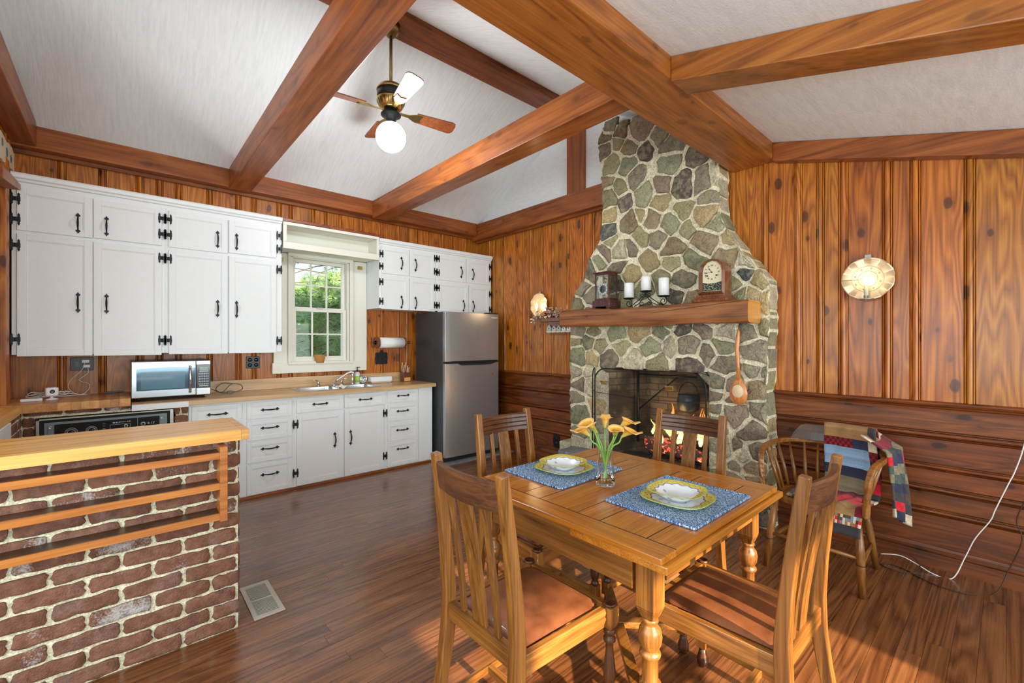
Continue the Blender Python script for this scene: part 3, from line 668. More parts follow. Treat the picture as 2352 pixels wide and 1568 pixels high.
# ================================================================= KITCHEN
def wb(mb, name, mat, t, bevel=0.0, **k):
    """part of thing t given in room coordinates (t unrotated), or sub-part of a part"""
    o = mb.build(name, M[mat] if isinstance(mat, str) else mat, t, bevel, **k)
    if t.type == 'EMPTY': o.location = -Vector(t.location)
    return o
def spade(mb, u, v, s, fn, d0, d1, k):      # small spade-shaped plate end; k=+1/-1 pointing direction along v
    pts = [(0, 1.0), (0.18, 0.62), (0.5, 0.28), (0.42, 0.0), (0.12, -0.12), (-0.12, -0.12), (-0.42, 0.0), (-0.5, 0.28), (-0.18, 0.62)]
    pl = [(u+a*s, v+b*s*k) for a, b in pts]
    if k < 0: pl.reverse()
    mb.prism(pl, d0, d1, fn)
def pull(par, x, z, y, L=0.105, vert=True, mat='iron'):
    mb = MB()
    if vert: fn = lambda u, v, d: (x+u, y-d, z+v)
    else: fn = lambda u, v, d: (x+v, y-d, z+u)
    for k in (-1, 1): spade(mb, 0, k*L/2, 0.028, fn, 0, 0.003, k)
    pts = [fn(0, -L/2+0.004+(L-0.008)*i/8, 0.004+0.026*sin(pi*i/8)**0.7) for i in range(9)]
    mb.tube(pts, [0.0045, 0.005, 0.006, 0.0065, 0.007, 0.0065, 0.006, 0.005, 0.0045], 7)
    return wb(mb, 'handle', mat, par)
def hinge(par, x, z, y, h=0.085):
    mb = MB(); fn = lambda u, v, d: (x+u, y-d, z+v)
    for sx in (-1, 1):
        pl = [(0.004, -0.012), (0.012, -0.02), (0.010, -0.034), (0.014, -0.038), (0.016, -0.046), (0.0205, -0.038), (0.024, -0.034), (0.023, -0.022), (0.026, -0.012), (0.0255, 0.012), (0.023, 0.022), (0.024, 0.034), (0.0205, 0.038), (0.016, 0.046), (0.014, 0.038), (0.010, 0.034), (0.012, 0.02), (0.004, 0.012)]
        pl = [(sx*a, b*h/0.085) for a, b in pl]
        if sx < 0: pl.reverse()
        mb.prism(pl, 0, 0.003, fn)
    mb.tube([fn(0, -0.014, 0.003), fn(0, 0.014, 0.003)], 0.0045, 6)
    return wb(mb, 'hinge', 'iron', par)
def front(t, name, x0, x1, z0, z1, y, st=0.045, th=0.018, hd=None, hg=(), rot=0.0):
    """framed door or drawer front with a sunk panel"""
    mb = MB()
    s2 = min(st, (z1-z0)*0.24)
    mb.box(x0, x0+st, y, y+th, z0, z1); mb.box(x1-st, x1, y, y+th, z0, z1)
    mb.box(x0+st, x1-st, y, y+th, z0, z0+s2); mb.box(x0+st, x1-st, y, y+th, z1-s2, z1)
    mb.box(x0+st, x1-st, y+0.007, y+th, z0+s2, z1-s2)
    b = 0.007       # bead round the panel
    for a in ((x0+st, x0+st+b, z0+s2, z1-s2), (x1-st-b, x1-st, z0+s2, z1-s2), (x0+st+b, x1-st-b, z0+s2, z0+s2+b), (x0+st+b, x1-st-b, z1-s2-b, z1-s2)):
        mb.box(a[0], a[1], y+0.003, y+0.008, a[2], a[3])
    o = wb(mb, name, 'white', t, 0.0015)
    if hd: pull(o, hd[0], hd[1], y, vert=hd[2])
    for hx, hz in hg: hinge(o, hx, hz, y)
    return o
YU = 4.68       # face of the wall cabinets
def wall_cab(label, x0, xm, x1, zb, zm, zt, doors, hz, side=None, crown=(0, 0), st=0.04):
    """doors: (x0,x1,z0,z1,handle x,handle z,hinge x or None,(hinge z...))"""
    t = thing('wall_cabinet', label, 'cabinet', (x0, YU, zb), group=None)
    mb = MB(); mb.box(x0, x1, YU+0.012, YA-0.013, zb+0.01, zt)
    wb(mb, 'body', 'white', t, 0.002)
    mb = MB(); pr = [(0.0, 0.0), (-0.018, 0.004), (-0.022, 0.018), (-0.034, 0.026), (-0.038, 0.05), (-0.044, 0.058), (0.03, 0.058), (0.03, 0)]
    mb.prism(pr, x0-crown[0], x1+crown[1], lambda u, v, d: (d, YU+0.012+u, zt-0.03+v))
    wb(mb, 'cornice', 'white', t)
    for d in doors:
        front(t, 'door', d[0], d[1], d[2], d[3], YU-0.006, hd=(d[4], d[5], True) if d[4] else None, hg=[(d[6], q) for q in d[7]] if d[6] else ())
    return t
zu0, zu1, zl0, zl1 = 2.21, 2.505, 1.298, 2.178
wall_cab('tall white wall cabinet at the far left, above the phone outlet and the white webcam', -0.585, -0.167, 0.272, 1.30, 0, 2.575,
  [(-0.557, -0.168, zu0-0.01, zu1, -0.247, 2.30, -0.565, (2.42, 2.275)), (-0.161, 0.249, zu0-0.005, zu1, -0.088, 2.305, 0.252, (2.43, 2.30)),
   (-0.557, -0.168, zl0, zl1, -0.247, 1.70, -0.565, (2.09, 1.42)), (-0.161, 0.249, zl0-0.003, zl1-0.005, -0.088, 1.70, 0.252, (2.10, 1.415))], 0)
wall_cab('tall white wall cabinet above the microwave, left of the window', 0.272, 0.72, 1.165, 1.30, 0, 2.575,
  [(0.297, 0.717, zu0-0.01, zu1, 0.640, 2.315, 0.292, (2.43, 2.30)), (0.727, 1.113, zu0, zu1, 0.785, 2.315, 1.14, (2.43, 2.30)),
   (0.297, 0.717, zl0, zl1, 0.640, 1.70, 0.292, (2.10, 1.415)), (0.727, 1.113, zl0+0.002, zl1, 0.785, 1.70, 1.14, (2.10, 1.415))], 0)
zb = 1.775
wall_cab('small white wall cabinet right of the window, over the paper towel roll', 2.162, 2.53, 2.91, zb, 0, 2.535,
  [(2.186, 2.528, 2.178, 2.485, 2.43, 2.315, 2.182, (2.395, 2.255)), (2.538, 2.885, 2.175, 2.485, 2.612, 2.315, 2.890, (2.43, 2.27)),
   (2.186, 2.528, zb, 2.158, 2.43, 1.865, 2.182, (2.08, 1.86)), (2.538, 2.885, zb, 2.155, 2.612, 1.865, 2.890, (2.07, 1.855))], 0)
t = wall_cab('small white wall cabinet over the steel refrigerator with one door ajar', 2.91, 3.36, 3.778, zb, 0, 2.535,
  [(2.927, 3.348, 2.172, 2.485, 3.27, 2.30, 2.922, (2.43, 2.26)), (3.358, 3.735, 2.172, 2.485, 3.455, 2.29, 3.752, (2.42, 2.26)),
   (2.927, 3.385, zb, 2.152, 3.305, 1.87, 2.922, (2.07, 1.855))], 0)
d = front(t, 'door', 3.40, 3.735, zb, 2.145, YU-0.006, hd=(3.46, 1.87, True), hg=((3.752, 2.05), (3.752, 1.84)))
# ------------------------------------------------ base cabinets
YF = 4.50
def base_cab(label, x0, x1, fronts, side_r=False):
    t = thing('base_cabinet', label, 'cabinet', (x0, YF, 0))
    mb = MB(); mb.box(x0, x1, YF+0.014, YA-0.013, 0.02, 0.878)
    wb(mb, 'body', 'white', t, 0.002)
    for f in fronts:
        kind, a, b, c, d, h, hg = f
        front(t, kind, a, b, c, d, YF-0.004, hd=h, hg=hg, st=0.035 if kind == 'drawer' else 0.05)
    return t
base_cab('white base unit with a single drawer showing, right of the old built-in oven', 0.415, 0.82,
  [('drawer', 0.437, 0.795, 0.705, 0.860, (0.615, 0.785, False), ()), ('door', 0.437, 0.795, 0.03, 0.69, None, ())])
base_cab('white base unit with four stacked drawers, left of the double doors under the sink', 0.82, 1.233,
  [('drawer', 0.835, 1.205, 0.708, 0.858, (1.02, 0.785, False), ()), ('drawer', 0.835, 1.205, 0.515, 0.69, (1.02, 0.62, False), ()), ('drawer', 0.835, 1.205, 0.315, 0.498, (1.02, 0.43, False), ()), ('drawer', 0.835, 1.205, 0.03, 0.298, (1.02, 0.195, False), ())])
base_cab('white sink base unit with two tall doors under two drawer fronts', 1.233, 2.163,
  [('drawer', 1.248, 1.690, 0.722, 0.860, (1.465, 0.795, False), ()), ('drawer', 1.704, 2.145, 0.728, 0.865, (1.925, 0.80, False), ()),
   ('door', 1.248, 1.690, 0.03, 0.700, (1.605, 0.42, True), ((1.238, 0.62), (1.238, 0.155))), ('door', 1.704, 2.130, 0.03, 0.715, (1.765, 0.42, True), ((2.143, 0.63), (2.143, 0.165)))])
t = base_cab('white end base unit with four narrow drawers beside the refrigerator', 2.163, 2.735,
  [('drawer', 2.172, 2.545, 0.735, 0.868, (2.36, 0.805, False), ()), ('drawer', 2.172, 2.545, 0.528, 0.714, (2.355, 0.635, False), ()), ('drawer', 2.172, 2.545, 0.312, 0.505, (2.35, 0.425, False), ()), ('drawer', 2.172, 2.545, 0.035, 0.290, (2.355, 0.215, False), ())])
mb = MB(); mb.box(2.56, 2.70, YF+0.006, YF+0.016, 0.03, 0.87); mb.box(2.712, 2.737, YF+0.002, YF+0.03, 0.0, 0.878); wb(mb, 'filler_panel', 'white', t, 0.002)
mb = MB(); mb.col = (0.6, 0.3, 0.0); mb.box(0.415, 2.74, YF+0.0, YF+0.014, 0.0, 0.02)
o = mb.build('baseboard_back', M['beamX'], None, 0.002); o['kind'] = 'structure'
# ------------------------------------------------ worktops
t = thing('worktop', 'wood-look laminate worktop with backsplash carrying the steel sink', 'worktop', (0.055, 4.46, 0.88))
SX0, SX1, SY0, SY1 = 1.31, 2.10, 4.535, 4.955
mb = MB(); z0, z1 = 0.880, 0.920
for a in ((0.058, SX0, 4.46, YA), (SX1, 2.765, 4.46, YA), (SX0, SX1, 4.46, SY0), (SX0, SX1, SY1, YA)): mb.box(a[0], a[1], a[2], a[3]-0.003, z0, z1)
wb(mb, 'slab', 'lam', t)
mb = MB(); mb.box(0.06, 2.72, 5.02, YA-0.003, 0.92, 1.03, col=(0.62, 0.2, 0)); wb(mb, 'backsplash', 'lam', t, 0.003)
mb = MB(); mb.box(0.058, 0.412, 4.456, 4.462, 0.87, 0.915); wb(mb, 'edge_strip', 'white', t, 0.002)
t = thing('chopping_counter', 'thick end-grain butcher block counter at the left of the kitchen', 'worktop', (-0.62, 4.44, 0.915))
mb = MB(); x = -0.617; r = random.Random(2)
while x < 0.05:
    w = min(r.uniform(0.045, 0.065), 0.052-x); mb.box(x, x+w-0.0006, 4.44, YA-0.003, 0.915, 0.972, col=(r.uniform(0.1, 0.55), r.random(), -0.006)); x += w
wb(mb, 'block', 'blockY', t)
mb = MB(); x = -0.617
mb.box(-0.617, -0.503, 2.9, 4.335, 0.918, 0.975, col=(0.75, 0.3, 0.006))
tag(mb.build('window_ledge', M['blockY'], None, 0.003), 'yellowish wooden ledge along the left side wall with a slot in its end', 'ledge')
# ------------------------------------------------ brick surround of the oven
def bricks(mb, mo, u0, u1, z0, z1, L, Hh, gap, fn, d, r, holes=(), off=0.0, jit=0.004, endcut=True, white=0.3):
    """running bond of hand-made bricks: front face with rounded irregular rim; fn(u,z,d)"""
    row = 0; z = z0
    while z < z1-0.005:
        zt = min(z+Hh-gap, z1); u = u0-(L/2 if (row % 2) else 0)-off
        while u < u1:
            a = max(u+gap/2, u0+0.001); b = min(u+L-gap/2, u1-0.001)
            zk, tk = z, zt
            for h in holes:
                if b > h[0] and a < h[1] and zt > h[2] and z < h[3]:
                    if zt-h[3] > 0.02: z = h[3]+0.006
                    elif a < h[0]-0.02: b = h[0]-0.004
                    elif b > h[1]+0.02: a = h[1]+0.004
                    else: b = a
            if b-a > 0.02 and zt-z > 0.015:
                cut_l = a <= u0+0.0011; cut_r = b >= u1-0.0011
                n = 7; ring = []
                j = lambda: r.uniform(-jit, jit)
                for i in range(n): ring.append((a+0.008+(b-a-0.016)*i/(n-1), z+j()*0.8))
                ring.append((b-0.002, z+0.008))
                for i in range(3): ring.append((b+(0 if cut_r else j()), z+0.015+(zt-z-0.03)*i/2))
                ring.append((b-0.002, zt-0.008))
                for i in range(n): ring.append((b-0.008-(b-a-0.016)*i/(n-1), zt+j()*0.8))
                ring.append((a+0.002, zt-0.008))
                for i in range(3): ring.append((a+(0 if cut_l else j()), zt-0.015-(zt-z-0.03)*i/2))
                ring.append((a+0.002, z+0.008))
                cu, cz = (a+b)/2, (z+zt)/2; N = len(ring); vs = []
                dd = d+r.uniform(-0.002, 0.003)
                for k, (sc, dp) in enumerate(((1.0, 0.0), (0.985, dd*0.75), (0.93, dd), (0.6, dd+0.0006))):
                    for (pu, pz) in ring:
                        su = 1-(1-sc)*(0.3 if k < 3 else 1.0); vs.append(fn(cu+(pu-cu)*su, cz+(pz-cz)*sc, dp))
                vs.append(fn(cu, cz, dd+0.001)); fs = []
                for k in range(3):
                    for i in range(N): fs.append((k*N+i, k*N+(i+1) % N, (k+1)*N+(i+1) % N, (k+1)*N+i))
                for i in range(N): fs.append((3*N+i, 3*N+(i+1) % N, 4*N))
                mb.add(vs, fs, col=(r.uniform(0.35, 0.7), r.random(), 1.0 if r.random() < white else 0.12), smooth=True)
            z = zk; u += L
        z += Hh; row += 1
t = thing('oven_surround', 'low brick wall under the butcher block around the old oven', 'brickwork', (-0.6, 4.5, 0), kind=None)
mo = MB(); mo.box(-0.60, -0.455, 4.505, 4.99, 0, 0.913); mo.box(0.33, 0.412, 4.505, 4.99, 0, 0.878); mo.box(-0.455, 0.05, 4.505, 4.99, 0.868, 0.913); mo.box(0.05, 0.33, 4.505, 4.99, 0.868, 0.878); mo.box(-0.6, -0.52, 4.0, 4.505, 0, 0.913)
wb(mo, 'mortar', 'bmortar', t)
mb = MB(); r = random.Random(8)
bricks(mb, None, -0.515, 0.05, 0.020, 0.913, 0.205, 0.072, 0.011, lambda u, z, d: (u, 4.506-d, z), 0.010, r, holes=((-0.45, 0.316, 0.0, 0.862),), white=0.5)
wb(mb, 'bricks', 'brick', t); mb = MB()
bricks(mb, None, 0.055, 0.412, 0.02, 0.878, 0.205, 0.072, 0.011, lambda u, z, d: (u, 4.506-d, z), 0.006, r, holes=((-0.45, 0.316, 0.0, 0.862),), white=0.5)
wb(mb, 'bricks', 'brick', t)
mb = MB(); bricks(mb, None, 4.02, 4.5, 0.02, 0.915, 0.205, 0.072, 0.011, lambda u, z, d: (-0.521+d, u, z), 0.006, r, white=0.3)
wb(mb, 'bricks', 'brick', t)
mb = MB(); mb.box(-0.606, -0.498, 3.4, 3.99, 0.0, 0.916); tag(mb.build('side_panel', M['white'], None, 0.003), 'white painted panel under the wooden ledge at the left edge', 'panel')
# ------------------------------------------------ oven
t = thing('wall_oven', 'old black built-in oven with dials set in the brickwork', 'oven', (-0.44, 4.5, 0.2))
mb = MB(); mb.box(-0.435, 0.30, 4.47, 4.98, 0.22, 0.852); wb(mb, 'body', 'black', t, 0.003)
mb = MB(); mb.box(-0.445, -0.428, 4.462, 4.50, 0.22, 0.862); mb.box(-0.445, 0.312, 4.462, 4.50, 0.853, 0.862); mb.box(0.29, 0.312, 4.460, 4.50, 0.22, 0.862); wb(mb, 'trim_frame', 'alu', t, 0.001)
mb = MB(); mb.box(-0.405, 0.272, 4.464, 4.470, 0.60, 0.834); mb.box(-0.39, 0.258, 4.462, 4.466, 0.61, 0.826); wb(mb, 'panel_border', plain('oven_grey_border', C3(118, 132, 140), 0.35), t, 0.002)
mb = MB(); mb.box(-0.355, 0.09, 4.459, 4.463, 0.61, 0.818); mb.box(0.094, 0.225, 4.459, 4.463, 0.61, 0.818, col=(0, 0, 0)); wb(mb, 'control_panel', 'black', t, 0.001)
def dial(x, z, rr):
    mb = MB(); Mx = Matrix.Rotation(pi/2, 3, 'X')
    mb.lathe((x, 4.459, z), [(rr*0.55, 0), (rr*0.55, 0.014), (rr*0.45, 0.018), (0.001, 0.018)], 18, Mx); mb.box(x-0.003, x+0.003, 4.436, 4.445, z-rr*0.5, z+rr*0.5)
    o = wb(mb, 'dial', 'black', t)
    mb = MB(); Mx = Matrix.Rotation(pi/2, 3, 'X')
    for rr_, w in ((rr, 0.0012), (rr*0.62, 0.0018)): mb.tube([(x+rr_*cos(a*pi/12), 4.4585, z+rr_*sin(a*pi/12)) for a in range(24)], w, 4, closed=True)
    for k in range(24):
        a = k*pi/12; mb.bar((x+rr*0.72*cos(a), 4.4585, z+rr*0.72*sin(a)), (x+rr*0.9*cos(a), 4.4585, z+rr*0.9*sin(a)), 0.0015, 0.0015, up=(0, 1, 0))
    wb(mb, 'dial_ring', 'label', o)
dial(-0.27, 0.752, 0.033); dial(-0.165, 0.755, 0.030); dial(0.025, 0.765, 0.011); dial(0.125, 0.768, 0.014)
for x, z in ((-0.375, 0.80), (-0.375, 0.70), (0.24, 0.80), (0.24, 0.74)):
    mb = MB(); Mx = Matrix.Rotation(pi/2, 3, 'X'); mb.lathe((x, 4.463, z), [(0.010, 0), (0.010, 0.006), (0.006, 0.008), (0.004, 0.004), (0.001, 0.004)], 14, Mx); wb(mb, 'knob', 'alu', t)
def ovt(s, x, z, size, sx=1.0):
    o = text('lettering', s, size, lambda a, b, c: (x+a, 4.4585-c, z+b), M['label'], t, sx=sx); o.location = -Vector(t.location)
ovt('JENN-AIR', 0.018, 0.796, 0.013, 1.3); ovt('Self Clean Convection Oven', -0.005, 0.735, 0.0105, 1.0); ovt('9:17', 0.172, 0.768, 0.022, 1.2)
for z, s_ in ((0.795, 'Oven'), (0.778, 'Lock'), (0.758, 'Clean')): ovt(s_, -0.098, z, 0.007)
mb = MB(); mb.box(-0.066, 0.05, 4.458, 4.46, 0.748, 0.7495); mb.box(-0.066, 0.05, 4.458, 4.46, 0.780, 0.7815); mb.box(-0.066, -0.0645, 4.458, 4.46, 0.748, 0.7815); mb.box(0.0485, 0.05, 4.458, 4.46, 0.748, 0.7815); wb(mb, 'printed_frame', 'label', t)
mb = MB(); mb.box(-0.05, -0.038, 4.458, 4.46, 0.790, 0.800); mb.box(-0.034, -0.022, 4.458, 4.46, 0.790, 0.800); wb(mb, 'emblem', 'blueprint', t)
# ------------------------------------------------ microwave
t = thing('microwave_oven', 'stainless countertop microwave oven with curved door handle', 'microwave', (0.06, 4.60, 0.92))
x0, x1, y0, y1, z0, z1 = 0.055, 0.582, 4.62, 4.98, 0.945, 1.245
mb = MB(); mb.box(x0, x1, y0+0.02, y1, z0, z1+0.004); wb(mb, 'case', 'black', t, 0.006)
mb = MB(); mb.box(x0, 0.478, y0, y0+0.022, z0+0.004, z1-0.002)
dr = wb(mb, 'door', brushed('microwave_steel', (0.48, 0.52, 0.56, 1), 'X', 0.25), t, 0.006)
mb = MB(); mb.grid(lambda a, b: (0.088+0.385*a-0.0, y0-0.0025, z0+0.062+0.176*b+0.010*sin(pi*a)*(1 if b > 0.5 else 0)), 12, 2); wb(mb, 'window', 'mwin', dr)
mb = MB(); mb.box(0.115, 0.40, y0-0.004, y0-0.003, z0+0.072, z0+0.215); wb(mb, 'screen', plain('microwave_screen', C3(96, 136, 160), 0.1, coat=0.6), dr)
mb = MB(); mb.tube([(0.436, y0-0.004-0.022*sin(pi*i/10), z0+0.03+0.225*i/10) for i in range(11)], 0.010, 10); wb(mb, 'handle', 'chrome', dr)
mb = MB(); mb.box(0.48, x1, y0, y0+0.022, z0+0.004, z1-0.002); cp = wb(mb, 'control_panel', plain('microwave_controls', C3(28, 44, 60), 0.2, coat=0.4), t, 0.004)
for q in ((z0+0.006, z0+0.06), (z1-0.034, z1-0.006)): mb = MB(); mb.box(0.48, x1-0.004, y0-0.002, y0, *q); wb(mb, 'steel_band', 'steel2', cp)
mb = MB(); mb.box(0.505, 0.56, y0-0.002, y0, z0+0.215, z0+0.243); wb(mb, 'display', plain('lcd', C3(150, 170, 168), 0.3), cp)
mb = MB()
for i in range(6):
    for j in range(5): mb.box(0.495+i*0.0125, 0.495+i*0.0125+0.008, y0-0.002, y0, z0+0.09+j*0.022, z0+0.09+j*0.022+0.010)
for z in (0.200, 0.075): mb.box(0.50, 0.565, y0-0.002, y0, z0+z, z0+z+0.009)
wb(mb, 'keys', 'label', cp)
for x in (0.10, 0.53):
    for y in (4.66, 4.94):
        mb = MB(); mb.lathe((x, y, 0.921), [(0.012, 0), (0.012, 0.02), (0.018, 0.026)], 10); wb(mb, 'foot', 'dark', t)
mb = MB(); mb.tube(smooth_path([(0.575, 4.93, 1.0), (0.64, 4.93, 0.955), (0.70, 4.86, 0.935), (0.78, 4.90, 1.0), (0.86, 4.93, 0.99), (0.87, 4.90, 0.95), (0.80, 4.86, 0.93), (0.70, 4.86, 0.928), (0.66, 4.93, 0.96), (0.72, 4.96, 1.01), (0.80, 4.95, 1.0)]), 0.0038, 6)
mb.box(0.74, 0.78, 4.82, 4.85, 0.921, 0.945); wb(mb, 'power_cord', 'cordg', t)
# ------------------------------------------------ sink, tap and things around it
t = thing('double_sink', 'stainless double bowl sink let into the worktop', 'sink', (1.7, 4.74, 0.92))
mb = MB(); rm = 0.03
for a in ((SX0-0.012, SX1+0.012, SY0-0.012, SY0+0.02), (SX0-0.012, SX1+0.012, SY1-0.075, SY1+0.012), (SX0-0.012, SX0+0.02, SY0+0.02, SY1-0.075), (SX1-0.02, SX1+0.012, SY0+0.02, SY1-0.075), (1.69, 1.72, SY0+0.02, SY1-0.075)): mb.box(*a, 0.9202, 0.9245)
wb(mb, 'rim', 'steel2', t, 0.002)
for a, b in ((SX0+0.02, 1.69), (1.72, SX1-0.02)):
    mb = MB(); c0, c1 = SY0+0.02, SY1-0.075; n = 6
    def rr(s_, z, a=a, b=b, c0=c0, c1=c1):
        rad = 0.05; P = []
        for (cx, cy, t0) in ((b-rad, c1-rad, 0), (a+rad, c1-rad, pi/2), (a+rad, c0+rad, pi), (b-rad, c0+rad, 1.5*pi)):
            for k in range(5): P.append((cx+rad*cos(t0+k*pi/8), cy+rad*sin(t0+k*pi/8)))
        mx, my = (a+b)/2, (c0+c1)/2
        return [(mx+(x-mx)*s_, my+(y-my)*s_, z) for x, y in P]
    L = [rr(1, 0.922), rr(0.99, 0.90), rr(0.95, 0.76), rr(0.86, 0.745)]; vs = sum(L, []); fs = []
    for k in range(3):
        for i in range(20): fs.append((k*20+i, k*20+(i+1) % 20, (k+1)*20+(i+1) % 20, (k+1)*20+i))
    fs.append(tuple(60+i for i in range(20))); mb.add(vs, fs, smooth=True); wb(mb, 'bowl', 'steel2', t, recalc=True)
t = thing('kitchen_tap', 'chrome kitchen tap with long angled spout and two lever handles', 'tap', (1.75, 4.915, 0.925))
yf = 4.915
mb = MB(); mb.tube([(1.745, yf, 0.955), (1.80, yf-0.01, 1.0), (1.88, yf-0.03, 1.055), (1.92, yf-0.04, 1.068), (1.945, yf-0.045, 1.06), (1.95, yf-0.047, 1.04)], [0.011, 0.010, 0.010, 0.012, 0.014, 0.012], 10)
mb.lathe((1.745, yf, 0.925), [(0.03, 0), (0.03, 0.008), (0.018, 0.015), (0.018, 0.04), (0.001, 0.045)], 14); wb(mb, 'spout', 'chrome', t)
for x, dx in ((1.58, -0.065), (1.83, 0.05)):
    mb = MB(); mb.lathe((x, yf, 0.925), [(0.024, 0), (0.022, 0.01), (0.015, 0.02), (0.015, 0.045), (0.012, 0.055), (0.001, 0.058)], 14); mb.tube([(x, yf, 0.975), (x+dx*0.5, yf-0.02, 0.995), (x+dx, yf-0.035, 0.998)], [0.009, 0.007, 0.005], 8); wb(mb, 'lever_handle', 'chrome', t)
mb = MB(); mb.lathe((1.95, yf-0.003, 0.925), [(0.022, 0), (0.018, 0.012), (0.012, 0.02), (0.013, 0.09), (0.016, 0.12), (0.010, 0.135), (0.001, 0.137)], 14); wb(mb, 'side_spray', 'chrome', t)
t = thing('soap_bottle', 'clear soap bottle with green liquid and black pump beside the tap', 'bottle', (2.03, 4.975, 0.9205))
mb = MB(); mb.lathe((0, 0, 0), [(0.026, 0), (0.030, 0.006), (0.030, 0.11), (0.026, 0.13), (0.012, 0.14)], 18); mb.build('body', plain('clear_soap_plastic', C3(226, 230, 232), 0.2), t)
mb = MB(); mb.lathe((0, 0, 0.02), [(0.0306, 0), (0.0306, 0.075)], 18); mb.build('label_band', plain('green_soap_label', C3(176, 208, 96), 0.35), t)
mb = MB(); mb.lathe((0, 0, 0.14), [(0.013, 0), (0.013, 0.018), (0.005, 0.022), (0.005, 0.045), (0.008, 0.046), (0.006, 0.055)], 12); mb.tube([(0, 0, 0.19), (0.03, -0.01, 0.19)], 0.004, 6); mb.build('pump', M['dark'], t)
mb = MB(); mb.lathe((0, 0, 0), [(0.001, 0.0), (0.03, 0.002), (0.042, 0.012), (0.045, 0.03), (0.041, 0.034), (0.038, 0.028), (0.03, 0.01), (0.001, 0.006)], 22, Matrix.Rotation(radians(80), 3, 'X'))
for k in range(6): mb.tube([(0.036*cos(k*pi/6), -0.02, 0.036*sin(k*pi/6)), (0, -0.03, 0), (-0.036*cos(k*pi/6), -0.02, -0.036*sin(k*pi/6))], 0.0018, 5)
o = mb.build('sink_strainer', M['chrome'], None, loc=(2.10, 5.005, 0.966)); tag(o, 'round chrome sink strainer leaning on the backsplash', 'strainer')
t = thing('butter_dish', 'white lidded rectangular dish on the worktop right of the sink', 'dish', (2.29, 4.93, 0.9205))
mb = MB(); mb.box(-0.12, 0.12, -0.04, 0.04, 0, 0.022); mb.build('tray', plain('cream_dish', C3(214, 190, 160), 0.4), t, 0.006)
mb = MB(); mb.prism([(-0.046, 0.018), (0.046, 0.018), (0.040, 0.065), (0.03, 0.075), (-0.03, 0.075), (-0.040, 0.065)], -0.13, 0.13, lambda u, v, d: (d, u, v)); mb.build('lid', M['ceram'], t, 0.006)
mb = MB(); mb.col = (0.78, 0.72, 0.60); r = random.Random(3)
mb.grid(lambda a, b: (-0.05+0.10*a, -0.055+0.1*b, 0.0+0.012*sin(a*9)*sin(b*7+1)+0.018*sin(pi*a)*sin(pi*b)), 10, 10)
o = mb.build('dishcloth', M['cloth'], None, solid=0.006, loc=(1.705, 4.60, 0.934)); tag(o, 'crumpled cream dishcloth over the divider of the sink', 'cloth')
t = thing('knife_block', 'small wooden knife block with pale handled knives beside the refrigerator', 'knife block', (2.61, 4.92, 0.9205), rz=0.0)
mb = MB(); mb.col = (0.2, 0.2, -0.01); mb.prism([(-0.05, 0), (0.05, 0), (0.05, 0.12), (-0.05, 0.105)], -0.047, 0.047, lambda u, v, d: (d, u, v)); mb.build('block', M['walnut'], t, 0.003)
mb = MB(); mb.col = (0.6, 0.2, 0); mb.box(-0.04, 0.04, -0.053, -0.049, 0.005, 0.05); mb.build('inlay', M['blockX'], t, 0.001)
for i, (x, y, h, l) in enumerate(((-0.03, 0.02, 0.13, 0.10), (-0.018, -0.01, 0.13, 0.07), (-0.035, -0.03, 0.12, 0.06), (0.02, 0.025, 0.13, 0.10), (0.03, -0.005, 0.13, 0.06), (0.035, -0.03, 0.12, 0.05), (0.015, -0.03, 0.12, 0.045))):
    mb = MB(); mb.tube([(x, y, h-0.03), (x-0.004, y+0.004, h+l*0.4), (x+0.003, y+0.006, h+l*0.8), (x, y+0.008, h+l)], [0.006, 0.008, 0.007, 0.009], 8); mb.build('knife_handle', plain('knife_handle_%d' % i, C3(214-12*(i % 3), 180-14*(i % 3), 146-10*(i % 3)), 0.45), t)
# paper towel holder
t = thing('paper_towel_holder', 'wooden wall bracket holding a white paper towel roll under the cabinet', 'towel holder', (2.43, 4.93, 1.395))
Rx = Matrix.Rotation(pi/2, 3, 'Y')
mb = MB(); mb.lathe((-0.15, 0, 0), [(0.062, 0), (0.062, 0.30), (0.02, 0.30), (0.02, 0)], 28, Rx); mb.build('paper_roll', M['paper'], t)
mb = MB(); mb.box(-0.20, 0.21, 0.09, 0.118, -0.05, 0.06); mb.build('backboard', M['walnut'], t, 0.004)
for x in (-0.185, 0.155):
    mb = MB(); mb.lathe((x, 0, 0), [(0.001, 0), (0.06, 0), (0.066, 0.004), (0.066, 0.016), (0.06, 0.02), (0.001, 0.02)], 24, Rx); mb.box(x, x+0.02, 0.0, 0.10, -0.025, 0.025); mb.build('side_disc', M['walnut'], t, 0.002)
mb = MB(); mb.tube([(-0.215, 0, 0), (0.19, 0, 0)], 0.008, 8); mb.sphere((-0.215, 0, 0), 0.016); mb.tube([(0.19, 0, 0), (0.21, 0, 0.01), (0.24, 0, 0.01), (0.25, 0, 0.0), (0.24, 0, -0.01), (0.21, 0, -0.01)], 0.005, 6, closed=True); mb.build('rod', M['iron'], t)
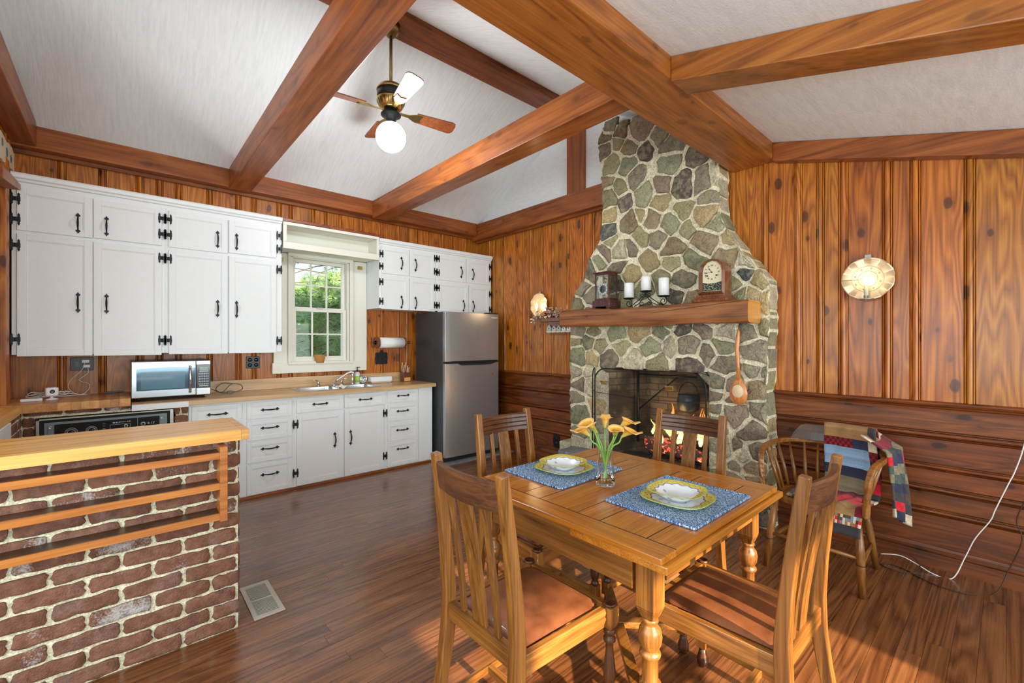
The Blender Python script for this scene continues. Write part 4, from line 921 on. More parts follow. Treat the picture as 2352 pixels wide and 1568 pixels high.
# switch plates and outlets on the kitchen wall
def plate_pts(w, h, k=7, amp=0.08):
    P = []
    for i in range(48):
        a = 2*pi*i/48; s_ = 1/max(abs(cos(a)), abs(sin(a))); s_ = min(s_, 1.25); rr_ = s_*(1+amp*cos(8*a)*0.5)
        P.append((w/2*rr_*cos(a)*0.95, h/2*rr_*sin(a)*0.95))
    return P
t = thing('switch_plate', 'ornate black iron switch plate under the paper towel roll', 'switch plate', (2.355, YA-0.01, 1.205))
mb = MB(); P = plate_pts(0.165, 0.15); P = [(u, v+(0.03*max(0, 1-abs(u)/0.03) if v > 0 else 0)) for u, v in P]; mb.prism(P, 0, 0.006, lambda u, v, d: (u, -d, v)); mb.build('plate', M['iron'], t, 0.002)
for x in (-0.045, 0.0, 0.045):
    mb = MB(); mb.box(x-0.014, x+0.014, -0.008, -0.006, -0.022, 0.022); mb.box(x-0.004, x+0.004, -0.018, -0.006, -0.006, 0.006); mb.build('toggle' if x < 0.04 else 'socket', M['black'], t, 0.001)
for u in (-1, 1):
    mb = MB(); mb.tube([(u*0.068+0.006*cos(k*pi/6), -0.007, 0.03+0.01*sin(k*pi/6)) for k in range(12)], 0.0012, 4, closed=True); mb.build('scroll', M['iron'], t)
t = thing('wall_outlet', 'square black four-way power outlet right of the microwave', 'outlet', (0.988, YA-0.01, 1.197))
mb = MB(); mb.box(-0.06, 0.06, -0.006, 0, -0.06, 0.06); mb.build('plate', M['dark'], t, 0.003)
for x in (-0.028, 0.028):
    for z in (-0.026, 0.026):
        mb = MB(); mb.lathe((x, -0.006, z), [(0.019, 0), (0.019, 0.002), (0.001, 0.002)], 16, Matrix.Rotation(pi/2, 3, 'X')); mb.box(x-0.007, x-0.004, -0.0095, -0.008, z-0.003, z+0.008); mb.box(x+0.004, x+0.007, -0.0095, -0.008, z-0.003, z+0.008); mb.build('socket', M['black'], t)
t = thing('wall_outlet', 'wide dark outlet plate under the left cabinet with two white plugs in it', 'outlet', (-0.243, YA-0.01, 1.222))
mb = MB(); mb.box(-0.068, 0.068, -0.006, 0, -0.055, 0.055); mb.build('plate', M['dark'], t, 0.003)
mb = MB(); mb.box(-0.04, -0.02, -0.008, -0.006, -0.02, 0.02); mb.build('toggle', M['black'], t)
for i, z in enumerate((0.022, -0.018)):
    mb = MB(); mb.box(0.0, 0.045, -0.036, -0.006, z-0.012, z+0.012); o = mb.build('usb_plug', M['wplast'], None, 0.004, loc=(-0.243+0.005*i, YA-0.01, 1.222))
    tag(o, ('upper' if i == 0 else 'lower')+' small white plug in the dark wall outlet plate', 'plug')
t = thing('webcam', 'small white webcam with black lens standing on the butcher block', 'camera', (-0.39, 4.72, 0.9725), rz=0.25)
mb = MB(); mb.lathe((0, 0, 0), [(0.035, 0), (0.035, 0.006), (0.018, 0.011), (0.008, 0.016), (0.008, 0.03)], 20); mb.build('stand', M['wplast'], t)
mb = MB(); mb.box(-0.036, 0.036, -0.022, 0.026, 0.028, 0.092); hd = mb.build('head', M['wplast'], t, 0.012, seg=4)
mb = MB(); mb.lathe((0, -0.0215, 0.062), [(0.014, 0), (0.014, 0.003), (0.009, 0.004), (0.001, 0.002)], 18, Matrix.Rotation(pi/2, 3, 'X')); mb.build('lens', M['black'], hd)
mb = MB(); mb.box(-0.055, 0.055, -0.014, 0.014, 0, 0.022); tag(mb.build('power_adapter', M['wplast'], None, 0.006, loc=(-0.485, 4.66, 0.9728)), 'flat white power adapter lying left of the webcam', 'adapter')
r = random.Random(12); mb = MB()
zc = 0.977
for k in range(7):
    pts = []; ph = r.uniform(0, 6); cx, cy = -0.40+r.uniform(-0.05, 0.06), 4.88+r.uniform(-0.02, 0.03); rx, ry = r.uniform(0.06, 0.13), r.uniform(0.02, 0.05)
    for i in range(26): a = ph+i*2*pi/24; pts.append((cx+rx*cos(a), cy+ry*sin(a), zc+0.006+0.018*(1+sin(a*1.0+ph))*r.uniform(0.8, 1.1)))
    mb.tube(pts, 0.0024, 5)
mb.tube([(-0.40, 4.88, zc), (-0.27, 4.93, 0.978), (-0.19, 4.99, 0.975)], 0.0024, 5)
for sx, pts in ((0, [(-0.222, 5.0, 1.24), (-0.245, 4.99, 1.17), (-0.31, 4.98, 1.09), (-0.315, 4.97, 1.03), (-0.27, 4.97, 0.985), (-0.21, 4.97, 0.977), (-0.30, 4.93, 0.976)]), (1, [(-0.21, 5.0, 1.20), (-0.205, 4.99, 1.15), (-0.255, 4.985, 1.10), (-0.24, 4.985, 1.08), (-0.20, 4.985, 1.06), (-0.20, 4.98, 1.02), (-0.24, 4.97, 0.98), (-0.33, 4.93, 0.976)])):
    q = []
    for i in range(len(pts)-1):
        p0 = Vector(pts[max(i-1, 0)]); p1 = Vector(pts[i]); p2 = Vector(pts[i+1]); p3 = Vector(pts[min(i+2, len(pts)-1)])
        for k in range(5):
            s_ = k/5; q.append(0.5*((2*p1)+(p2-p0)*s_+(2*p0-5*p1+4*p2-p3)*s_*s_+(3*p1-p0-3*p2+p3)*s_**3))
    mb.tube(q, 0.0024, 5)
tag(mb.build('cable', M['cordw'], None), 'tangle of thin white charging cable on the butcher block', 'cable')
mb = MB(); mb.box(-0.12, 0.01, 5.015, 5.035, 0, 0.010); mb.box(-0.09, -0.02, 5.01, 5.02, 0.0, 0.014)
tag(mb.build('magnet_strip', M['black'], None, 0.002, loc=(0, 0, 0.9728)), 'slim black strip lying at the back of the butcher block', 'strip')
t = thing('window_basket', 'small woven basket standing on the kitchen window sill', 'basket', (1.617, 4.985, 1.1755))
mb = MB(); mb.lathe((0, 0, 0), [(0.001, 0), (0.042, 0), (0.05, 0.04), (0.06, 0.082), (0.062, 0.088), (0.056, 0.088), (0.045, 0.04), (0.038, 0.006), (0.001, 0.006)], 20, sq=0.7); mb.build('body', M['basket'], t)
mb = MB()
for q in range(5): mb.tube([((0.0435+0.0042*q)*cos(a*pi/10), (0.0435+0.0042*q)*0.72*sin(a*pi/10), 0.008+0.018*q) for a in range(20)], 0.0028, 5, closed=True)
mb.build('woven_band', M['basket'], t)
# ------------------------------------------------ refrigerator
t = thing('refrigerator', 'dark stainless top-freezer refrigerator at the end of the kitchen run', 'refrigerator', (3.17, 4.3, 0))
fx0, fx1, fy, fyb = 2.775, 3.575, 4.275, 4.96
mb = MB(); mb.box(fx0, fx1, fy+0.065, fyb, 0.03, 1.755); wb(mb, 'body', 'fridgeside', t, 0.006)
def fdoor(nm, z0, z1):
    mb = MB(); n = 14
    xs = [fx0+0.002+(fx1-fx0-0.004)*i/n for i in range(n+1)]
    ys = [fy+0.012-0.012*sin(pi*i/n)**0.6 for i in range(n+1)]
    pl = list(zip(xs, ys))+[(fx1-0.002, fy+0.06), (fx0+0.002, fy+0.06)]
    mb.prism(pl, z0, z1, lambda u, v, d: (u, v, d)); return wb(mb, nm, 'steel', t, 0.004)
lo = fdoor('lower_door', 0.065, 1.150); up = fdoor('freezer_door', 1.172, 1.752)
mb = MB(); mb.box(fx0+0.005, fx1-0.005, fy+0.03, fy+0.07, 1.148, 1.175); wb(mb, 'door_gap', 'dark', t)
def grip(par, pts):
    mb = MB(); mb.prism(pts, fy-0.022, fy+0.012, lambda u, v, d: (u, d, v)); wb(mb, 'handle', 'dark', par, 0.004)
grip(lo, [(2.94, 1.150), (2.99, 1.128), (3.42, 1.128), (3.50, 1.150)])
grip(up, [(2.84, 1.172), (3.55, 1.172), (3.52, 1.180), (2.88, 1.180)])
mb = MB(); mb.box(3.45, 3.54, fy+0.0005, fy+0.006, 1.695, 1.713); bd = wb(mb, 'badge', 'label', up, 0.001)
mb = MB(); mb.lathe((3.46, fy-0.001, 1.01), [(0.012, 0), (0.012, 0.003), (0.001, 0.004)], 14, Matrix.Rotation(pi/2, 3, 'X')); wb(mb, 'indicator_sticker', 'red', lo)
mb = MB(); mb.box(fx0+0.01, fx1-0.01, fy+0.05, fy+0.09, 0.0, 0.062); wb(mb, 'toe_grille', 'dark', t, 0.002)
mb = MB(); mb.box(fx0+0.60, fx0+0.78, fy+0.0, fy+0.06, 1.755, 1.765); wb(mb, 'hinge_cover', 'dark', t, 0.003)
mb = MB(); mb.box(2.745, 3.76, 4.20, 4.99, 0.0, 0.012); o = mb.build('floor_threshold', M['slate'], None, 0.003); o['kind'] = 'structure'; o.name = 'floor_threshold'
# floor register
t = thing('floor_register', 'beige slotted heating register set in the floor by the brick counter', 'floor vent', (0.57, 2.70, 0.0))
mb = MB(); w2, l2 = 0.072, 0.19
for a in ((-w2, w2, -l2, -l2+0.03), (-w2, w2, l2-0.03, l2), (-w2, -w2+0.022, -l2+0.03, l2-0.03), (w2-0.022, w2, -l2+0.03, l2-0.03), (-w2+0.02, w2-0.02, -0.004, 0.004)): mb.box(*a, 0.0003, 0.006)
mb.build('frame', M['vent'], t, 0.001)
mb = MB(); mb.box(-w2+0.01, w2-0.01, -l2+0.02, l2-0.02, 0.0003, 0.0012); mb.build('duct_shade_sheet', M['shadowgap'], t)  # dark sheet put in for the shade below the slats
mb = MB()
for i in range(24):
    y = -l2+0.036+i*(2*l2-0.072)/23; mb.box(-w2+0.02, w2-0.02, y-0.0026, y+0.0026, 0.0015, 0.0045)
mb.build('slats', M['vent'], t)
# ------------------------------------------------ brick bar counter
t = thing('brick_counter', 'brick breakfast counter with a thick butcher block top in the left foreground', 'counter', (-0.3, 2.65, 0))
mo = MB(); mo.box(-1.0, 0.428, 2.515, 2.80, 0, 0.93); wb(mo, 'mortar', 'bmortar', t)
mb = MB(); r = random.Random(17)
bricks(mb, None, -1.0, 0.435, 0.008, 0.930, 0.212, 0.0715, 0.0125, lambda u, z, d: (u, 2.513-d, z), 0.010, r, off=0.06, jit=0.005, white=0.22)
wb(mb, 'bricks', 'brick', t); mb = MB()
bricks(mb, None, 2.52, 2.80, 0.008, 0.930, 0.212, 0.0715, 0.0125, lambda u, z, d: (0.428+d, u, z), 0.008, r, jit=0.004, white=0.2)
wb(mb, 'bricks', 'brick', t)
mb = MB(); yy = 2.44; r = random.Random(6)
while yy < 2.885:
    w = min(r.uniform(0.03, 0.045), 0.2+2.886-yy, 2.886-yy); mb.box(-1.05, 0.43, yy+0.0003, yy+w-0.0003, 0.931, 0.98, col=(r.uniform(0.35, 0.8), r.random(), 0.004)); yy += w
mb.box(0.4305, 0.462, 2.44, 2.886, 0.931, 0.98, col=(0.45, 0.5, 0)); wb(mb, 'countertop', 'blockX', t, 0.0012)
# wall rack on the counter
t = thing('magazine_rack', 'slim three-shelf wooden rack screwed to the front of the brick counter', 'rack', (-0.3, 2.5, 0.58))
mb = MB(); mb.col = (0.4, 0.2, 0); mb.box(0.338, 0.368, 2.398, 2.502, 0.575, 0.918); wb(mb, 'end_post', 'rack', t, 0.002)
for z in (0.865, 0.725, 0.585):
    mb = MB(); mb.box(-0.95, 0.338, 2.414, 2.502, z+0.012, z+0.027, col=(0.3, z, 0)); wb(mb, 'shelf', 'oakdX', t, 0.001)  # darker oak puts the deep shade on the shelf tops into the colour
    mb = MB(); mb.box(-0.95, 0.338, 2.400, 2.414, z-0.002, z+0.028, col=(0.62, z+0.3, 0.004)); wb(mb, 'rail', 'rack', t, 0.0015)
# board hung high on the left wall
mb = MB(); r = random.Random(4); P = []
for i in range(13): P.append((4.30+0.53*i/12, 2.60+0.05*i/12+r.uniform(-0.012, 0.012)))
for i in range(13): P.append((4.84-0.54*i/12, 2.79-0.02*i/12+r.uniform(-0.012, 0.012)))
mb.prism(P, 0, 0.02, lambda u, v, d: (XL+0.012+d, u, v), col=(0.62, 0.52, 0.36))
tt = thing('driftwood_plaque', 'pale rustic wooden plaque hung high on the left wall', 'plaque', (XL+0.02, 4.5, 2.7))
wb(mb, 'board', 'tinted', tt, 0.004)
mb = MB()
for y, z, s_ in ((4.40, 2.72, 0.03), (4.55, 2.70, 0.035), (4.70, 2.70, 0.03)): mb.sphere((XL+0.032, y, z), s_, 8, 5)
for v in range(len(mb.v)): mb.v[v] = (XL+0.032+(mb.v[v][0]-XL-0.032)*0.1, mb.v[v][1], mb.v[v][2])
wb(mb, 'painted_leaf', plain('leaf_paint', C3(84, 104, 118), 0.6), tt)
mb = MB(); mb.col = (0.4, 0.4, 0); mb.prism([(3.9, 2.44), (4.5, 2.48), (4.5, 2.44), (3.9, 2.36)], 0, 0.10, lambda u, v, d: (XL+0.002+d, u, v)); tag(mb.build('wall_shelf', M['beamY'], None, 0.003), 'dark end of a wooden shelf on the left wall below the plaque', 'shelf')
# ------------------------------------------------ ceiling fan
t = thing('ceiling_fan', 'brass and wood ceiling fan with a lit round globe', 'ceiling fan', (1.554, 3.16, 3.845))
mb = MB(); mb.lathe((0, 0, 0), [(0.001, 0.0), (0.07, 0.0), (0.065, -0.05), (0.03, -0.09), (0.001, -0.09)], 20); mb.build('canopy', M['bronze'], t)
mb = MB(); mb.tube([(0, 0, -0.08), (0, 0, -0.46)], 0.012, 10); mb.build('downrod', M['bronze'], t)
mb = MB(); mb.lathe((0, 0, -0.64), [(0.06, -0.02), (0.085, 0.0), (0.105, 0.045), (0.108, 0.055), (0.108, 0.058)], 30); mb.lathe((0, 0, -0.64), [(0.108, 0.125), (0.106, 0.135), (0.09, 0.16), (0.04, 0.175), (0.001, 0.178)], 30); hb = mb.build('motor_housing', M['brass'], t)
mb = MB(); mb.lathe((0, 0, -0.64), [(0.104, 0.058), (0.104, 0.126)], 30); mb.build('motor_band', M['dark'], hb)
mb = MB()
for k in range(20): a = k*pi/10; mb.bar((0.085*cos(a), 0.085*sin(a), -0.635), (0.104*cos(a), 0.104*sin(a), -0.597), 0.006, 0.005)
mb.build('vent_ribs', M['dark'], hb)
mb = MB(); mb.lathe((0, 0, -0.70), [(0.001, 0.05), (0.05, 0.045), (0.055, 0.02), (0.075, 0.01), (0.075, 0.0), (0.04, -0.012), (0.036, -0.08), (0.05, -0.085), (0.001, -0.085)], 24); mb.build('light_fitter', M['iron'], t)
mb = MB(); mb.sphere((0, 0, -0.865), 0.113, 28, 18); mb.build('globe', M['globe'], t)
def fan_blade(az, nm='blade'):
    R_ = Matrix.Rotation(az, 3, 'Z'); tw = Matrix.Rotation(radians(-14), 3, 'X')
    mb = MB(); P = []
    for x, y in ((0.20, -0.050), (0.50, -0.066), (0.525, -0.055), (0.535, -0.03), (0.535, 0.03), (0.525, 0.055), (0.50, 0.066), (0.20, 0.050)): P.append((x, y))
    mb.prism(P, -0.004, 0.004, lambda u, v, d: R_ @ (Matrix.Rotation(radians(-14), 3, 'X') @ Vector((u, v, d)))+Vector((0, 0, -0.66)), col=(0.35, az, 0))
    bl = mb.build('blade', M['walnut'] , t, 0.001)
    mb = MB()
    mb.prism([(0.07, -0.012), (0.14, -0.014), (0.19, -0.04), (0.25, -0.035), (0.23, 0), (0.25, 0.035), (0.19, 0.04), (0.14, 0.014), (0.07, 0.012)], -0.010, -0.0045, lambda u, v, d: R_ @ (tw @ Vector((u, v, d)))+Vector((0, 0, -0.66)))
    mb.build('blade_iron', M['brass'], bl)
# blade directions worked out from where each tip lies in the room
for az in (radians(-8), radians(82), radians(172), radians(262)): fan_blade(az)
lamp('fan_light', 'POINT', (1.554, 3.16, 2.84), 28, (0.95, 0.98, 1.0), shadow_soft_size=0.1)
# ================================================================= FIREPLACE
XF = 3.60
SEEDS = """2.63,3.56,D 2.47,3.43,B 2.67,3.44,B 2.67,3.31,P 2.52,3.32,O 2.26,3.39,P 2.07,3.26,D 2.39,3.25,B 2.21,3.16,N 1.95,3.12,D 2.6,3.15,O 2.41,3.09,G 2.31,2.95,D 1.98,2.97,G 1.75,2.95,N 2.64,2.99,B 2.5,2.9,O 2.62,2.84,O 2.42,2.73,N 2.21,2.75,G 2.05,2.79,P 1.87,2.75,N 1.68,2.75,D 1.63,2.59,D 1.56,2.76,L 2.07,2.65,T 2.62,2.64,T 2.38,2.53,B 2.14,2.53,B 2.26,2.58,T 1.87,2.53,O 1.98,2.45,G 1.65,2.44,T 1.58,2.36,G 2.63,2.5,K 1.82,2.35,O 2.28,2.39,O 2.07,2.35,D 2.38,2.31,D 2.59,2.38,O 2.5,2.29,L 2.65,2.28,P 1.93,2.24,B 1.66,2.21,B 1.47,2.21,T 2.73,2.21,G 2.5,2.14,D 2.19,2.13,T 1.94,2.1,O 1.74,2.1,G 1.5,2.09,B 1.33,2.06,L 2.88,2.12,D 2.37,2.02,T 1.36,1.92,K 1.45,1.84,O 1.23,1.85,T 2.96,1.96,D 2.88,1.87,D 3.01,1.8,O 2.51,1.95,N 2.25,1.9,G 2.05,1.95,O 1.84,1.92,D 1.89,1.79,N 2.5,1.8,O 1.4,1.76,O 1.29,1.74,T 1.2,1.71,T 1.78,1.74,B 1.47,1.75,G 2.9,1.66,D 2.7,1.66,O 2.2,1.66,D 1.6,1.62,B 2.0,1.62,O 1.3,1.6,G 3.01,1.52,D 2.82,1.5,O 2.51,1.49,G 2.28,1.52,T 2.09,1.5,G 1.84,1.5,N 1.66,1.5,P 1.51,1.47,L 1.32,1.47,D 1.22,1.5,O 3.02,1.4,O 2.87,1.39,G 2.75,1.35,O 2.47,1.34,O 2.16,1.37,G 1.97,1.35,L 1.8,1.37,D 1.65,1.32,D 1.53,1.38,G 1.27,1.34,D 3.01,1.24,G 2.84,1.24,T 3.06,1.1,L 2.87,1.11,L 2.63,1.22,D 2.36,1.24,L 2.09,1.21,O 1.8,1.2,N 1.51,1.21,D 1.29,1.18,D 1.2,1.16,D 2.99,0.96,P 3.04,0.79,D 3.01,0.65,G 2.82,0.95,L 2.80,0.75,T 2.80,0.55,L 1.57,1.06,D 1.58,0.98,P 1.44,1.06,P 1.25,1.03,B 1.45,0.94,D 1.56,0.85,D 1.44,0.84,P 1.25,0.89,D 1.31,0.71,P 1.41,0.59,D 1.26,0.55,N 1.42,0.42,D 1.28,0.44,B 1.58,0.71,G 1.55,0.57,L 1.35,0.51,L 2.99,0.48,G 3.01,0.31,L 3.01,0.17,L 2.78,0.36,L 1.61,0.43,L 1.58,0.33,O 1.44,0.32,B 1.27,0.34,B 1.39,0.24,D 1.24,0.23,B 1.52,0.19,O 1.34,0.14,D 1.21,0.13,N 1.53,0.06,L 3.0,0.05,G 2.8,0.15,T"""
SC = {'D': (128, 120, 104), 'B': (142, 122, 96), 'P': (138, 118, 106), 'O': (152, 144, 108), 'G': (136, 136, 110), 'N': (96, 86, 80), 'L': (184, 176, 152), 'T': (176, 154, 112), 'K': (72, 76, 78)}
LP = [(3.56, 2.672), (3.52, 2.705), (3.40, 2.754), (3.22, 2.727), (2.90, 2.70), (2.64, 2.70), (2.43, 2.727), (2.275, 2.853), (2.06, 2.939), (1.845, 3.10), (1.57, 3.12), (1.05, 3.12), (0.86, 3.13), (0.40, 3.11), (0.0, 3.12)]
RP = [(3.4, 1.60), (2.80, 1.56), (2.47, 1.55), (2.38, 1.53), (2.17, 1.42), (1.94, 1.235), (1.84, 1.185), (1.68, 1.185), (1.35, 1.19), (1.03, 1.205), (0.70, 1.19), (0.38, 1.20), (0.0, 1.18)]
def edge(P, z):
    if z >= P[0][0]: return P[0][1]
    for (za, ya), (zb_, yb) in zip(P, P[1:]):
        if zb_ <= z <= za: return yb+(ya-yb)*(z-zb_)/(za-zb_)
    return P[-1][1]
OP = (1.63, 2.62, 0.30, 1.135)      # fire opening y0,y1,z0,z1
def top_z(y): return 3.60 if y > 2.4 else 3.60-(2.4-y)*0.55
fp = thing('fireplace', 'floor to ceiling fieldstone fireplace with tapering chimney breast and hewn beam mantel', 'fireplace', (XF, 2.15, 0))
r = random.Random(31)
mb = MB(); ny = 16; zz = 0.0; rows = []
while zz < 3.62: rows.append(zz); zz += 0.055
jr = {z: (r.uniform(-0.012, 0.012), r.uniform(-0.012, 0.012)) for z in rows}
def mpt(z, y, x=None):
    return (x if x is not None else XF+0.012, y, min(z, top_z(y)))
for za, zb_ in zip(rows, rows[1:]):
    l0, r0 = edge(LP, za)+jr[za][0], edge(RP, za)+jr[za][1]; l1, r1 = edge(LP, zb_)+jr[zb_][0], edge(RP, zb_)+jr[zb_][1]
    zm = (za+zb_)/2
    spans = [(r0, l0, r1, l1)]
    if OP[2]-0.03 < zm < OP[3]: spans = [(r0, OP[0], r1, OP[0]), (OP[1], l0, OP[1], l1)]
    for a0, b0, a1, b1 in spans:
        mb.add([mpt(za, a0), mpt(za, b0), mpt(zb_, b1), mpt(zb_, a1)], [(0, 1, 2, 3)])
    for a, b in ((r0, r1), (l0, l1)): mb.add([mpt(za, a), mpt(zb_, b), mpt(zb_, b, XB), mpt(za, a, XB)], [(0, 1, 2, 3)])
mb.add([(XF+0.012, edge(RP, 3.1), top_z(1.6)), (XF+0.012, 2.67, 3.6), (XB, 2.67, 3.6), (XB, edge(RP, 3.1), top_z(1.6))], [(0, 1, 2, 3)])
wb(mb, 'mortar_bed', 'mortar', fp, recalc=False)
seeds = [(float(a), float(b), c) for a, b, c in (q.split(',') for q in SEEDS.split())]
WT = [random.Random(i*13+5).uniform(-0.022, 0.022) for i in range(len(seeds))]
def clip(poly, nx, nz, c):          # keep nx*y+nz*z <= c
    out = []
    for i in range(len(poly)):
        p, q = poly[i], poly[(i+1) % len(poly)]; dp = nx*p[0]+nz*p[1]-c; dq = nx*q[0]+nz*q[1]-c
        if dp <= 0: out.append(p)
        if (dp < 0 < dq) or (dq < 0 < dp): t_ = dp/(dp-dq); out.append((p[0]+(q[0]-p[0])*t_, p[1]+(q[1]-p[1])*t_))
    return out
mb = MB()
for i, (sy, sz, cc) in enumerate(seeds):
    ra = random.Random(i*7+1); R0 = ra.uniform(0.12, 0.17); an = ra.uniform(0, pi); el = ra.uniform(0.75, 1.0)
    poly = [(sy+R0*(cos(an)*cos(q)-el*sin(an)*sin(q)), sz+R0*(sin(an)*cos(q)+el*cos(an)*sin(q))) for q in [k*2*pi/9 for k in range(9)]]
    for j, (ty, tz, _) in enumerate(seeds):
        if i == j: continue
        dy, dz = ty-sy, tz-sz; d = math.hypot(dy, dz)
        if d < 0.5:
            dw = (WT[i]-WT[j])*min(1.0, d/0.2); poly = clip(poly, dy/d, dz/d, ((sy+ty)/2*dy+(sz+tz)/2*dz)/d+dw-0.007-0.009*((i*7+j*7) % 5)/4)
        if len(poly) < 3: break
    if len(poly) < 3: continue
    # resample with jitter, clamp to the outline and the opening
    ring = []
    for k in range(len(poly)):
        p, q = poly[k], poly[(k+1) % len(poly)]; L = math.hypot(q[0]-p[0], q[1]-p[1]); n = max(1, int(L/0.028))
        for m_ in range(n): ring.append((p[0]+(q[0]-p[0])*m_/n, p[1]+(q[1]-p[1])*m_/n))
    cy = sum(p[0] for p in ring)/len(ring); cz = sum(p[1] for p in ring)/len(ring)
    R2 = []
    for (y, z) in ring:
        a = math.atan2(z-cz, y-cy); s_ = 1+0.07*sin(3*a+i)+0.04*sin(5*a+i*2.3)+r.uniform(-0.035, 0.035)-0.02
        y, z = cy+(y-cy)*s_, cz+(z-cz)*s_
        z = max(0.004, min(z, top_z(y)-0.01)); y = max(edge(RP, z)+r.uniform(-0.004, 0.012), min(edge(LP, z)-r.uniform(-0.006, 0.012), y))
        if OP[0]-0.008 < y < OP[1]+0.008 and z < OP[3]+0.008:
            if z > OP[3]-0.10 and OP[0]+0.06 < y < OP[1]-0.06: z = OP[3]+0.008
            elif y > 2.1: y = OP[1]+0.008
            else: y = OP[0]-0.008
        R2.append((y, z))
    N = len(R2); cy = sum(p[0] for p in R2)/N; cz = sum(p[1] for p in R2)/N; vs = []; h = r.uniform(0.016, 0.032); tl, tz_ = r.uniform(-0.12, 0.12), r.uniform(-0.12, 0.12)
    for sc, dp in ((1.02, -0.012), (1.0, 0.35*h), (0.93, 0.8*h), (0.72, h), (0.4, h*1.08)):
        for (y, z) in R2:
            yy, zz = cy+(y-cy)*sc, cz+(z-cz)*sc; nn = r.uniform(-0.003, 0.003) if sc > 0.9 else r.uniform(-0.005, 0.005)
            vs.append((XF+0.012-dp-nn-((yy-cy)*tl+(zz-cz)*tz_ if dp > 0.01 else 0), yy, zz))
    vs.append((XF+0.012-h*1.1, cy, cz)); fs = []
    for k in range(4):
        for m_ in range(N): fs.append((k*N+m_, k*N+(m_+1) % N, (k+1)*N+(m_+1) % N, (k+1)*N+m_))
    for m_ in range(N): fs.append((4*N+m_, 4*N+(m_+1) % N, 5*N))
    b = SC[cc]; v = r.uniform(0.85, 1.15); mb.add(vs, fs, col=tuple(lin(q*v)*1.0 for q in b), smooth=(i % 3 != 0))
# stones turned round the right-hand return
zz = 0.02
while zz < 3.0:
    h = r.uniform(0.10, 0.2); e0, e1 = edge(RP, zz), edge(RP, zz+h); cc = SC[r.choice('DGTLBO')]
    vs = [];
    for x, o_ in ((XF+0.02, 0.016), (XB-0.03, 0.016)):
        for z, e in ((zz+0.012, e0), (zz+h-0.012, e1)): vs.append((x, e-o_*r.uniform(0.2, 0.8), z))
    vs2 = [(x, (e0 if k % 2 == 0 else e1)+0.02, z) for k, (x, _, z) in enumerate(vs)]
    mb.add(vs+vs2, [(0, 1, 3, 2), (0, 2, 6, 4), (1, 5, 7, 3), (0, 4, 5, 1), (2, 3, 7, 6)], col=tuple(lin(q) for q in cc)); zz += h
wb(mb, 'stones', 'stone', fp)
# ledge stones at the lower left
mb = MB()
for a in ((3.10, 3.24, 0.17, 0.335, 'L'), (3.08, 3.22, 0.0, 0.15, 'L')):
    mb.box(XF-0.05, XB-0.03, a[0], a[1], a[2], a[3], col=tuple(lin(q) for q in SC[a[4]]))
wb(mb, 'ledge_stone', 'stone', fp, 0.02, seg=3)
# raised hearth
mb = MB(); mb.box(3.34, XF+0.02, 1.62, 3.06, 0.24, 0.30); wb(mb, 'hearth_slab', 'slate', fp, 0.008)
mb = MB(); mb.box(3.38, XF+0.01, 1.66, 3.02, 0.0, 0.24); wb(mb, 'hearth_base', 'mortar', fp)
# fire box
mb = MB(); a, b, z0, z1 = OP; xb = 4.12
mb.add([(XF-0.0, a, z0), (XF, b, z0), (xb, b-0.12, z0), (xb, a+0.12, z0)], [(0, 1, 2, 3)])
mb.add([(XF, a, z1), (XF, b, z1), (xb, b-0.12, z1+0.1), (xb, a+0.12, z1+0.1)], [(3, 2, 1, 0)])
mb.add([(XF, a, z0), (xb, a+0.12, z0), (xb, a+0.12, z1+0.1), (XF, a, z1)], [(0, 1, 2, 3)])
mb.add([(XF, b, z0), (xb, b-0.12, z0), (xb, b-0.12, z1+0.1), (XF, b, z1)], [(3, 2, 1, 0)])
mb.add([(xb, a+0.12, z0), (xb, b-0.12, z0), (xb, b-0.12, z1+0.1), (xb, a+0.12, z1+0.1)], [(0, 1, 2, 3)])
wb(mb, 'firebox', 'fireb', fp, recalc=False)
mb = MB(); mb.col = (0.5, 0.4, 0.0); r = random.Random(14)
MY0, MY1 = 1.235, 3.04
def mpf(a, b):
    y = MY0+(MY1-MY0)*a; n = 8; ang = b*2*pi
    cxm, czm = 3.475, 1.630+0.006*sin(a*9); hx, hz = 0.125+0.004*sin(a*13+1), 0.083+0.003*sin(a*17)
    c, s_ = cos(ang), sin(ang); k = (abs(c)**8+abs(s_)**8)**(-1/8)
    return (cxm+hx*c*k, y, czm+hz*s_*k+0.012*(a-0.5))
mb.grid(lambda a, b: mpf(a, b), 30, 28, smooth=True)
mo = wb(mb, 'mantel_beam', 'mantel', fp)
mb = MB(); P = [mpf(0, k/28) for k in range(28)]; Q = [mpf(1, k/28) for k in range(28)]
mb.add(P, [tuple(range(28))], col=(0.5, 0, 0)); wb(mb, 'mantel_end', 'blockX', mo, recalc=False)
mb = MB(); mb.add(Q, [tuple(reversed(range(28)))], col=(0.5, 0, 0)); wb(mb, 'mantel_end', 'blockX', mo, recalc=False)
mb = MB(); mb.tube([(3.348, MY0+0.05, 1.70), (3.35, 2.0, 1.648), (3.35, 3.03, 1.655)], 0.0016, 4); wb(mb, 'crack', 'soot', mo)
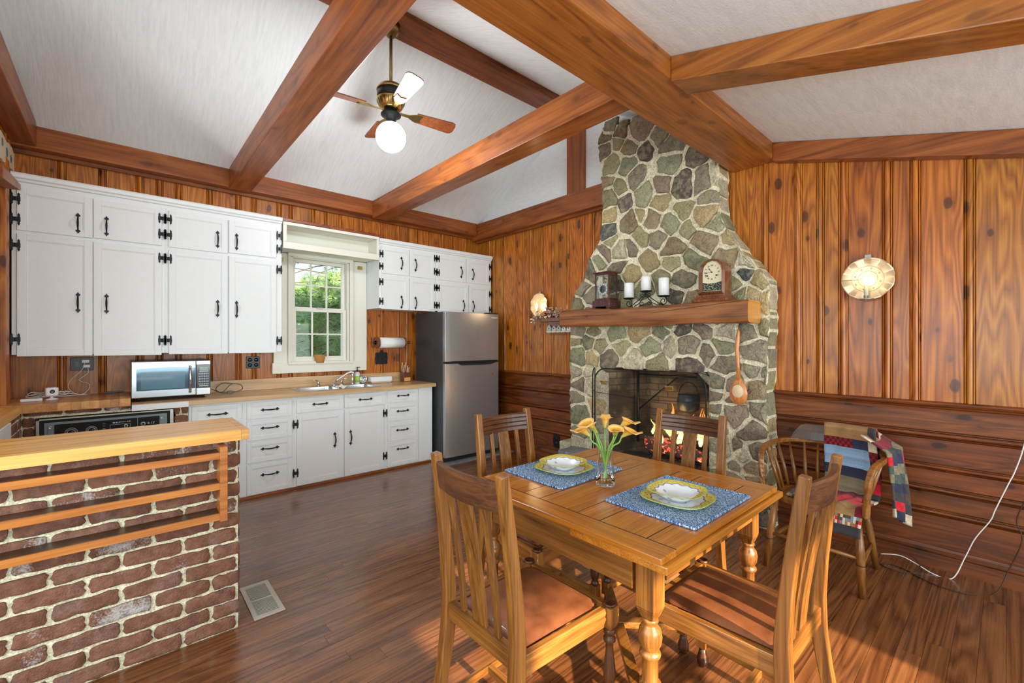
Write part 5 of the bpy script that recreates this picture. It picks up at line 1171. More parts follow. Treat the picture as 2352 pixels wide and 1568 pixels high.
# iron crane and pot
t = thing('hanging_pot', 'blackened cooking pot hanging from an iron crane inside the fireplace', 'pot', (3.9, 1.95, 0.98))
mb = MB(); mb.lathe((0, 0, -0.22), [(0.001, 0.0), (0.07, 0.005), (0.095, 0.03), (0.10, 0.12), (0.092, 0.15), (0.098, 0.158), (0.001, 0.158)], 24); mb.build('pot_body', plain('pot_blue_black', C3(52, 66, 78), 0.35, 0.3), t)
mb = MB(); mb.tube([(0, 0.095*cos(k*pi/10), -0.07+0.12*sin(k*pi/10)) for k in range(11)], 0.004, 6); mb.build('bail_handle', M['iron'], t)
t = thing('fireplace_crane', 'black iron crane arm swung across the inside of the firebox', 'crane', (3.9, 2.48, 0.3))
mb = MB(); mb.tube([(0, 0, 0.1), (0, 0, 0.82)], 0.014, 8); mb.tube([(0, 0, 0.78), (0.0, -0.60, 0.78)], 0.010, 8); mb.tube([(0, 0, 0.42), (0, -0.42, 0.77)], 0.008, 8); mb.build('arm', M['iron'], t)
# grate, logs, flames
t = thing('fire_grate', 'curved iron fire grate holding the burning logs', 'grate', (3.85, 2.0, 0.301))
mb = MB()
for k in range(6):
    y = -0.22+0.088*k; mb.tube([(-0.19, y, 0.11), (-0.16, y, 0.06), (0.10, y, 0.05), (0.15, y, 0.11)], 0.009, 6)
for x in (-0.14, 0.09):
    mb.tube([(x, -0.24, 0.045), (x, 0.24, 0.045)], 0.008, 6)
    for y in (-0.22, 0.22): mb.tube([(x-0.03, y, 0.0), (x-0.01, y, 0.03), (x, y, 0.05)], 0.009, 6)
mb.build('bars', M['iron'], t)
LG = [((3.72, 1.72, 0.41), (3.80, 2.30, 0.42), 0.050), ((3.90, 1.78, 0.42), (3.84, 2.34, 0.43), 0.055), ((3.74, 2.30, 0.47), (3.90, 1.82, 0.53), 0.042), ((3.80, 1.78, 0.50), (3.78, 2.22, 0.56), 0.036), ((3.70, 1.9, 0.47), (3.86, 2.28, 0.60), 0.022)]
lab = ['glowing log lying lowest at the front of the fire', 'thick charred log at the back of the grate', 'burning log leaning across the other logs', 'upper log of the fire ringed by flames', 'thin glowing branch sticking up on the left of the fire']
for k, (p, q, rr_) in enumerate(LG):
    mb = MB(); p = Vector(p); q = Vector(q); pts = [p.lerp(q, i/7)+Vector((r.uniform(-.006, .006), 0, r.uniform(-.006, .006))) for i in range(8)]
    mb.tube(pts, [rr_*r.uniform(0.88, 1.1) for _ in range(8)], 10); tag(mb.build('fire_log', M['ember'] if k % 2 == 0 else M['soot'], None), lab[k], 'log')
mb = MB(); r = random.Random(41)
for k in range(22):
    y = r.uniform(1.74, 2.30); x = r.uniform(3.70, 3.86); z = r.uniform(0.44, 0.58); H_ = r.uniform(0.06, 0.16)*(0.8 if y > 2.15 else 1.35); w = r.uniform(0.014, 0.034); ph = r.uniform(0, 6)
    pts = [(x+0.012*sin(ph+i*1.1), y+0.022*sin(ph*2+i*0.9)*(i/7), z+H_*i/7*1.3) for i in range(8)]
    mb.tube(pts, [w*0.5, w*0.95, w, w*0.85, w*0.62, w*0.4, w*0.2, 0.001], 8)
tag(mb.build('flames', M['flame'], None), 'orange flames rising from the logs in the fireplace', 'flame', kind='stuff')
lamp('fire_light', 'POINT', (3.74, 2.05, 0.66), 6, (1.0, 0.50, 0.18), shadow_soft_size=0.12)
# spark screen
t = thing('fire_screen', 'arched black wire mesh spark screen with brass handles before the fire', 'fire screen', (3.42, 2.12, 0.301))
def arch(y0, y1, z1, rad, x0=0.0, x1=0.0, left=True, right=True):
    P = [(x1 if left else x0, y1, 0.01)]; n = 6
    f = lambda y: x0+(x1-x0)*(y-y0)/(y1-y0)
    if left: P += [(f(y1-rad+rad*cos(a)), y1-rad+rad*cos(a), z1-rad+rad*sin(a)) for a in [k*pi/2/n for k in range(n+1)]]
    else: P += [(f(y1), y1, z1)]
    if right: P += [(f(y0+rad-rad*sin(a)), y0+rad-rad*sin(a), z1-rad+rad*cos(a)) for a in [k*pi/2/n for k in range(n+1)]]
    else: P += [(f(y0), y0, z1)]
    P.append((f(y0), y0, 0.01)); return P
main = arch(-0.55, 0.53, 0.85, 0.12); wing = arch(0.53, 0.66, 0.85, 0.11, 0.0, 0.13, True, False)
for nm, P, ft in (('main_frame', main, 'main_mesh'), ('wing_frame', wing, 'wing_mesh')):
    mb = MB(); mb.tube(P, 0.006, 6); mb.tube([P[-1], P[0]], 0.006, 6)
    if nm == 'main_frame': mb.tube([(-0.003, 0.53, 0.62), (-0.02, 0.0, 0.60), (-0.003, -0.55, 0.62)], 0.003, 5)
    else: mb.tube([(0.0, 0.53, 0.62), (0.128, 0.66, 0.63)], 0.003, 5)
    f = mb.build(nm, M['iron'], t)
    mb = MB(); mb.add(P, [tuple(range(len(P)))]); mb.build(ft, M['mesh'], f, recalc=False)
for y, z in ((0.42, 0.715), (-0.245, 0.715)):
    mb = MB(); mb.box(-0.012, -0.006, y-0.035, y+0.035, z-0.018, z+0.018); mb.tube([(-0.014, y-0.028, z+0.006), (-0.034, y-0.022, z+0.016), (-0.034, y+0.022, z+0.016), (-0.014, y+0.028, z+0.006)], 0.0045, 6); mb.build('handle', M['brass'], t, 0.001)
# wooden spoon
t = thing('wooden_spoon', 'big carved wooden spoon hanging on the right of the stonework', 'spoon', (3.535, 1.372, 0.92))
mb = MB(); mb.lathe((0, 0, 0.10), [(0.001, -0.10), (0.035, -0.092), (0.062, -0.055), (0.068, -0.01), (0.055, 0.045), (0.03, 0.085), (0.016, 0.11), (0.001, 0.115)], 24)
for i in range(len(mb.v)): x, y, z = mb.v[i]; mb.v[i] = (x*0.35, y, z)
mb.tube([(0, 0, 0.19), (0.004, 0.004, 0.30), (0, 0.012, 0.42), (0.0, 0.006, 0.50), (0, 0.0, 0.56), (0, 0, 0.58)], [0.016, 0.013, 0.016, 0.017, 0.011, 0.006], 10); mb.build('handle', M['spoonw'], t)
mb = MB(); mb.lathe((-0.0225, 0, 0.105), [(0.001, 0.006), (0.02, 0.0045), (0.038, 0.0), (0.043, -0.004)], 24, Matrix.Rotation(-pi/2, 3, 'Y'))
for i in range(len(mb.v)): x, y, z = mb.v[i]; mb.v[i] = (x, y, 0.105+(z-0.105)*1.25)
mb.build('bowl_hollow', plain('pale_spoon_bowl', C3(222, 196, 160), 0.4), t)
mb = MB(); mb.tube([(0.0, 0.0, 0.575), (-0.006, 0, 0.60), (0.02, 0, 0.618), (0.05, 0, 0.62)], 0.002, 5); mb.build('hanging_nail', M['iron'], t)
# ------------------------------------------------ on the mantel
ZM = 1.716
t = thing('skeleton_clock', 'small mahogany and glass skeleton clock on the left of the mantel', 'clock', (3.475, 2.56, ZM+0.004), rz=0.0)
def bx(*b): m = MB(); m.box(*b); return m
mb = MB(); mb.box(-0.085, 0.085, -0.10, 0.10, 0.015, 0.075); mb.box(-0.085, 0.085, -0.10, -0.065, 0, 0.015); mb.box(-0.085, 0.085, 0.065, 0.10, 0, 0.015); mb.build('base', M['mahog'], t, 0.004)
mb = MB()
for x in (-0.065, 0.055):
    for y in (-0.082, 0.070): mb.box(x, x+0.012, y, y+0.012, 0.09, 0.325)
for z in (0.075, 0.315): mb.box(-0.067, 0.069, -0.084, 0.084, z, z+0.022)
mb.build('case_frame', M['mahog'], t, 0.002)
mb = MB(); mb.box(-0.08, 0.082, -0.098, 0.098, 0.335, 0.347); mb.build('top', M['mahog'], t, 0.003)
for b, nm in (((-0.062, -0.060, -0.07, 0.07, 0.097, 0.315), 'front_glass'), ((-0.055, 0.058, -0.078, -0.076, 0.097, 0.315), 'side_glass')): bx(*b).build(nm, M['clockglass'], t)
Ry = Matrix.Rotation(-pi/2, 3, 'Y')
mb = MB(); mb.lathe((-0.045, 0.005, 0.185), [(0.038, 0), (0.055, 0), (0.055, 0.004), (0.038, 0.004), (0.038, 0)], 30, Ry); dl = mb.build('chapter_ring', M['ceram'], t)
mb = MB()
for k in range(12): a = k*pi/6; mb.bar((-0.0495, 0.005+0.041*sin(a), 0.185+0.041*cos(a)), (-0.0495, 0.005+0.052*sin(a), 0.185+0.052*cos(a)), 0.004, 0.001, up=(1, 0, 0))
mb.build('hour_marks', M['ink'], dl)
mb = MB(); mb.lathe((-0.02, 0.0, 0.185), [(0.022, 0), (0.022, 0.004), (0.001, 0.004)], 16, Ry); mb.lathe((-0.015, 0.0, 0.27), [(0.026, 0), (0.026, 0.006), (0.001, 0.006)], 18, Ry); mb.lathe((-0.02, 0.0, 0.115), [(0.016, 0), (0.016, 0.006), (0.001, 0.006)], 16, Ry); mb.box(-0.02, -0.015, -0.004, 0.004, 0.1, 0.30); mb.box(0.0, 0.006, -0.045, -0.02, 0.1, 0.3); mb.build('brass_movement', M['brass'], t)
mb = MB(); mb.bar((-0.052, 0.005, 0.185), (-0.052, 0.005, 0.222), 0.003, 0.001, up=(1, 0, 0)); mb.bar((-0.053, 0.005, 0.185), (-0.053, -0.012, 0.165), 0.004, 0.001, up=(1, 0, 0)); mb.build('hands', M['ink'], t)
# candle holder
t = thing('candle_holder', 'black scrolled wrought iron holder for three candles on the mantel', 'candle holder', (3.45, 2.12, ZM))
CN = [(2.287, 1.802, 1.936), (2.114, 1.852, 1.975), (1.944, 1.797, 1.946)]
for y, zb_, zt in CN: mb = MB(); mb.lathe((0, y-2.12, zb_-ZM-0.014), [(0.001, 0), (0.03, 0.0), (0.052, 0.008), (0.053, 0.013), (0.001, 0.013)], 20); mb.build('candle_cup', M['iron'], t)
mb = MB()
def spiral(cy, cz, r0, r1, turns, a0, n=28, x=0.0): return [(x, cy+(r0+(r1-r0)*i/n)*cos(a0+turns*2*pi*i/n), cz+(r0+(r1-r0)*i/n)*sin(a0+turns*2*pi*i/n)) for i in range(n+1)]
for s_ in (1, -1):
    oy = s_*0.17
    mb.tube(spiral(oy, 0.035, 0.038, 0.010, 1.4, pi/2 if s_ > 0 else pi/2), 0.004, 6)
    mb.tube([(0, oy-s_*0.03, 0.012), (0, s_*0.06, 0.065), (0, s_*0.012, 0.105)], 0.004, 6)
    mb.tube([(0, s_*0.115, 0.004), (0, s_*0.06, 0.03), (0, s_*0.01, 0.088)], 0.004, 6)
    mb.tube(spiral(s_*0.032, 0.10, 0.026, 0.006, s_*1.3, pi/2), 0.0035, 6)
    mb.tube(spiral(s_*0.035, 0.028, 0.026, 0.006, -s_*1.3, pi/2), 0.0035, 6)
mb.tube([(0, 0, 0.08), (0, 0, 0.125)], 0.005, 6)
for s_ in (1, -1): mb.tube([(0.035, s_*0.15, 0.004), (0, s_*0.15, 0.01), (-0.035, s_*0.15, 0.004)], 0.004, 6)
mb.build('scrollwork', M['iron'], t)
cl = ['shorter white pillar candle on the left cup of the iron holder', 'white pillar candle on the raised middle cup of the iron holder', 'tall white pillar candle on the right cup of the iron holder']
for k, (y, zb_, zt) in enumerate(CN):
    tt = thing('pillar_candle', cl[k], 'candle', (3.45, y, zb_+0.0), group='white candles on the mantel')
    mb = MB(); h = zt-zb_; mb.lathe((0, 0, 0), [(0.001, 0), (0.043, 0), (0.043, h-0.004), (0.040, h), (0.02, h-0.003), (0.001, h-0.004)], 24); mb.build('wax', M['wax'], tt)
    mb = MB(); mb.tube([(0, 0, h-0.006), (0.001, 0, h+0.006)], 0.0014, 5); mb.build('wick', M['ink'], tt)
# mantel clock
t = thing('mantel_clock', 'brown wooden shelf clock with faceted arch top and Roman dial on the mantel', 'clock', (3.47, 1.53, ZM-0.004))
def arcf(w, z1, zt, n=6):
    P = [(-w, 0.055), (w, 0.055), (w, z1)]
    for k in range(1, n): a = pi*k/n; P.append((w*cos(a), z1+(zt-z1)*sin(a)))
    P.append((-w, z1)); return P
mb = MB(); mb.prism(arcf(0.098, 0.235, 0.335, 24), -0.03, 0.085, lambda u, v, d: (d, u, v)); mb.build('case', M['walnut'], t, 0.002)
mb = MB()
for w, z0, z1, xx in ((0.135, 0.0, 0.022, -0.10), (0.122, 0.022, 0.036, -0.088), (0.110, 0.036, 0.056, -0.074)): mb.box(xx, 0.095, -w, w, z0, z1)
mb.build('base', M['walnut'], t, 0.004)
mb = MB(); O = arcf(0.102, 0.238, 0.338, 6); I = [(u*0.73, 0.085+(v-0.055)*0.83) for u, v in O]; n = len(O)
for k in range(n):
    a, b, c, d = O[k], O[(k+1) % n], I[(k+1) % n], I[k]
    mb.add([(-0.045, a[0], a[1]), (-0.045, b[0], b[1]), (-0.062, (b[0]+c[0])/2, (b[1]+c[1])/2), (-0.062, (a[0]+d[0])/2, (a[1]+d[1])/2), (-0.040, c[0], c[1]), (-0.040, d[0], d[1]), (-0.028, a[0], a[1]), (-0.028, b[0], b[1])], [(0, 1, 2, 3), (3, 2, 4, 5), (6, 7, 1, 0)])
mb.build('door_frame', M['walnut'], t)
mb = MB(); mb.prism([(u*0.99, v) for u, v in I], -0.036, -0.032, lambda u, v, d: (d, u, v)); mb.build('dial_plate', plain('aged_dial', C3(232, 222, 186), 0.4), t)
mb = MB(); mb.prism([(-0.072, 0.088), (0.072, 0.088), (0.072, 0.155), (0.03, 0.146), (-0.03, 0.146), (-0.072, 0.155)], -0.0375, -0.0365, lambda u, v, d: (d, u, v)); tb = mb.build('painted_tablet', plain('dark_tablet', C3(44, 50, 44), 0.4, noise=0.5, nscale=160), t)
mb = MB(); r = random.Random(2)
for k in range(60): y, z = r.uniform(-0.066, 0.066), r.uniform(0.092, 0.142); mb.add([(-0.038, y+0.004*cos(a), z+0.004*sin(a)) for a in (0, 1.57, 3.14, 4.71)], [(0, 1, 2, 3)])
mb.build('tablet_flowers', plain('pale_flower_paint', C3(170, 176, 140), 0.5), tb, recalc=False)
num = ['XII', 'I', 'II', 'III', 'IIII', 'V', 'VI', 'VII', 'VIII', 'IX', 'X', 'XI']
DC = (0.0, 0.232)
for k, s_ in enumerate(num):
    a = k*pi/6
    text('numeral', s_, 0.019, lambda x, y, z, a=a: (-0.0375-z, -((x*cos(a)+ (y+0.052)*sin(a))), DC[1]-x*sin(a)+(y+0.052)*cos(a)), M['ink'], t, sx=0.8)
mb = MB()
for a, L, w in ((radians(264), 0.056, 0.004), (radians(322), 0.042, 0.005)):
    mb.bar((-0.041, DC[0], DC[1]), (-0.041, -L*sin(a), DC[1]+L*cos(a)), w*0.6, 0.001, up=(1, 0, 0)); mb.lathe((-0.041, -L*0.7*sin(a), DC[1]+L*0.7*cos(a)), [(w, 0), (w, 0.001)], 8, Ry)
mb.lathe((-0.040, 0, DC[1]), [(0.006, 0), (0.004, 0.004)], 10, Ry)
for s_ in (-1, 1): mb.lathe((-0.0375, s_*0.034, DC[1]-0.026), [(0.006, 0), (0.006, 0.001)], 10, Ry)
mb.build('hands', M['ink'], t)
# ------------------------------------------------ tin sconces
def sconce(y, z, label, energy):
    t = thing('wall_sconce', label, 'wall light', (XB-0.02, y, z))
    mb = MB(); n = 64; R = 0.142; cols = lambda i, j: (0.80, 0.62, 0.40)
    def f(a, b):
        th = a*2*pi; rr_ = R*b; fl = abs(((th*9/pi) % 2)-1)     # 18 flutes
        x = -0.022-0.02*(b**2)
        if b > 0.62: x += 0.016*(fl-0.5)*(b-0.62)/0.38; rr_ *= 1+0.03*(fl-0.5)*(b > 0.9)
        return (x, rr_*cos(th), rr_*sin(th))
    mb.grid(f, 144, 16, colfn=cols); mb.build('reflector', M['tin'], t, solid=0.0012)
    mb = MB()
    for rr_ in (0.052, 0.086): mb.tube([(-0.024-0.02*(rr_/R)**2, rr_*cos(k*pi/16), rr_*sin(k*pi/16)) for k in range(32)], 0.0014, 5, closed=True, col=(0.6, 0.45, 0.25))
    for k in range(8): a = k*pi/4+0.3; mb.sphere((-0.030, 0.069*cos(a), 0.069*sin(a)), 0.006, 8, 6, col=(0.7, 0.6, 0.4))
    mb.build('punched_pattern', M['tin'], t)
    mb = MB(); mb.col = (0.35, 0.36, 0.34); mb.box(-0.024, 0.004, -0.017, 0.017, 0.13, 0.165); mb.build('hanger', M['tin'], t, 0.002)
    mb = MB(); mb.col = (0.4, 0.38, 0.32); mb.lathe((-0.075, 0, -0.145), [(0.001, 0), (0.035, 0.002), (0.042, 0.01), (0.012, 0.008), (0.015, 0.03), (0.001, 0.03)], 18); mb.box(-0.07, -0.002, -0.008, 0.008, -0.146, -0.140); mb.box(-0.012, -0.002, -0.008, 0.008, -0.14, -0.05); mb.build('drip_pan', M['tin'], t)
    mb = MB(); mb.lathe((-0.075, 0, -0.118), [(0.001, 0), (0.012, 0), (0.012, 0.078), (0.001, 0.078)], 14); mb.build('candle_sleeve', plain('pale_sleeve', C3(206, 204, 170), 0.5), t)
    mb = MB(); mb.lathe((-0.075, 0, -0.04), [(0.001, 0), (0.010, 0.004), (0.015, 0.018), (0.012, 0.036), (0.005, 0.052), (0.001, 0.066)], 14); mb.build('bulb', M['bulb'], t)
    lamp('sconce_light', 'POINT', (XB-0.125, y, z-0.01), energy, (1.0, 0.72, 0.38), shadow_soft_size=0.015)
sconce(0.628, 1.825, 'round fluted tin wall sconce on the planks right of the fireplace', 0.12)
sconce(3.735, 1.845, 'round tin wall sconce glowing on the planks left of the fireplace', 1.1)
# little shelf with dried flowers and key hooks
t = thing('key_rack', 'small wooden shelf with birdhouse plaques and a row of hooks beside the chimney', 'key rack', (3.74, 3.42, 1.62))
mb = MB(); mb.box(-0.05, 0.05, -0.20, 0.225, 0.02, 0.062); mb.build('shelf_board', M['walnut'], t, 0.003)
mb = MB(); mb.box(0.03, 0.045, -0.20, 0.20, -0.10, 0.02); mb.build('backboard', M['walnut'], t, 0.002)
mb = MB(); mb.box(0.005, 0.02, -0.21, 0.20, -0.108, -0.092, col=(0.74, 0.70, 0.55)); mb.build('hook_rail', M['tinted'], t, 0.002)
for k in range(6):
    mb = MB(); y = 0.185-0.072*k; mb.tube([(0.0, y, -0.10), (-0.004, y, -0.13), (-0.02, y, -0.135), (-0.026, y, -0.12)], 0.0035, 6); mb.build('hook', M['brass'], t)
for k, (y, w, h, c) in enumerate(((0.155, 0.032, 0.075, (0.42, 0.52, 0.44)), (0.075, 0.03, 0.06, (0.68, 0.50, 0.50)), (0.0, 0.03, 0.065, (0.38, 0.52, 0.48)), (-0.075, 0.03, 0.05, (0.78, 0.76, 0.70)), (-0.15, 0.03, 0.05, (0.78, 0.76, 0.70)))):
    mb = MB(); mb.col = c; mb.prism([(-w, 0), (w, 0), (w, h*0.5), (0, h), (-w, h*0.5)], 0.005, 0.022, lambda u, v, d, y=y: (d, y+u, -0.09+v))
    hs = mb.build('birdhouse', M['tinted'], t, 0.002); mb = MB(); mb.lathe((0.0045, y, -0.06), [(0.008, 0), (0.008, 0.001)], 10, Ry); mb.build('birdhouse_hole', M['ink'], hs)
r = random.Random(77); tt = thing('dried_flowers', 'spray of dried pink, cream and grey flowers on the small shelf', 'dried flowers', (3.72, 3.50, 1.684))
mb = MB(); ms = MB()
for k in range(130):
    y = r.gauss(0.02, 0.15); y = max(-0.30, min(0.30, y)); droop = max(0, abs(y-0.0)-0.2)
    x = r.uniform(-0.05, 0.04); z = r.uniform(0.0, 0.13)*(1-abs(y)/0.5)+0.0-droop*0.5
    c = r.choice(((0.62, 0.22, 0.14), (0.75, 0.45, 0.3), (0.8, 0.66, 0.45), (0.42, 0.44, 0.46), (0.30, 0.32, 0.34), (0.62, 0.42, 0.42), (0.75, 0.6, 0.4)))
    mb.sphere((x, y, z), r.uniform(0.007, 0.017), 6, 4, sz=0.8, col=c)
    if k % 3 == 0: ms.tube([(0, y*0.3, 0), (x*0.6, y*0.7, z*0.7), (x, y, z)], 0.0014, 4)
mb.build('blossoms', M['tinted'], tt)['kind'] = 'stuff'; ms.build('twigs', M['bark'], tt)
# outlet on the wainscot
t = thing('wall_outlet', 'ornate black power outlet low on the planks left of the fireplace', 'outlet', (XB-0.012, 3.49, 0.25))
mb = MB(); P = [(u*0.05*(1+0.12*cos(6*a)), v*0.075*(1+0.06*cos(8*a))) for a in [k*pi/16 for k in range(32)] for u, v in ((max(-1, min(1, 1.3*cos(a))), max(-1, min(1, 1.3*sin(a)))),)]; mb.prism(P, -0.008, 0.0, lambda u, v, d: (d, u, v)); mb.build('plate', M['iron'], t, 0.002)
for z in (-0.025, 0.025): mb = MB(); mb.lathe((-0.0085, 0, z), [(0.018, 0), (0.018, 0.002), (0.001, 0.002)], 14, Ry); mb.build('socket', M['black'], t)
# loose cords by the right wall
def smooth_path(P, k=6):
    q = []
    for i in range(len(P)-1):
        p0 = Vector(P[max(i-1, 0)]); p1 = Vector(P[i]); p2 = Vector(P[i+1]); p3 = Vector(P[min(i+2, len(P)-1)])
        for j in range(k):
            s_ = j/k; q.append(0.5*((2*p1)+(p2-p0)*s_+(2*p0-5*p1+4*p2-p3)*s_*s_+(3*p1-p0-3*p2+p3)*s_**3))
    q.append(Vector(P[-1])); return q
mb = MB(); mb.tube(smooth_path([(3.76, -0.12, 1.0), (3.755, -0.07, 0.88), (3.755, -0.045, 0.76), (3.755, -0.02, 0.66), (3.75, 0.0, 0.60), (3.75, 0.05, 0.44), (3.75, 0.07, 0.37), (3.74, 0.13, 0.25), (3.73, 0.17, 0.13), (3.67, 0.22, 0.006), (3.66, 0.30, 0.004), (3.68, 0.38, 0.03), (3.70, 0.46, 0.045), (3.68, 0.55, 0.03)]), 0.0032, 6)
tag(mb.build('trailing_cable', M['cordw'], None), 'thin white cord hanging down the planks at the right edge and trailing on the floor', 'cord')
mb = MB(); mb.tube(smooth_path([(3.76, -0.16, 0.8), (3.755, -0.09, 0.66), (3.755, -0.06, 0.52), (3.75, -0.03, 0.40), (3.74, -0.05, 0.30), (3.72, 0.0, 0.12), (3.62, 0.05, 0.006), (3.52, 0.14, 0.004), (3.50, 0.26, 0.004), (3.55, 0.36, 0.004), (3.60, 0.42, 0.004), (3.62, 0.50, 0.004), (3.57, 0.53, 0.004), (3.54, 0.47, 0.004), (3.58, 0.38, 0.006), (3.66, 0.36, 0.03), (3.70, 0.40, 0.06), (3.70, 0.48, 0.07)]), 0.003, 6)
tag(mb.build('trailing_cable', M['cordb'], None), 'dark brown cord looping over the floor beneath the white cord', 'cord')
# ================================================================= DINING TABLE
TX0, TX1, TY0, TY1 = 1.208, 2.205, 0.690, 1.690
t = thing('dining_table', 'square honey oak draw-leaf dining table with fat turned legs', 'table', (1.707, 1.19, 0))
mb = MB(); fw = 0.095; z0, z1 = 0.727, 0.75
mb.box(TX0, TX0+fw, TY0, TY1, z0, z1, col=(0.55, 0.1, 0)); wb(mb, 'top_end_board', 'slabwoodY', t, 0.004)
mb = MB(); mb.box(TX1-fw, TX1, TY0, TY1, z0, z1, col=(0.5, 0.9, 0)); wb(mb, 'top_end_board', 'slabwoodY', t, 0.004)
mb = MB(); ys = [TY0, 0.798, 0.990, 1.098, 1.297, 1.397, 1.585, TY1]
for k, (a, b) in enumerate(zip(ys, ys[1:])): mb.box(TX0+fw, TX1-fw, a+0.0012, b-0.0012, z0+0.001, z1-0.0006, col=((0.62, 0.5, 0.7, 0.46, 0.58, 0.66, 0.5)[k], k*0.17, 0))
wb(mb, 'top_panels', 'slabwoodX', t, 0.0015)
mb = MB()
for y in ys[1:-1]: mb.box(TX0+fw, TX1-fw, y-0.0013, y+0.0013, z0+0.001, z1-0.0005)
mb.box(TX0+fw-0.0008, TX0+fw+0.0008, TY0+0.002, TY1-0.002, z0, z1+0.0002); wb(mb, 'joint_lines', 'soot', t)
mb = MB(); mb.col = (0.5, 0.3, 0); mb.box(TX0+0.012, TX1+0.04, TY0-0.012, 1.06, 0.698, 0.724); wb(mb, 'draw_leaf', 'slabwoodX', t, 0.004)
mb = MB(); mb.col = (0.45, 0.7, 0); mb.box(TX0+0.012, TX1+0.04, 1.40, TY1+0.012, 0.698, 0.724); wb(mb, 'draw_leaf', 'slabwoodX', t, 0.004)
mb = MB(); mb.col = (0.35, 0.7, 0); mb.box(TX0+0.022, TX0+0.045, 1.035, 1.40, 0.700, 0.722); wb(mb, 'leaf_runner', 'oakY', t, 0.002)
AX0, AX1, AY0, AY1 = 1.262, 2.150, 0.745, 1.635
for xa in (AX0, AX1-0.022): mb = MB(); mb.col = (0.4, 0.3, 0); mb.box(xa, xa+0.022, AY0+0.08, AY1-0.08, 0.585, 0.697); wb(mb, 'apron', 'oakY', t, 0.002)
for ya in (AY0, AY1-0.022): mb = MB(); mb.col = (0.6, 0.6, 0); mb.box(AX0+0.08, AX1-0.08, ya, ya+0.022, 0.615, 0.697); wb(mb, 'apron', 'oakX', t, 0.002)
LEGP = [(0.030, 0.500), (0.034, 0.497), (0.036, 0.490), (0.030, 0.484), (0.031, 0.478), (0.046, 0.462), (0.051, 0.440), (0.047, 0.418), (0.036, 0.400), (0.033, 0.396), (0.043, 0.390), (0.046, 0.383), (0.043, 0.376), (0.035, 0.370), (0.034, 0.300), (0.036, 0.296), (0.046, 0.289), (0.046, 0.280), (0.037, 0.274), (0.036, 0.225), (0.040, 0.205), (0.048, 0.195), (0.050, 0.185), (0.046, 0.178), (0.034, 0.172)]
for i, (x, y) in enumerate(((AX0+0.035, AY0+0.035), (AX1-0.035, AY0+0.035), (AX0+0.035, AY1-0.035), (AX1-0.035, AY1-0.035))):
    mb = MB(); mb.col = (0.5, 0.2*i, 0)
    mb.frus((x, y), 0.034, 0.034, 0.535, 0.698); mb.frus((x, y), 0.021, 0.021, 0.500, 0.535, 0.034, 0.034)
    lg = wb(mb, 'leg', 'oakZ', t, 0.003)
    mb = MB(); mb.col = (0.5, 0.2*i, 0); mb.frus((x, y), 0.031, 0.031, 0.075, 0.172); wb(mb, 'leg_block', 'oakZ', lg, 0.003)
    mb = MB(); mb.col = (0.55, 0.2*i, 0); mb.lathe((x, y, 0), [(q*0.76, h) for q, h in LEGP], 28); mb.lathe((x, y, 0), [(0.022, 0.0), (0.031, 0.012), (0.034, 0.035), (0.028, 0.06), (0.022, 0.076)], 24); wb(mb, 'turning', 'oakZ', lg)
mb = MB(); mb.col = (0.68, 0.4, 0); mb.bar((AX0+0.035, AY1-0.035, 0.115), (AX1-0.035, AY0+0.035, 0.115), 0.045, 0.028); wb(mb, 'stretcher', 'oakX', t, 0.003)
mb = MB(); mb.col = (0.25, 0.8, 0); mb.bar((AX0+0.035, AY0+0.035, 0.114), (AX1-0.035, AY1-0.035, 0.114), 0.045, 0.026); wb(mb, 'stretcher', 'oakX', t, 0.003)
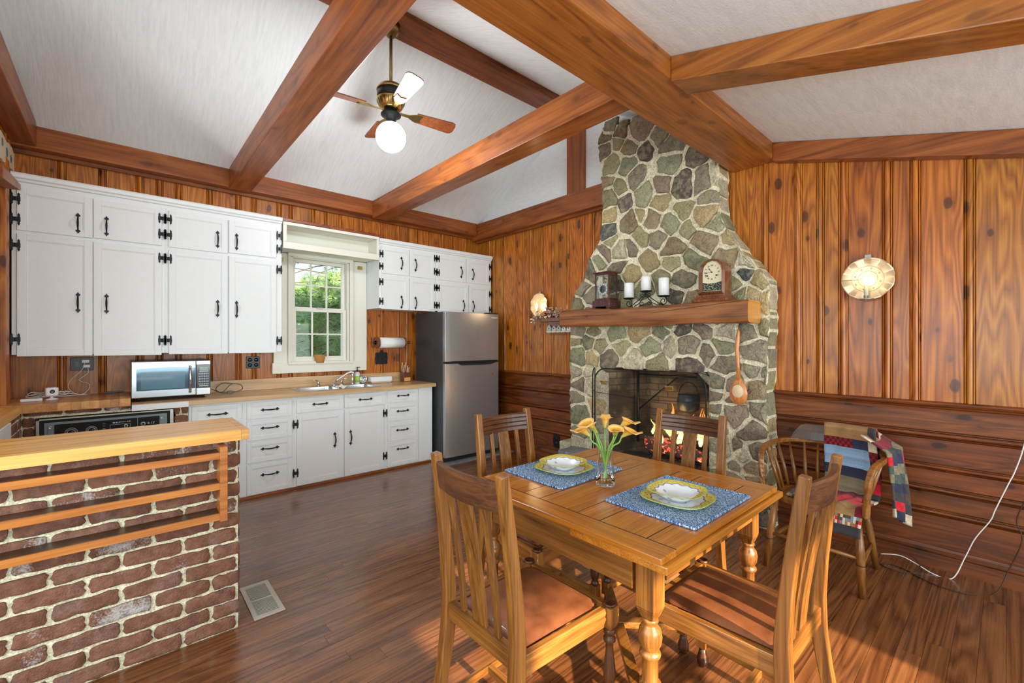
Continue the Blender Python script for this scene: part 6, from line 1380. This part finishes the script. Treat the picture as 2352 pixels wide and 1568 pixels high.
# ================================================================= CHAIRS
def make_chair(label, loc, rz, wb_=0.185):
    t = thing('dining_chair', label, 'chair', loc, rz, group='oak chairs around the dining table')
    seat_z = 0.44
    def rear(s_):
        pts = [(s_*(wb_+0.004), -0.285, 0.0), (s_*(wb_+0.002), -0.262, 0.12), (s_*wb_, -0.235, 0.26), (s_*wb_, -0.218, 0.38), (s_*wb_, -0.215, 0.50), (s_*wb_, -0.225, 0.64), (s_*(wb_-0.002), -0.243, 0.80), (s_*(wb_-0.004), -0.262, 0.94), (s_*(wb_-0.005), -0.272, 1.01)]
        mb = MB(); mb.col = (0.5, 0.3+0.2*s_, 0); mb.ribbon(pts, [0.034, 0.034, 0.036, 0.038, 0.038, 0.038, 0.038, 0.037, 0.036], [0.034, 0.036, 0.042, 0.046, 0.044, 0.038, 0.034, 0.031, 0.029]); return mb
    for s_ in (-1, 1): rear(s_).build('rear_post', M['oakZ'], t, 0.004)
    mb = MB(); mb.col = (0.5, 0.5, 0); n = 10; w = wb_-0.014    # bowed top rail with a reeded front
    def rail(z, y0, bow, thick, h0, h1, M_):
        vs = []
        prof = [(thick/2, h0), (thick/2, h0+(h1-h0)*0.2), (thick/2-0.004, h0+(h1-h0)*0.24), (thick/2, h0+(h1-h0)*0.28), (thick/2, h0+(h1-h0)*0.46), (thick/2-0.004, h0+(h1-h0)*0.5), (thick/2, h0+(h1-h0)*0.54), (thick/2, h0+(h1-h0)*0.72), (thick/2-0.004, h0+(h1-h0)*0.76), (thick/2, h0+(h1-h0)*0.8), (thick/2, h1-0.004), (thick/2-0.004, h1), (-thick/2+0.006, h1+0.001), (-thick/2, h1-0.006), (-thick/2, h0)]
        m_ = len(prof)
        for i in range(n+1):
            u = i/n; x = -w+2*w*u; by = y0-bow*sin(pi*u)
            for d, h in prof: vs.append((x, by+d-0.13*(h-0.9), h))
        fs = [tuple(range(m_)), tuple(reversed(range(n*m_, n*m_+m_)))]
        for i in range(n):
            for j in range(m_): fs.append((i*m_+j, i*m_+(j+1) % m_, (i+1)*m_+(j+1) % m_, (i+1)*m_+j))
        mb.add(vs, fs)
    rail(0, -0.258, 0.026, 0.024, 0.892, 0.983, None); mb.build('top_rail', M['oakdX'], t)
    def slat(x, w_, nm, th=0.012):
        mb = MB(); mb.col = (0.22 if nm == 'slat' else 0.28, x*3+0.5, 0); bow = lambda x: 0.024*cos(pi*x/(2*w))  # darker tint paints in the shade on the backlit splat and slats
        pts = [(x, -0.212, 0.468), (x, -0.218-bow(x)*0.2, 0.58), (x, -0.232-bow(x)*0.5, 0.72), (x, -0.246-bow(x)*0.85, 0.84), (x, -0.256-bow(x), 0.90)]
        mb.ribbon(pts, w_, th); mb.build(nm, M['oakZ'], t, 0.002)
    slat(0, 0.074, 'splat'); slat(-0.093, 0.024, 'slat', 0.015); slat(0.093, 0.024, 'slat', 0.015)
    # seat frame: narrower at the back
    wf = 0.215; yb, yf = -0.205, 0.225
    mb = MB(); mb.col = (0.62, 0.1, 0); mb.box(-w, w, -0.228, -0.198, 0.408, 0.468); mb.build('back_seat_rail', M['oakX'], t, 0.003)
    for s_ in (-1, 1):
        mb = MB(); mb.col = (0.7, 0.3+0.1*s_, 0); mb.bar((s_*wb_, -0.20, 0.420), (s_*(wf-0.012), yf-0.02, 0.420), 0.024, 0.066); mb.build('side_seat_rail', M['oakY'], t, 0.003)
    mb = MB(); mb.col = (0.55, 0.8, 0); mb.box(-wf+0.03, wf-0.03, yf-0.024, yf, 0.387, 0.453); mb.build('front_seat_rail', M['oakX'], t, 0.003)
    mb = MB(); N = 14
    def cush(a, b):
        y = yb+0.012+(yf-0.03-yb-0.012)*b; hw = (wb_-0.020)+(wf-0.032-wb_+0.020)*b
        u = 2*a-1
        cut = max(0.0, abs(u)-0.80)/0.20*max(0.0, b-0.88)/0.12     # notch by the corner caps
        x = hw*u
        ed = min(1.0, min(1-abs(u), min(b, 1-b)*2)*7)
        return (x-0.02*cut*(1 if u > 0 else -1), y-0.02*cut, 0.452+0.022*ed**0.5*(0.6+0.4*(1-u*u)*sin(pi*b)))
    mb.grid(cush, N*2, N*2); k0 = len(mb.v)
    mb.box(-wb_+0.02, wb_-0.02, yb+0.012, yf-0.03, 0.44, 0.453); mb.build('seat_cushion', M['leather'], t)
    prof = [(0.018, 0.372), (0.022, 0.366), (0.022, 0.356), (0.015, 0.350), (0.014, 0.344), (0.022, 0.336), (0.022, 0.326), (0.014, 0.318), (0.013, 0.300), (0.017, 0.262), (0.023, 0.215), (0.022, 0.190), (0.015, 0.172), (0.013, 0.166), (0.020, 0.160), (0.020, 0.152), (0.014, 0.148)]
    for s_ in (-1, 1):
        c = (s_*(wf-0.006), yf-0.012)
        mb = MB(); mb.col = (0.6, 0.4+0.3*s_, 0); mb.frus(c, 0.024, 0.024, 0.392, 0.452); mb.frus(c, 0.016, 0.016, 0.372, 0.392, 0.024, 0.024)
        lg = mb.build('front_leg', M['oakZ'], t, 0.002)
        mb = MB(); mb.frus(c, 0.021, 0.021, 0.085, 0.148); mb.build('leg_block', M['oakZ'], lg, 0.002)
        mb = MB(); mb.col = (0.45, 0.4, 0); mb.lathe((c[0], c[1], 0), prof, 18); mb.lathe((c[0], c[1], 0), [(0.014, 0.0), (0.022, 0.012), (0.024, 0.035), (0.016, 0.06), (0.014, 0.086)], 16); mb.build('turning', M['oakdZ'], lg)
        mb = MB(); mb.lathe((c[0], c[1], 0.452), [(0.021, 0), (0.023, 0.004), (0.022, 0.009), (0.017, 0.010), (0.013, 0.005), (0.001, 0.004)], 20, col=(0.3, 0.2, 0)); mb.build('corner_cap', M['oakdZ'], lg)
        mb = MB(); mb.col = (0.45, 0.1, 0); mb.bar((s_*(wb_+0.002), -0.262, 0.115), (s_*(wf-0.008), yf-0.03, 0.115), 0.018, 0.03); mb.build('side_stretcher', M['oakY'], t, 0.002)
    mb = MB(); mb.col = (0.6, 0.6, 0); mb.box(-wf+0.02, wf-0.02, -0.03, -0.008, 0.100, 0.130); mb.build('cross_stretcher', M['oakX'], t, 0.002)
    return t
ch = make_chair('oak dining chair in the left foreground with its slatted back to the camera', (1.105, 1.165, 0), -pi/2)
def again(label, loc, rz):
    c = dup(ch); c.location = loc; c.rotation_euler = (0, 0, rz); c['label'] = label; return c
again('oak dining chair in the right foreground before the armchair with the quilt', (1.672, 0.665, 0), 0.0)
again('oak dining chair on the far side of the table beside the refrigerator', (1.625, 1.635, 0), pi)
again('oak dining chair standing right in front of the burning fire', (2.115, 1.185, 0), pi/2)
# ================================================================= TABLE SETTING
def mat_(label, c, w, d):
    mb = MB(); hx, hy, h = w/2, d/2, 0.006; n = 64
    mb.grid(lambda a, b: (-hx+w*a, -hy+d*b, h+0.0008*sin(a*90)), 40, 20); mb.box(-hx, hx, -hy, hy, 0.0005, h-0.0005)
    P = []
    for cx, cy, t0 in ((hx-0.008, hy-0.008, 0), (-hx+0.008, hy-0.008, pi/2), (-hx+0.008, -hy+0.008, pi), (hx-0.008, -hy+0.008, 1.5*pi)):
        for k in range(5): P.append((cx+0.008*cos(t0+k*pi/8), cy+0.008*sin(t0+k*pi/8), 0.0052))
    mb.tube(P, 0.005, 8, closed=True)
    # stitched edge ribs
    m_ = int(w/0.011)
    for k in range(m_):
        x = -hx+0.006+k*(w-0.012)/(m_-1)
        for s_ in (-1, 1): mb.sphere((x, s_*hy, 0.005), 0.0056, 6, 4)
    m_ = int(d/0.011)
    for k in range(m_):
        y = -hy+0.006+k*(d-0.012)/(m_-1)
        for s_ in (-1, 1): mb.sphere((s_*hx, y, 0.005), 0.0056, 6, 4)
    return tag(mb.build('placemat', M['weave'], None, loc=(c[0], c[1], 0.7502)), label, 'placemat', 'blue placemats')
mat_('blue woven placemat on the near side of the table', (1.722, 0.905), 0.485, 0.375)
mat_('blue woven placemat on the far side of the table, behind the vase', (1.675, 1.495), 0.46, 0.375)
def sqdish(rim, prof, name, mat='plate'):
    """rounded-square dish: prof [(r fraction of rim, z)]"""
    mb = MB(); n = 64
    def ring(rr_, z):
        out = []
        for k in range(n):
            a = 2*pi*k/n; c, s_ = cos(a), sin(a); e = 3.2; q = (abs(c)**e+abs(s_)**e)**(-1/e); wv = 0.012*cos(4*a+pi)*rr_ if rr_ > 0.6*rim else 0
            out.append((c*q*rr_, s_*q*rr_, z+0.035*rim*(math.hypot(c*q, s_*q)-1)*(rr_/rim)))
        return out
    vs = sum([ring(rim*f, z) for f, z in prof], []); fs = []
    for i in range(len(prof)-1):
        for k in range(n): fs.append((i*n+k, i*n+(k+1) % n, (i+1)*n+(k+1) % n, (i+1)*n+k))
    fs.append(tuple(range(n))); fs.append(tuple(reversed(range((len(prof)-1)*n, len(prof)*n))))
    mb.add(vs, fs, col=(rim, 0, 0), smooth=True); return mb
def setting(x, y, rz, where):
    pl = sqdish(0.131, [(0.02, 0.006), (0.62, 0.006), (0.70, 0.009), (0.98, 0.019), (1.0, 0.019), (1.0, 0.0165), (0.72, 0.005), (0.60, 0.0), (0.02, 0.0)], 'plate').build('dinner_plate', M['plate'], None, loc=(x, y, 0.7585)); pl.rotation_euler = (0, 0, rz)
    tag(pl, 'rounded square yellow and white plate on the '+where+' placemat', 'plate', 'yellow rimmed plates')
    bo = sqdish(0.108, [(0.02, 0.006), (0.40, 0.007), (0.56, 0.014), (0.68, 0.030), (0.74, 0.033), (0.98, 0.040), (1.0, 0.040), (1.0, 0.038), (0.74, 0.030), (0.62, 0.018), (0.44, 0.0), (0.02, 0.0)], 'bowl').build('soup_bowl', M['plate'], None, loc=(x, y+0.003, 0.7655)); bo.rotation_euler = (0, 0, rz+0.05)
    tag(bo, 'rounded square yellow rimmed bowl stacked on the plate of the '+where+' setting', 'bowl', 'yellow rimmed bowls')
setting(1.69, 0.892, radians(2), 'nearer'); setting(1.665, 1.485, radians(2), 'farther')
# vase and calla lilies
t = thing('glass_vase', 'clear tapering glass vase standing in the middle of the table', 'vase', (1.648, 1.218, 0.7502))
mb = MB(); mb.lathe((0, 0, 0), [(0.001, 0), (0.039, 0), (0.042, 0.004), (0.0415, 0.03), (0.040, 0.04), (0.0390, 0.041), (0.038, 0.018), (0.001, 0.016)], 40); mb.build('glass_foot', M['glass'], t)
mb = MB(); mb.grid(lambda a, b: ((0.0405-0.0085*b)*cos(a*2*pi), (0.0405-0.0085*b)*sin(a*2*pi), 0.03+0.135*b), 40, 6); mb.build('glass_body', M['vaseglass'], t)
mb = MB(); mb.tube([(0.032*cos(k*pi/16), 0.032*sin(k*pi/16), 0.165) for k in range(32)], 0.0011, 6, closed=True); mb.build('rim', M['glass'], t)
FL = [(-0.065, 0.115, 0.285, -0.8, 'leftmost drooping'), (-0.020, 0.085, 0.315, -0.5, 'upper left'), (-0.035, 0.05, 0.30, -0.35, 'left inner'), (0.022, 0.0, 0.30, 0.1, 'front middle'), (0.04, 0.055, 0.315, 0.2, 'rear middle'), (0.065, -0.055, 0.315, 0.8, 'upper right'), (0.072, -0.045, 0.285, 0.7, 'lower right')]
Fv = Vector((cos(YAW), sin(YAW), 0)); Rv = Vector((sin(YAW), -cos(YAW), 0))
FL = [(-0.070, 0.00, 0.262, 'lowest and leftmost'), (-0.055, -0.01, 0.300, 'topmost on the left side'), (-0.032, 0.02, 0.272, 'hanging forward on the left'), (0.004, 0.03, 0.292, 'half hidden behind the middle'), (0.032, -0.03, 0.272, 'wide open in the middle'), (0.070, 0.02, 0.298, 'topmost on the right side'), (0.068, -0.02, 0.262, 'drooping at the far right')]
for k, (u, w, h, nm) in enumerate(FL):
    tt = thing('calla_lily', 'orange yellow calla lily in the glass vase, '+nm, 'flower', (1.648, 1.218, 0.77), group='calla lilies in the glass vase')
    tip = Rv*u+Fv*w; tip.z = h-0.06
    P = smooth_path([(-tip.x*0.12, -tip.y*0.12, 0.0), (tip.x*0.10, tip.y*0.10, 0.09), (tip.x*0.45, tip.y*0.45, 0.155), (tip.x*0.85, tip.y*0.85, tip.z-0.025), tuple(tip)], 5)
    mb = MB(); mb.tube(P, 0.0036, 8); mb.build('stem', M['stem'], tt)
    out = (Vector((tip.x, tip.y, 0)).normalized()*0.75+Vector((0, 0, 0.66))).normalized()
    out = (out+Vector((-0.25, -0.28, -0.05))*(1 if k % 2 else 0.3)).normalized()
    if k in (4,): out = (Vector((-0.5, -0.55, 0.75))).normalized()
    ax = out; e1 = Vector((0, 0, 1)).cross(ax).normalized(); e2 = ax.cross(e1)
    mb = MB(); L = 0.074
    def petal(a, b, tip=tip, ax=ax, e1=e1, e2=e2, L=L):
        th = (a-0.5)*2*pi*1.04; f = b
        rr_ = 0.004+0.021*f**1.25*(1.0+0.15*cos(th)); ln = L*f*(0.85+0.22*cos(th))
        fl = max(0, f-0.7)/0.3; rr_ += 0.011*fl**1.6; ln -= 0.008*fl**2*(1 if cos(th) < 0.8 else -1.2)
        dd = -e2*cos(th)+e1*sin(th)
        return tip+ax*ln+dd*rr_
    mb.grid(petal, 26, 10, colfn=lambda i, j: tuple(p+(q-p)*min(1, max(0, (j-1)/7)) for p, q in zip((0.55, 0.50, 0.10), (0.80, 0.32, 0.03))) if j < 8 else (0.88, 0.50, 0.14))
    mb.build('petal', M['lily'], tt, solid=0.0012)
    mb = MB(); mb.tube([tuple(tip+ax*0.005), tuple(tip+ax*0.035)], [0.003, 0.0022], 6, col=(0.9, 0.6, 0.1)); mb.build('spadix', M['lily'], tt)
# ================================================================= ARMCHAIR WITH QUILT
t = thing('captains_armchair', 'old round-backed wooden armchair by the plank wall with a quilt thrown over it', 'armchair', (3.27, 0.77, 0), rz=pi/2)
# local frame: faces +y (the room's -x side), x runs to the room's y
mb = MB(); mb.col = (0.45, 0.2, 0)
P = [(0.23*cos(a), 0.02+0.215*sin(a)) for a in [k*2*pi/28 for k in range(28)]]; P = [(max(-0.225, min(0.225, x*1.12)), y) for x, y in P]
mb.prism(P, 0.405, 0.44, lambda u, v, d: (u, v, d)); mb.build('seat', M['oakY'], t, 0.006)
for s_ in (-1, 1):
    mb = MB(); mb.col = (0.6, 0.3+0.2*s_, 0); mb.tube([(s_*0.24, 0.24, 0.0), (s_*0.225, 0.205, 0.22), (s_*0.205, 0.175, 0.42)], [0.018, 0.022, 0.018], 12); lg = mb.build('leg', M['oakZ'], t)
    mb = MB(); mb.tube([(s_*0.231+0.0235*cos(a), 0.215+0.0235*sin(a), 0.17) for a in [k*pi/8 for k in range(16)]], 0.002, 5, closed=True); mb.build('wire_ring', M['iron'], lg)
    mb = MB(); mb.col = (0.4, 0.3+0.2*s_, 0); mb.tube([(s_*0.23, -0.22, 0.0), (s_*0.205, -0.18, 0.22), (s_*0.18, -0.14, 0.42)], [0.016, 0.020, 0.017], 12); mb.build('leg', M['oakZ'], t)
    mb = MB(); mb.col = (0.5, 0.5, 0); mb.tube([(s_*0.233, 0.222, 0.16), (s_*0.219, 0.02, 0.165), (s_*0.212, -0.19, 0.16)], [0.010, 0.013, 0.010], 8); mb.build('stretcher', M['oakY'], t)
mb = MB(); mb.col = (0.5, 0.5, 0); mb.tube([(-0.228, 0.212, 0.20), (0, 0.212, 0.205), (0.228, 0.212, 0.20)], [0.010, 0.013, 0.010], 8); mb.build('stretcher', M['oakX'], t)
mb = MB(); mb.col = (0.5, 0.9, 0); mb.tube([(-0.21, -0.19, 0.20), (0, -0.19, 0.205), (0.21, -0.19, 0.20)], [0.010, 0.012, 0.010], 8); mb.build('stretcher', M['oakX'], t)
bow = []        # one bent piece: front of arm, up, round the back, down the other arm
half = [(0.255, 0.235, 0.44), (0.262, 0.245, 0.56), (0.270, 0.235, 0.655), (0.280, 0.19, 0.705), (0.292, 0.10, 0.720), (0.296, 0.0, 0.722), (0.28, -0.10, 0.725), (0.235, -0.19, 0.728), (0.15, -0.245, 0.73), (0.05, -0.268, 0.73)]
bow = half+[(-x, y, z) for x, y, z in reversed(half)]
mb = MB(); mb.col = (0.6, 0.7, 0); mb.ribbon(smooth_path(bow, 4), 0.028, 0.030, side=(0, 0.05, 1)); mb.build('bent_arm', M['oakX'], t, 0.006)
mb = MB(); mb.col = (0.25, 0.7, -0.004)       # raised crest on the back
def crest(a, b):
    x = -0.24+0.48*a; y = -0.19-0.075*cos(pi*x/0.52)
    h = 0.105*(min(1, sin(pi*a)*2.4))**0.8
    return (x, y, 0.735, h)
n = 24; vs = []
for i in range(n+1):
    x, y, z, h = crest(i/n, 0)
    for d, q in ((0.013, 0), (0.011, h*0.5), (0.006, h), (-0.010, h), (-0.014, h*0.5), (-0.014, 0)): vs.append((x, y+d-q*0.18, z+q))
fs = [tuple(range(6)), tuple(reversed(range(n*6, n*6+6)))]
for i in range(n):
    for j in range(6): fs.append((i*6+j, i*6+(j+1) % 6, (i+1)*6+(j+1) % 6, (i+1)*6+j))
mb.add(vs, fs, smooth=False); mb.build('crest_rail', M['oakdX'], t, 0.003)
for x0, y0, x1, y1 in ((0.205, 0.08, 0.290, 0.09), (0.215, 0.0, 0.293, 0.0), (0.205, -0.07, 0.278, -0.09), (0.175, -0.125, 0.235, -0.18), (0.13, -0.16, 0.16, -0.235), (0.07, -0.18, 0.085, -0.26), (0.0, -0.19, 0.0, -0.265)):
    for s_ in ((-1, 1) if x0 > 0 else (1,)):
        mb = MB(); mb.col = (0.5, x0*4+s_, 0); mb.tube([(s_*x0, y0, 0.43), (s_*(x0*0.6+x1*0.4), (y0*0.6+y1*0.4), 0.56), (s_*x1, y1, 0.72)], [0.008, 0.012, 0.007], 8); mb.build('spindle', M['oakZ'], t)
# quilt: strips of cloth over the back, down the seat, and over the right arm
QC = {'tan': (150, 112, 70), 'red': (196, 24, 36), 'plaid': (140, 24, 34), 'navy': (44, 48, 78), 'blue': (136, 166, 196), 'tweed': (40, 44, 66), 'khaki': (126, 114, 90), 'wine': (110, 16, 34), 'char': (58, 56, 58), 'cream': (206, 190, 160), 'brown': (84, 64, 48), 'green': (70, 80, 74)}
ql = lambda n_, v=1.0: tuple(lin(c*v) for c in QC[n_])
mb = MB(); r = random.Random(9)
# room coordinates; main sheet: rows run from behind the crest, over it, down to the seat and off its front edge
path = [(3.545, 0.56), (3.55, 0.68), (3.545, 0.80), (3.535, 0.852), (3.505, 0.868), (3.475, 0.845), (3.462, 0.79), (3.452, 0.735), (3.445, 0.68), (3.435, 0.62), (3.42, 0.56), (3.395, 0.50), (3.345, 0.468), (3.28, 0.462), (3.20, 0.462), (3.12, 0.464), (3.06, 0.460), (3.025, 0.435), (3.01, 0.385), (3.005, 0.33)]
P3 = smooth_path([(x, 0, z) for x, z in path], 3); nu = len(P3)-1
rows_ = ['char', 'navy', 'khaki', 'char', 'tan', 'tan', 'plaid', 'blue', 'blue', 'tweed', 'khaki', 'khaki', 'wine', 'red', 'red', 'tan', 'tan', 'mosaic', 'char']
def sheet(a, b):
    i = min(nu, int(round(a*nu))); p = P3[i]; y0 = 0.825-0.06*a; y1 = 0.515+0.02*sin(a*8)
    y = y0+(y1-y0)*b
    # quilt follows the curve of the back
    cx = 0.075*cos(pi*(y-0.77)/0.52)-0.075 if a < 0.62 else 0
    w_ = (0.008*sin(b*11+a*9)+0.005*sin(b*23+a*17))*(0.4+0.6*a)
    if a > 0.6: w_ += 0.014*sin(b*7+a*20)*(a-0.6)/0.4
    return (p.x+cx*1.0-w_*(1 if a < 0.62 else 0.2), y, p.z+(abs(w_)*1.2+0.004 if 0.6 < a < 0.86 else 0))
def qcol(i, j, nu_=nu, nv=20):
    k = int(i/nu_*19); nm = rows_[min(18, k)]; f = j/nv
    if nm == 'mosaic': return r.choice((ql('cream'), ql('red'), ql('char'), ql('tan'), ql('brown'), ql('blue', 0.8)))
    if nm == 'plaid': nm = 'navy' if f > 0.5 else 'plaid'
    if f > 0.82: nm = r.choice(('x',)) if False else ['plaid', 'char', 'red', 'navy', 'cream', 'char', 'wine'][(k*3) % 7]
    if nm in ('plaid',) and (i+j) % 2: return ql('wine', 0.7)
    return ql(nm, 1+0.06*((i*7+j*3) % 3-1))
mb.grid(sheet, nu, 20, colfn=qcol)
# side fall: over the right arm, hanging outside the chair
def fall(a, b):
    x = 3.585-0.31*a; 
    seg_ = b
    if seg_ < 0.25: q = seg_/0.25; y = 0.58-0.13*q; z = 0.85-0.085*q-0.02*sin(pi*a)
    else: q = (seg_-0.25)/0.75; y = 0.455-0.03*sin(q*pi*0.6)-0.025*(1-a); z = 0.765-0.455*q+0.10*a*q-0.03*q*(1-a)
    w_ = 0.014*sin(a*13+b*3)*(0.3+b); return (x+w_*0.4, y+w_, z)
cf = [['tan', 'plaid', 'char', 'navy', 'khaki', 'green', 'tweed', 'char', 'red', 'tweed'], ['cream', 'wine', 'khaki', 'red', 'green', 'khaki', 'char', 'brown', 'char', 'cream']]
mb.grid(fall, 16, 30, colfn=lambda i, j: ql(cf[1 if i < 5 or i > 13 else 0][min(9, int(j/3))], 1+0.08*((i+j) % 3-1)))
ox = mb.build('patchwork_quilt', M['cloth'], None, solid=0.009); tag(ox, 'patchwork quilt of red, blue and brown cloth draped over the armchair', 'quilt')
mb = MB(); mb.grid(lambda a, b: (3.10+0.24*a, 0.80+0.12*b, 0.452+0.012*sin(pi*a)*sin(pi*b)), 12, 8, colfn=lambda i, j: r.choice((ql('char'), ql('cream', .8), ql('navy'), ql('brown'), ql('khaki'))))
tag(mb.build('seat_pad', M['cloth'], None, solid=0.012), 'patterned flat cushion on the armchair seat left of the quilt', 'cushion')
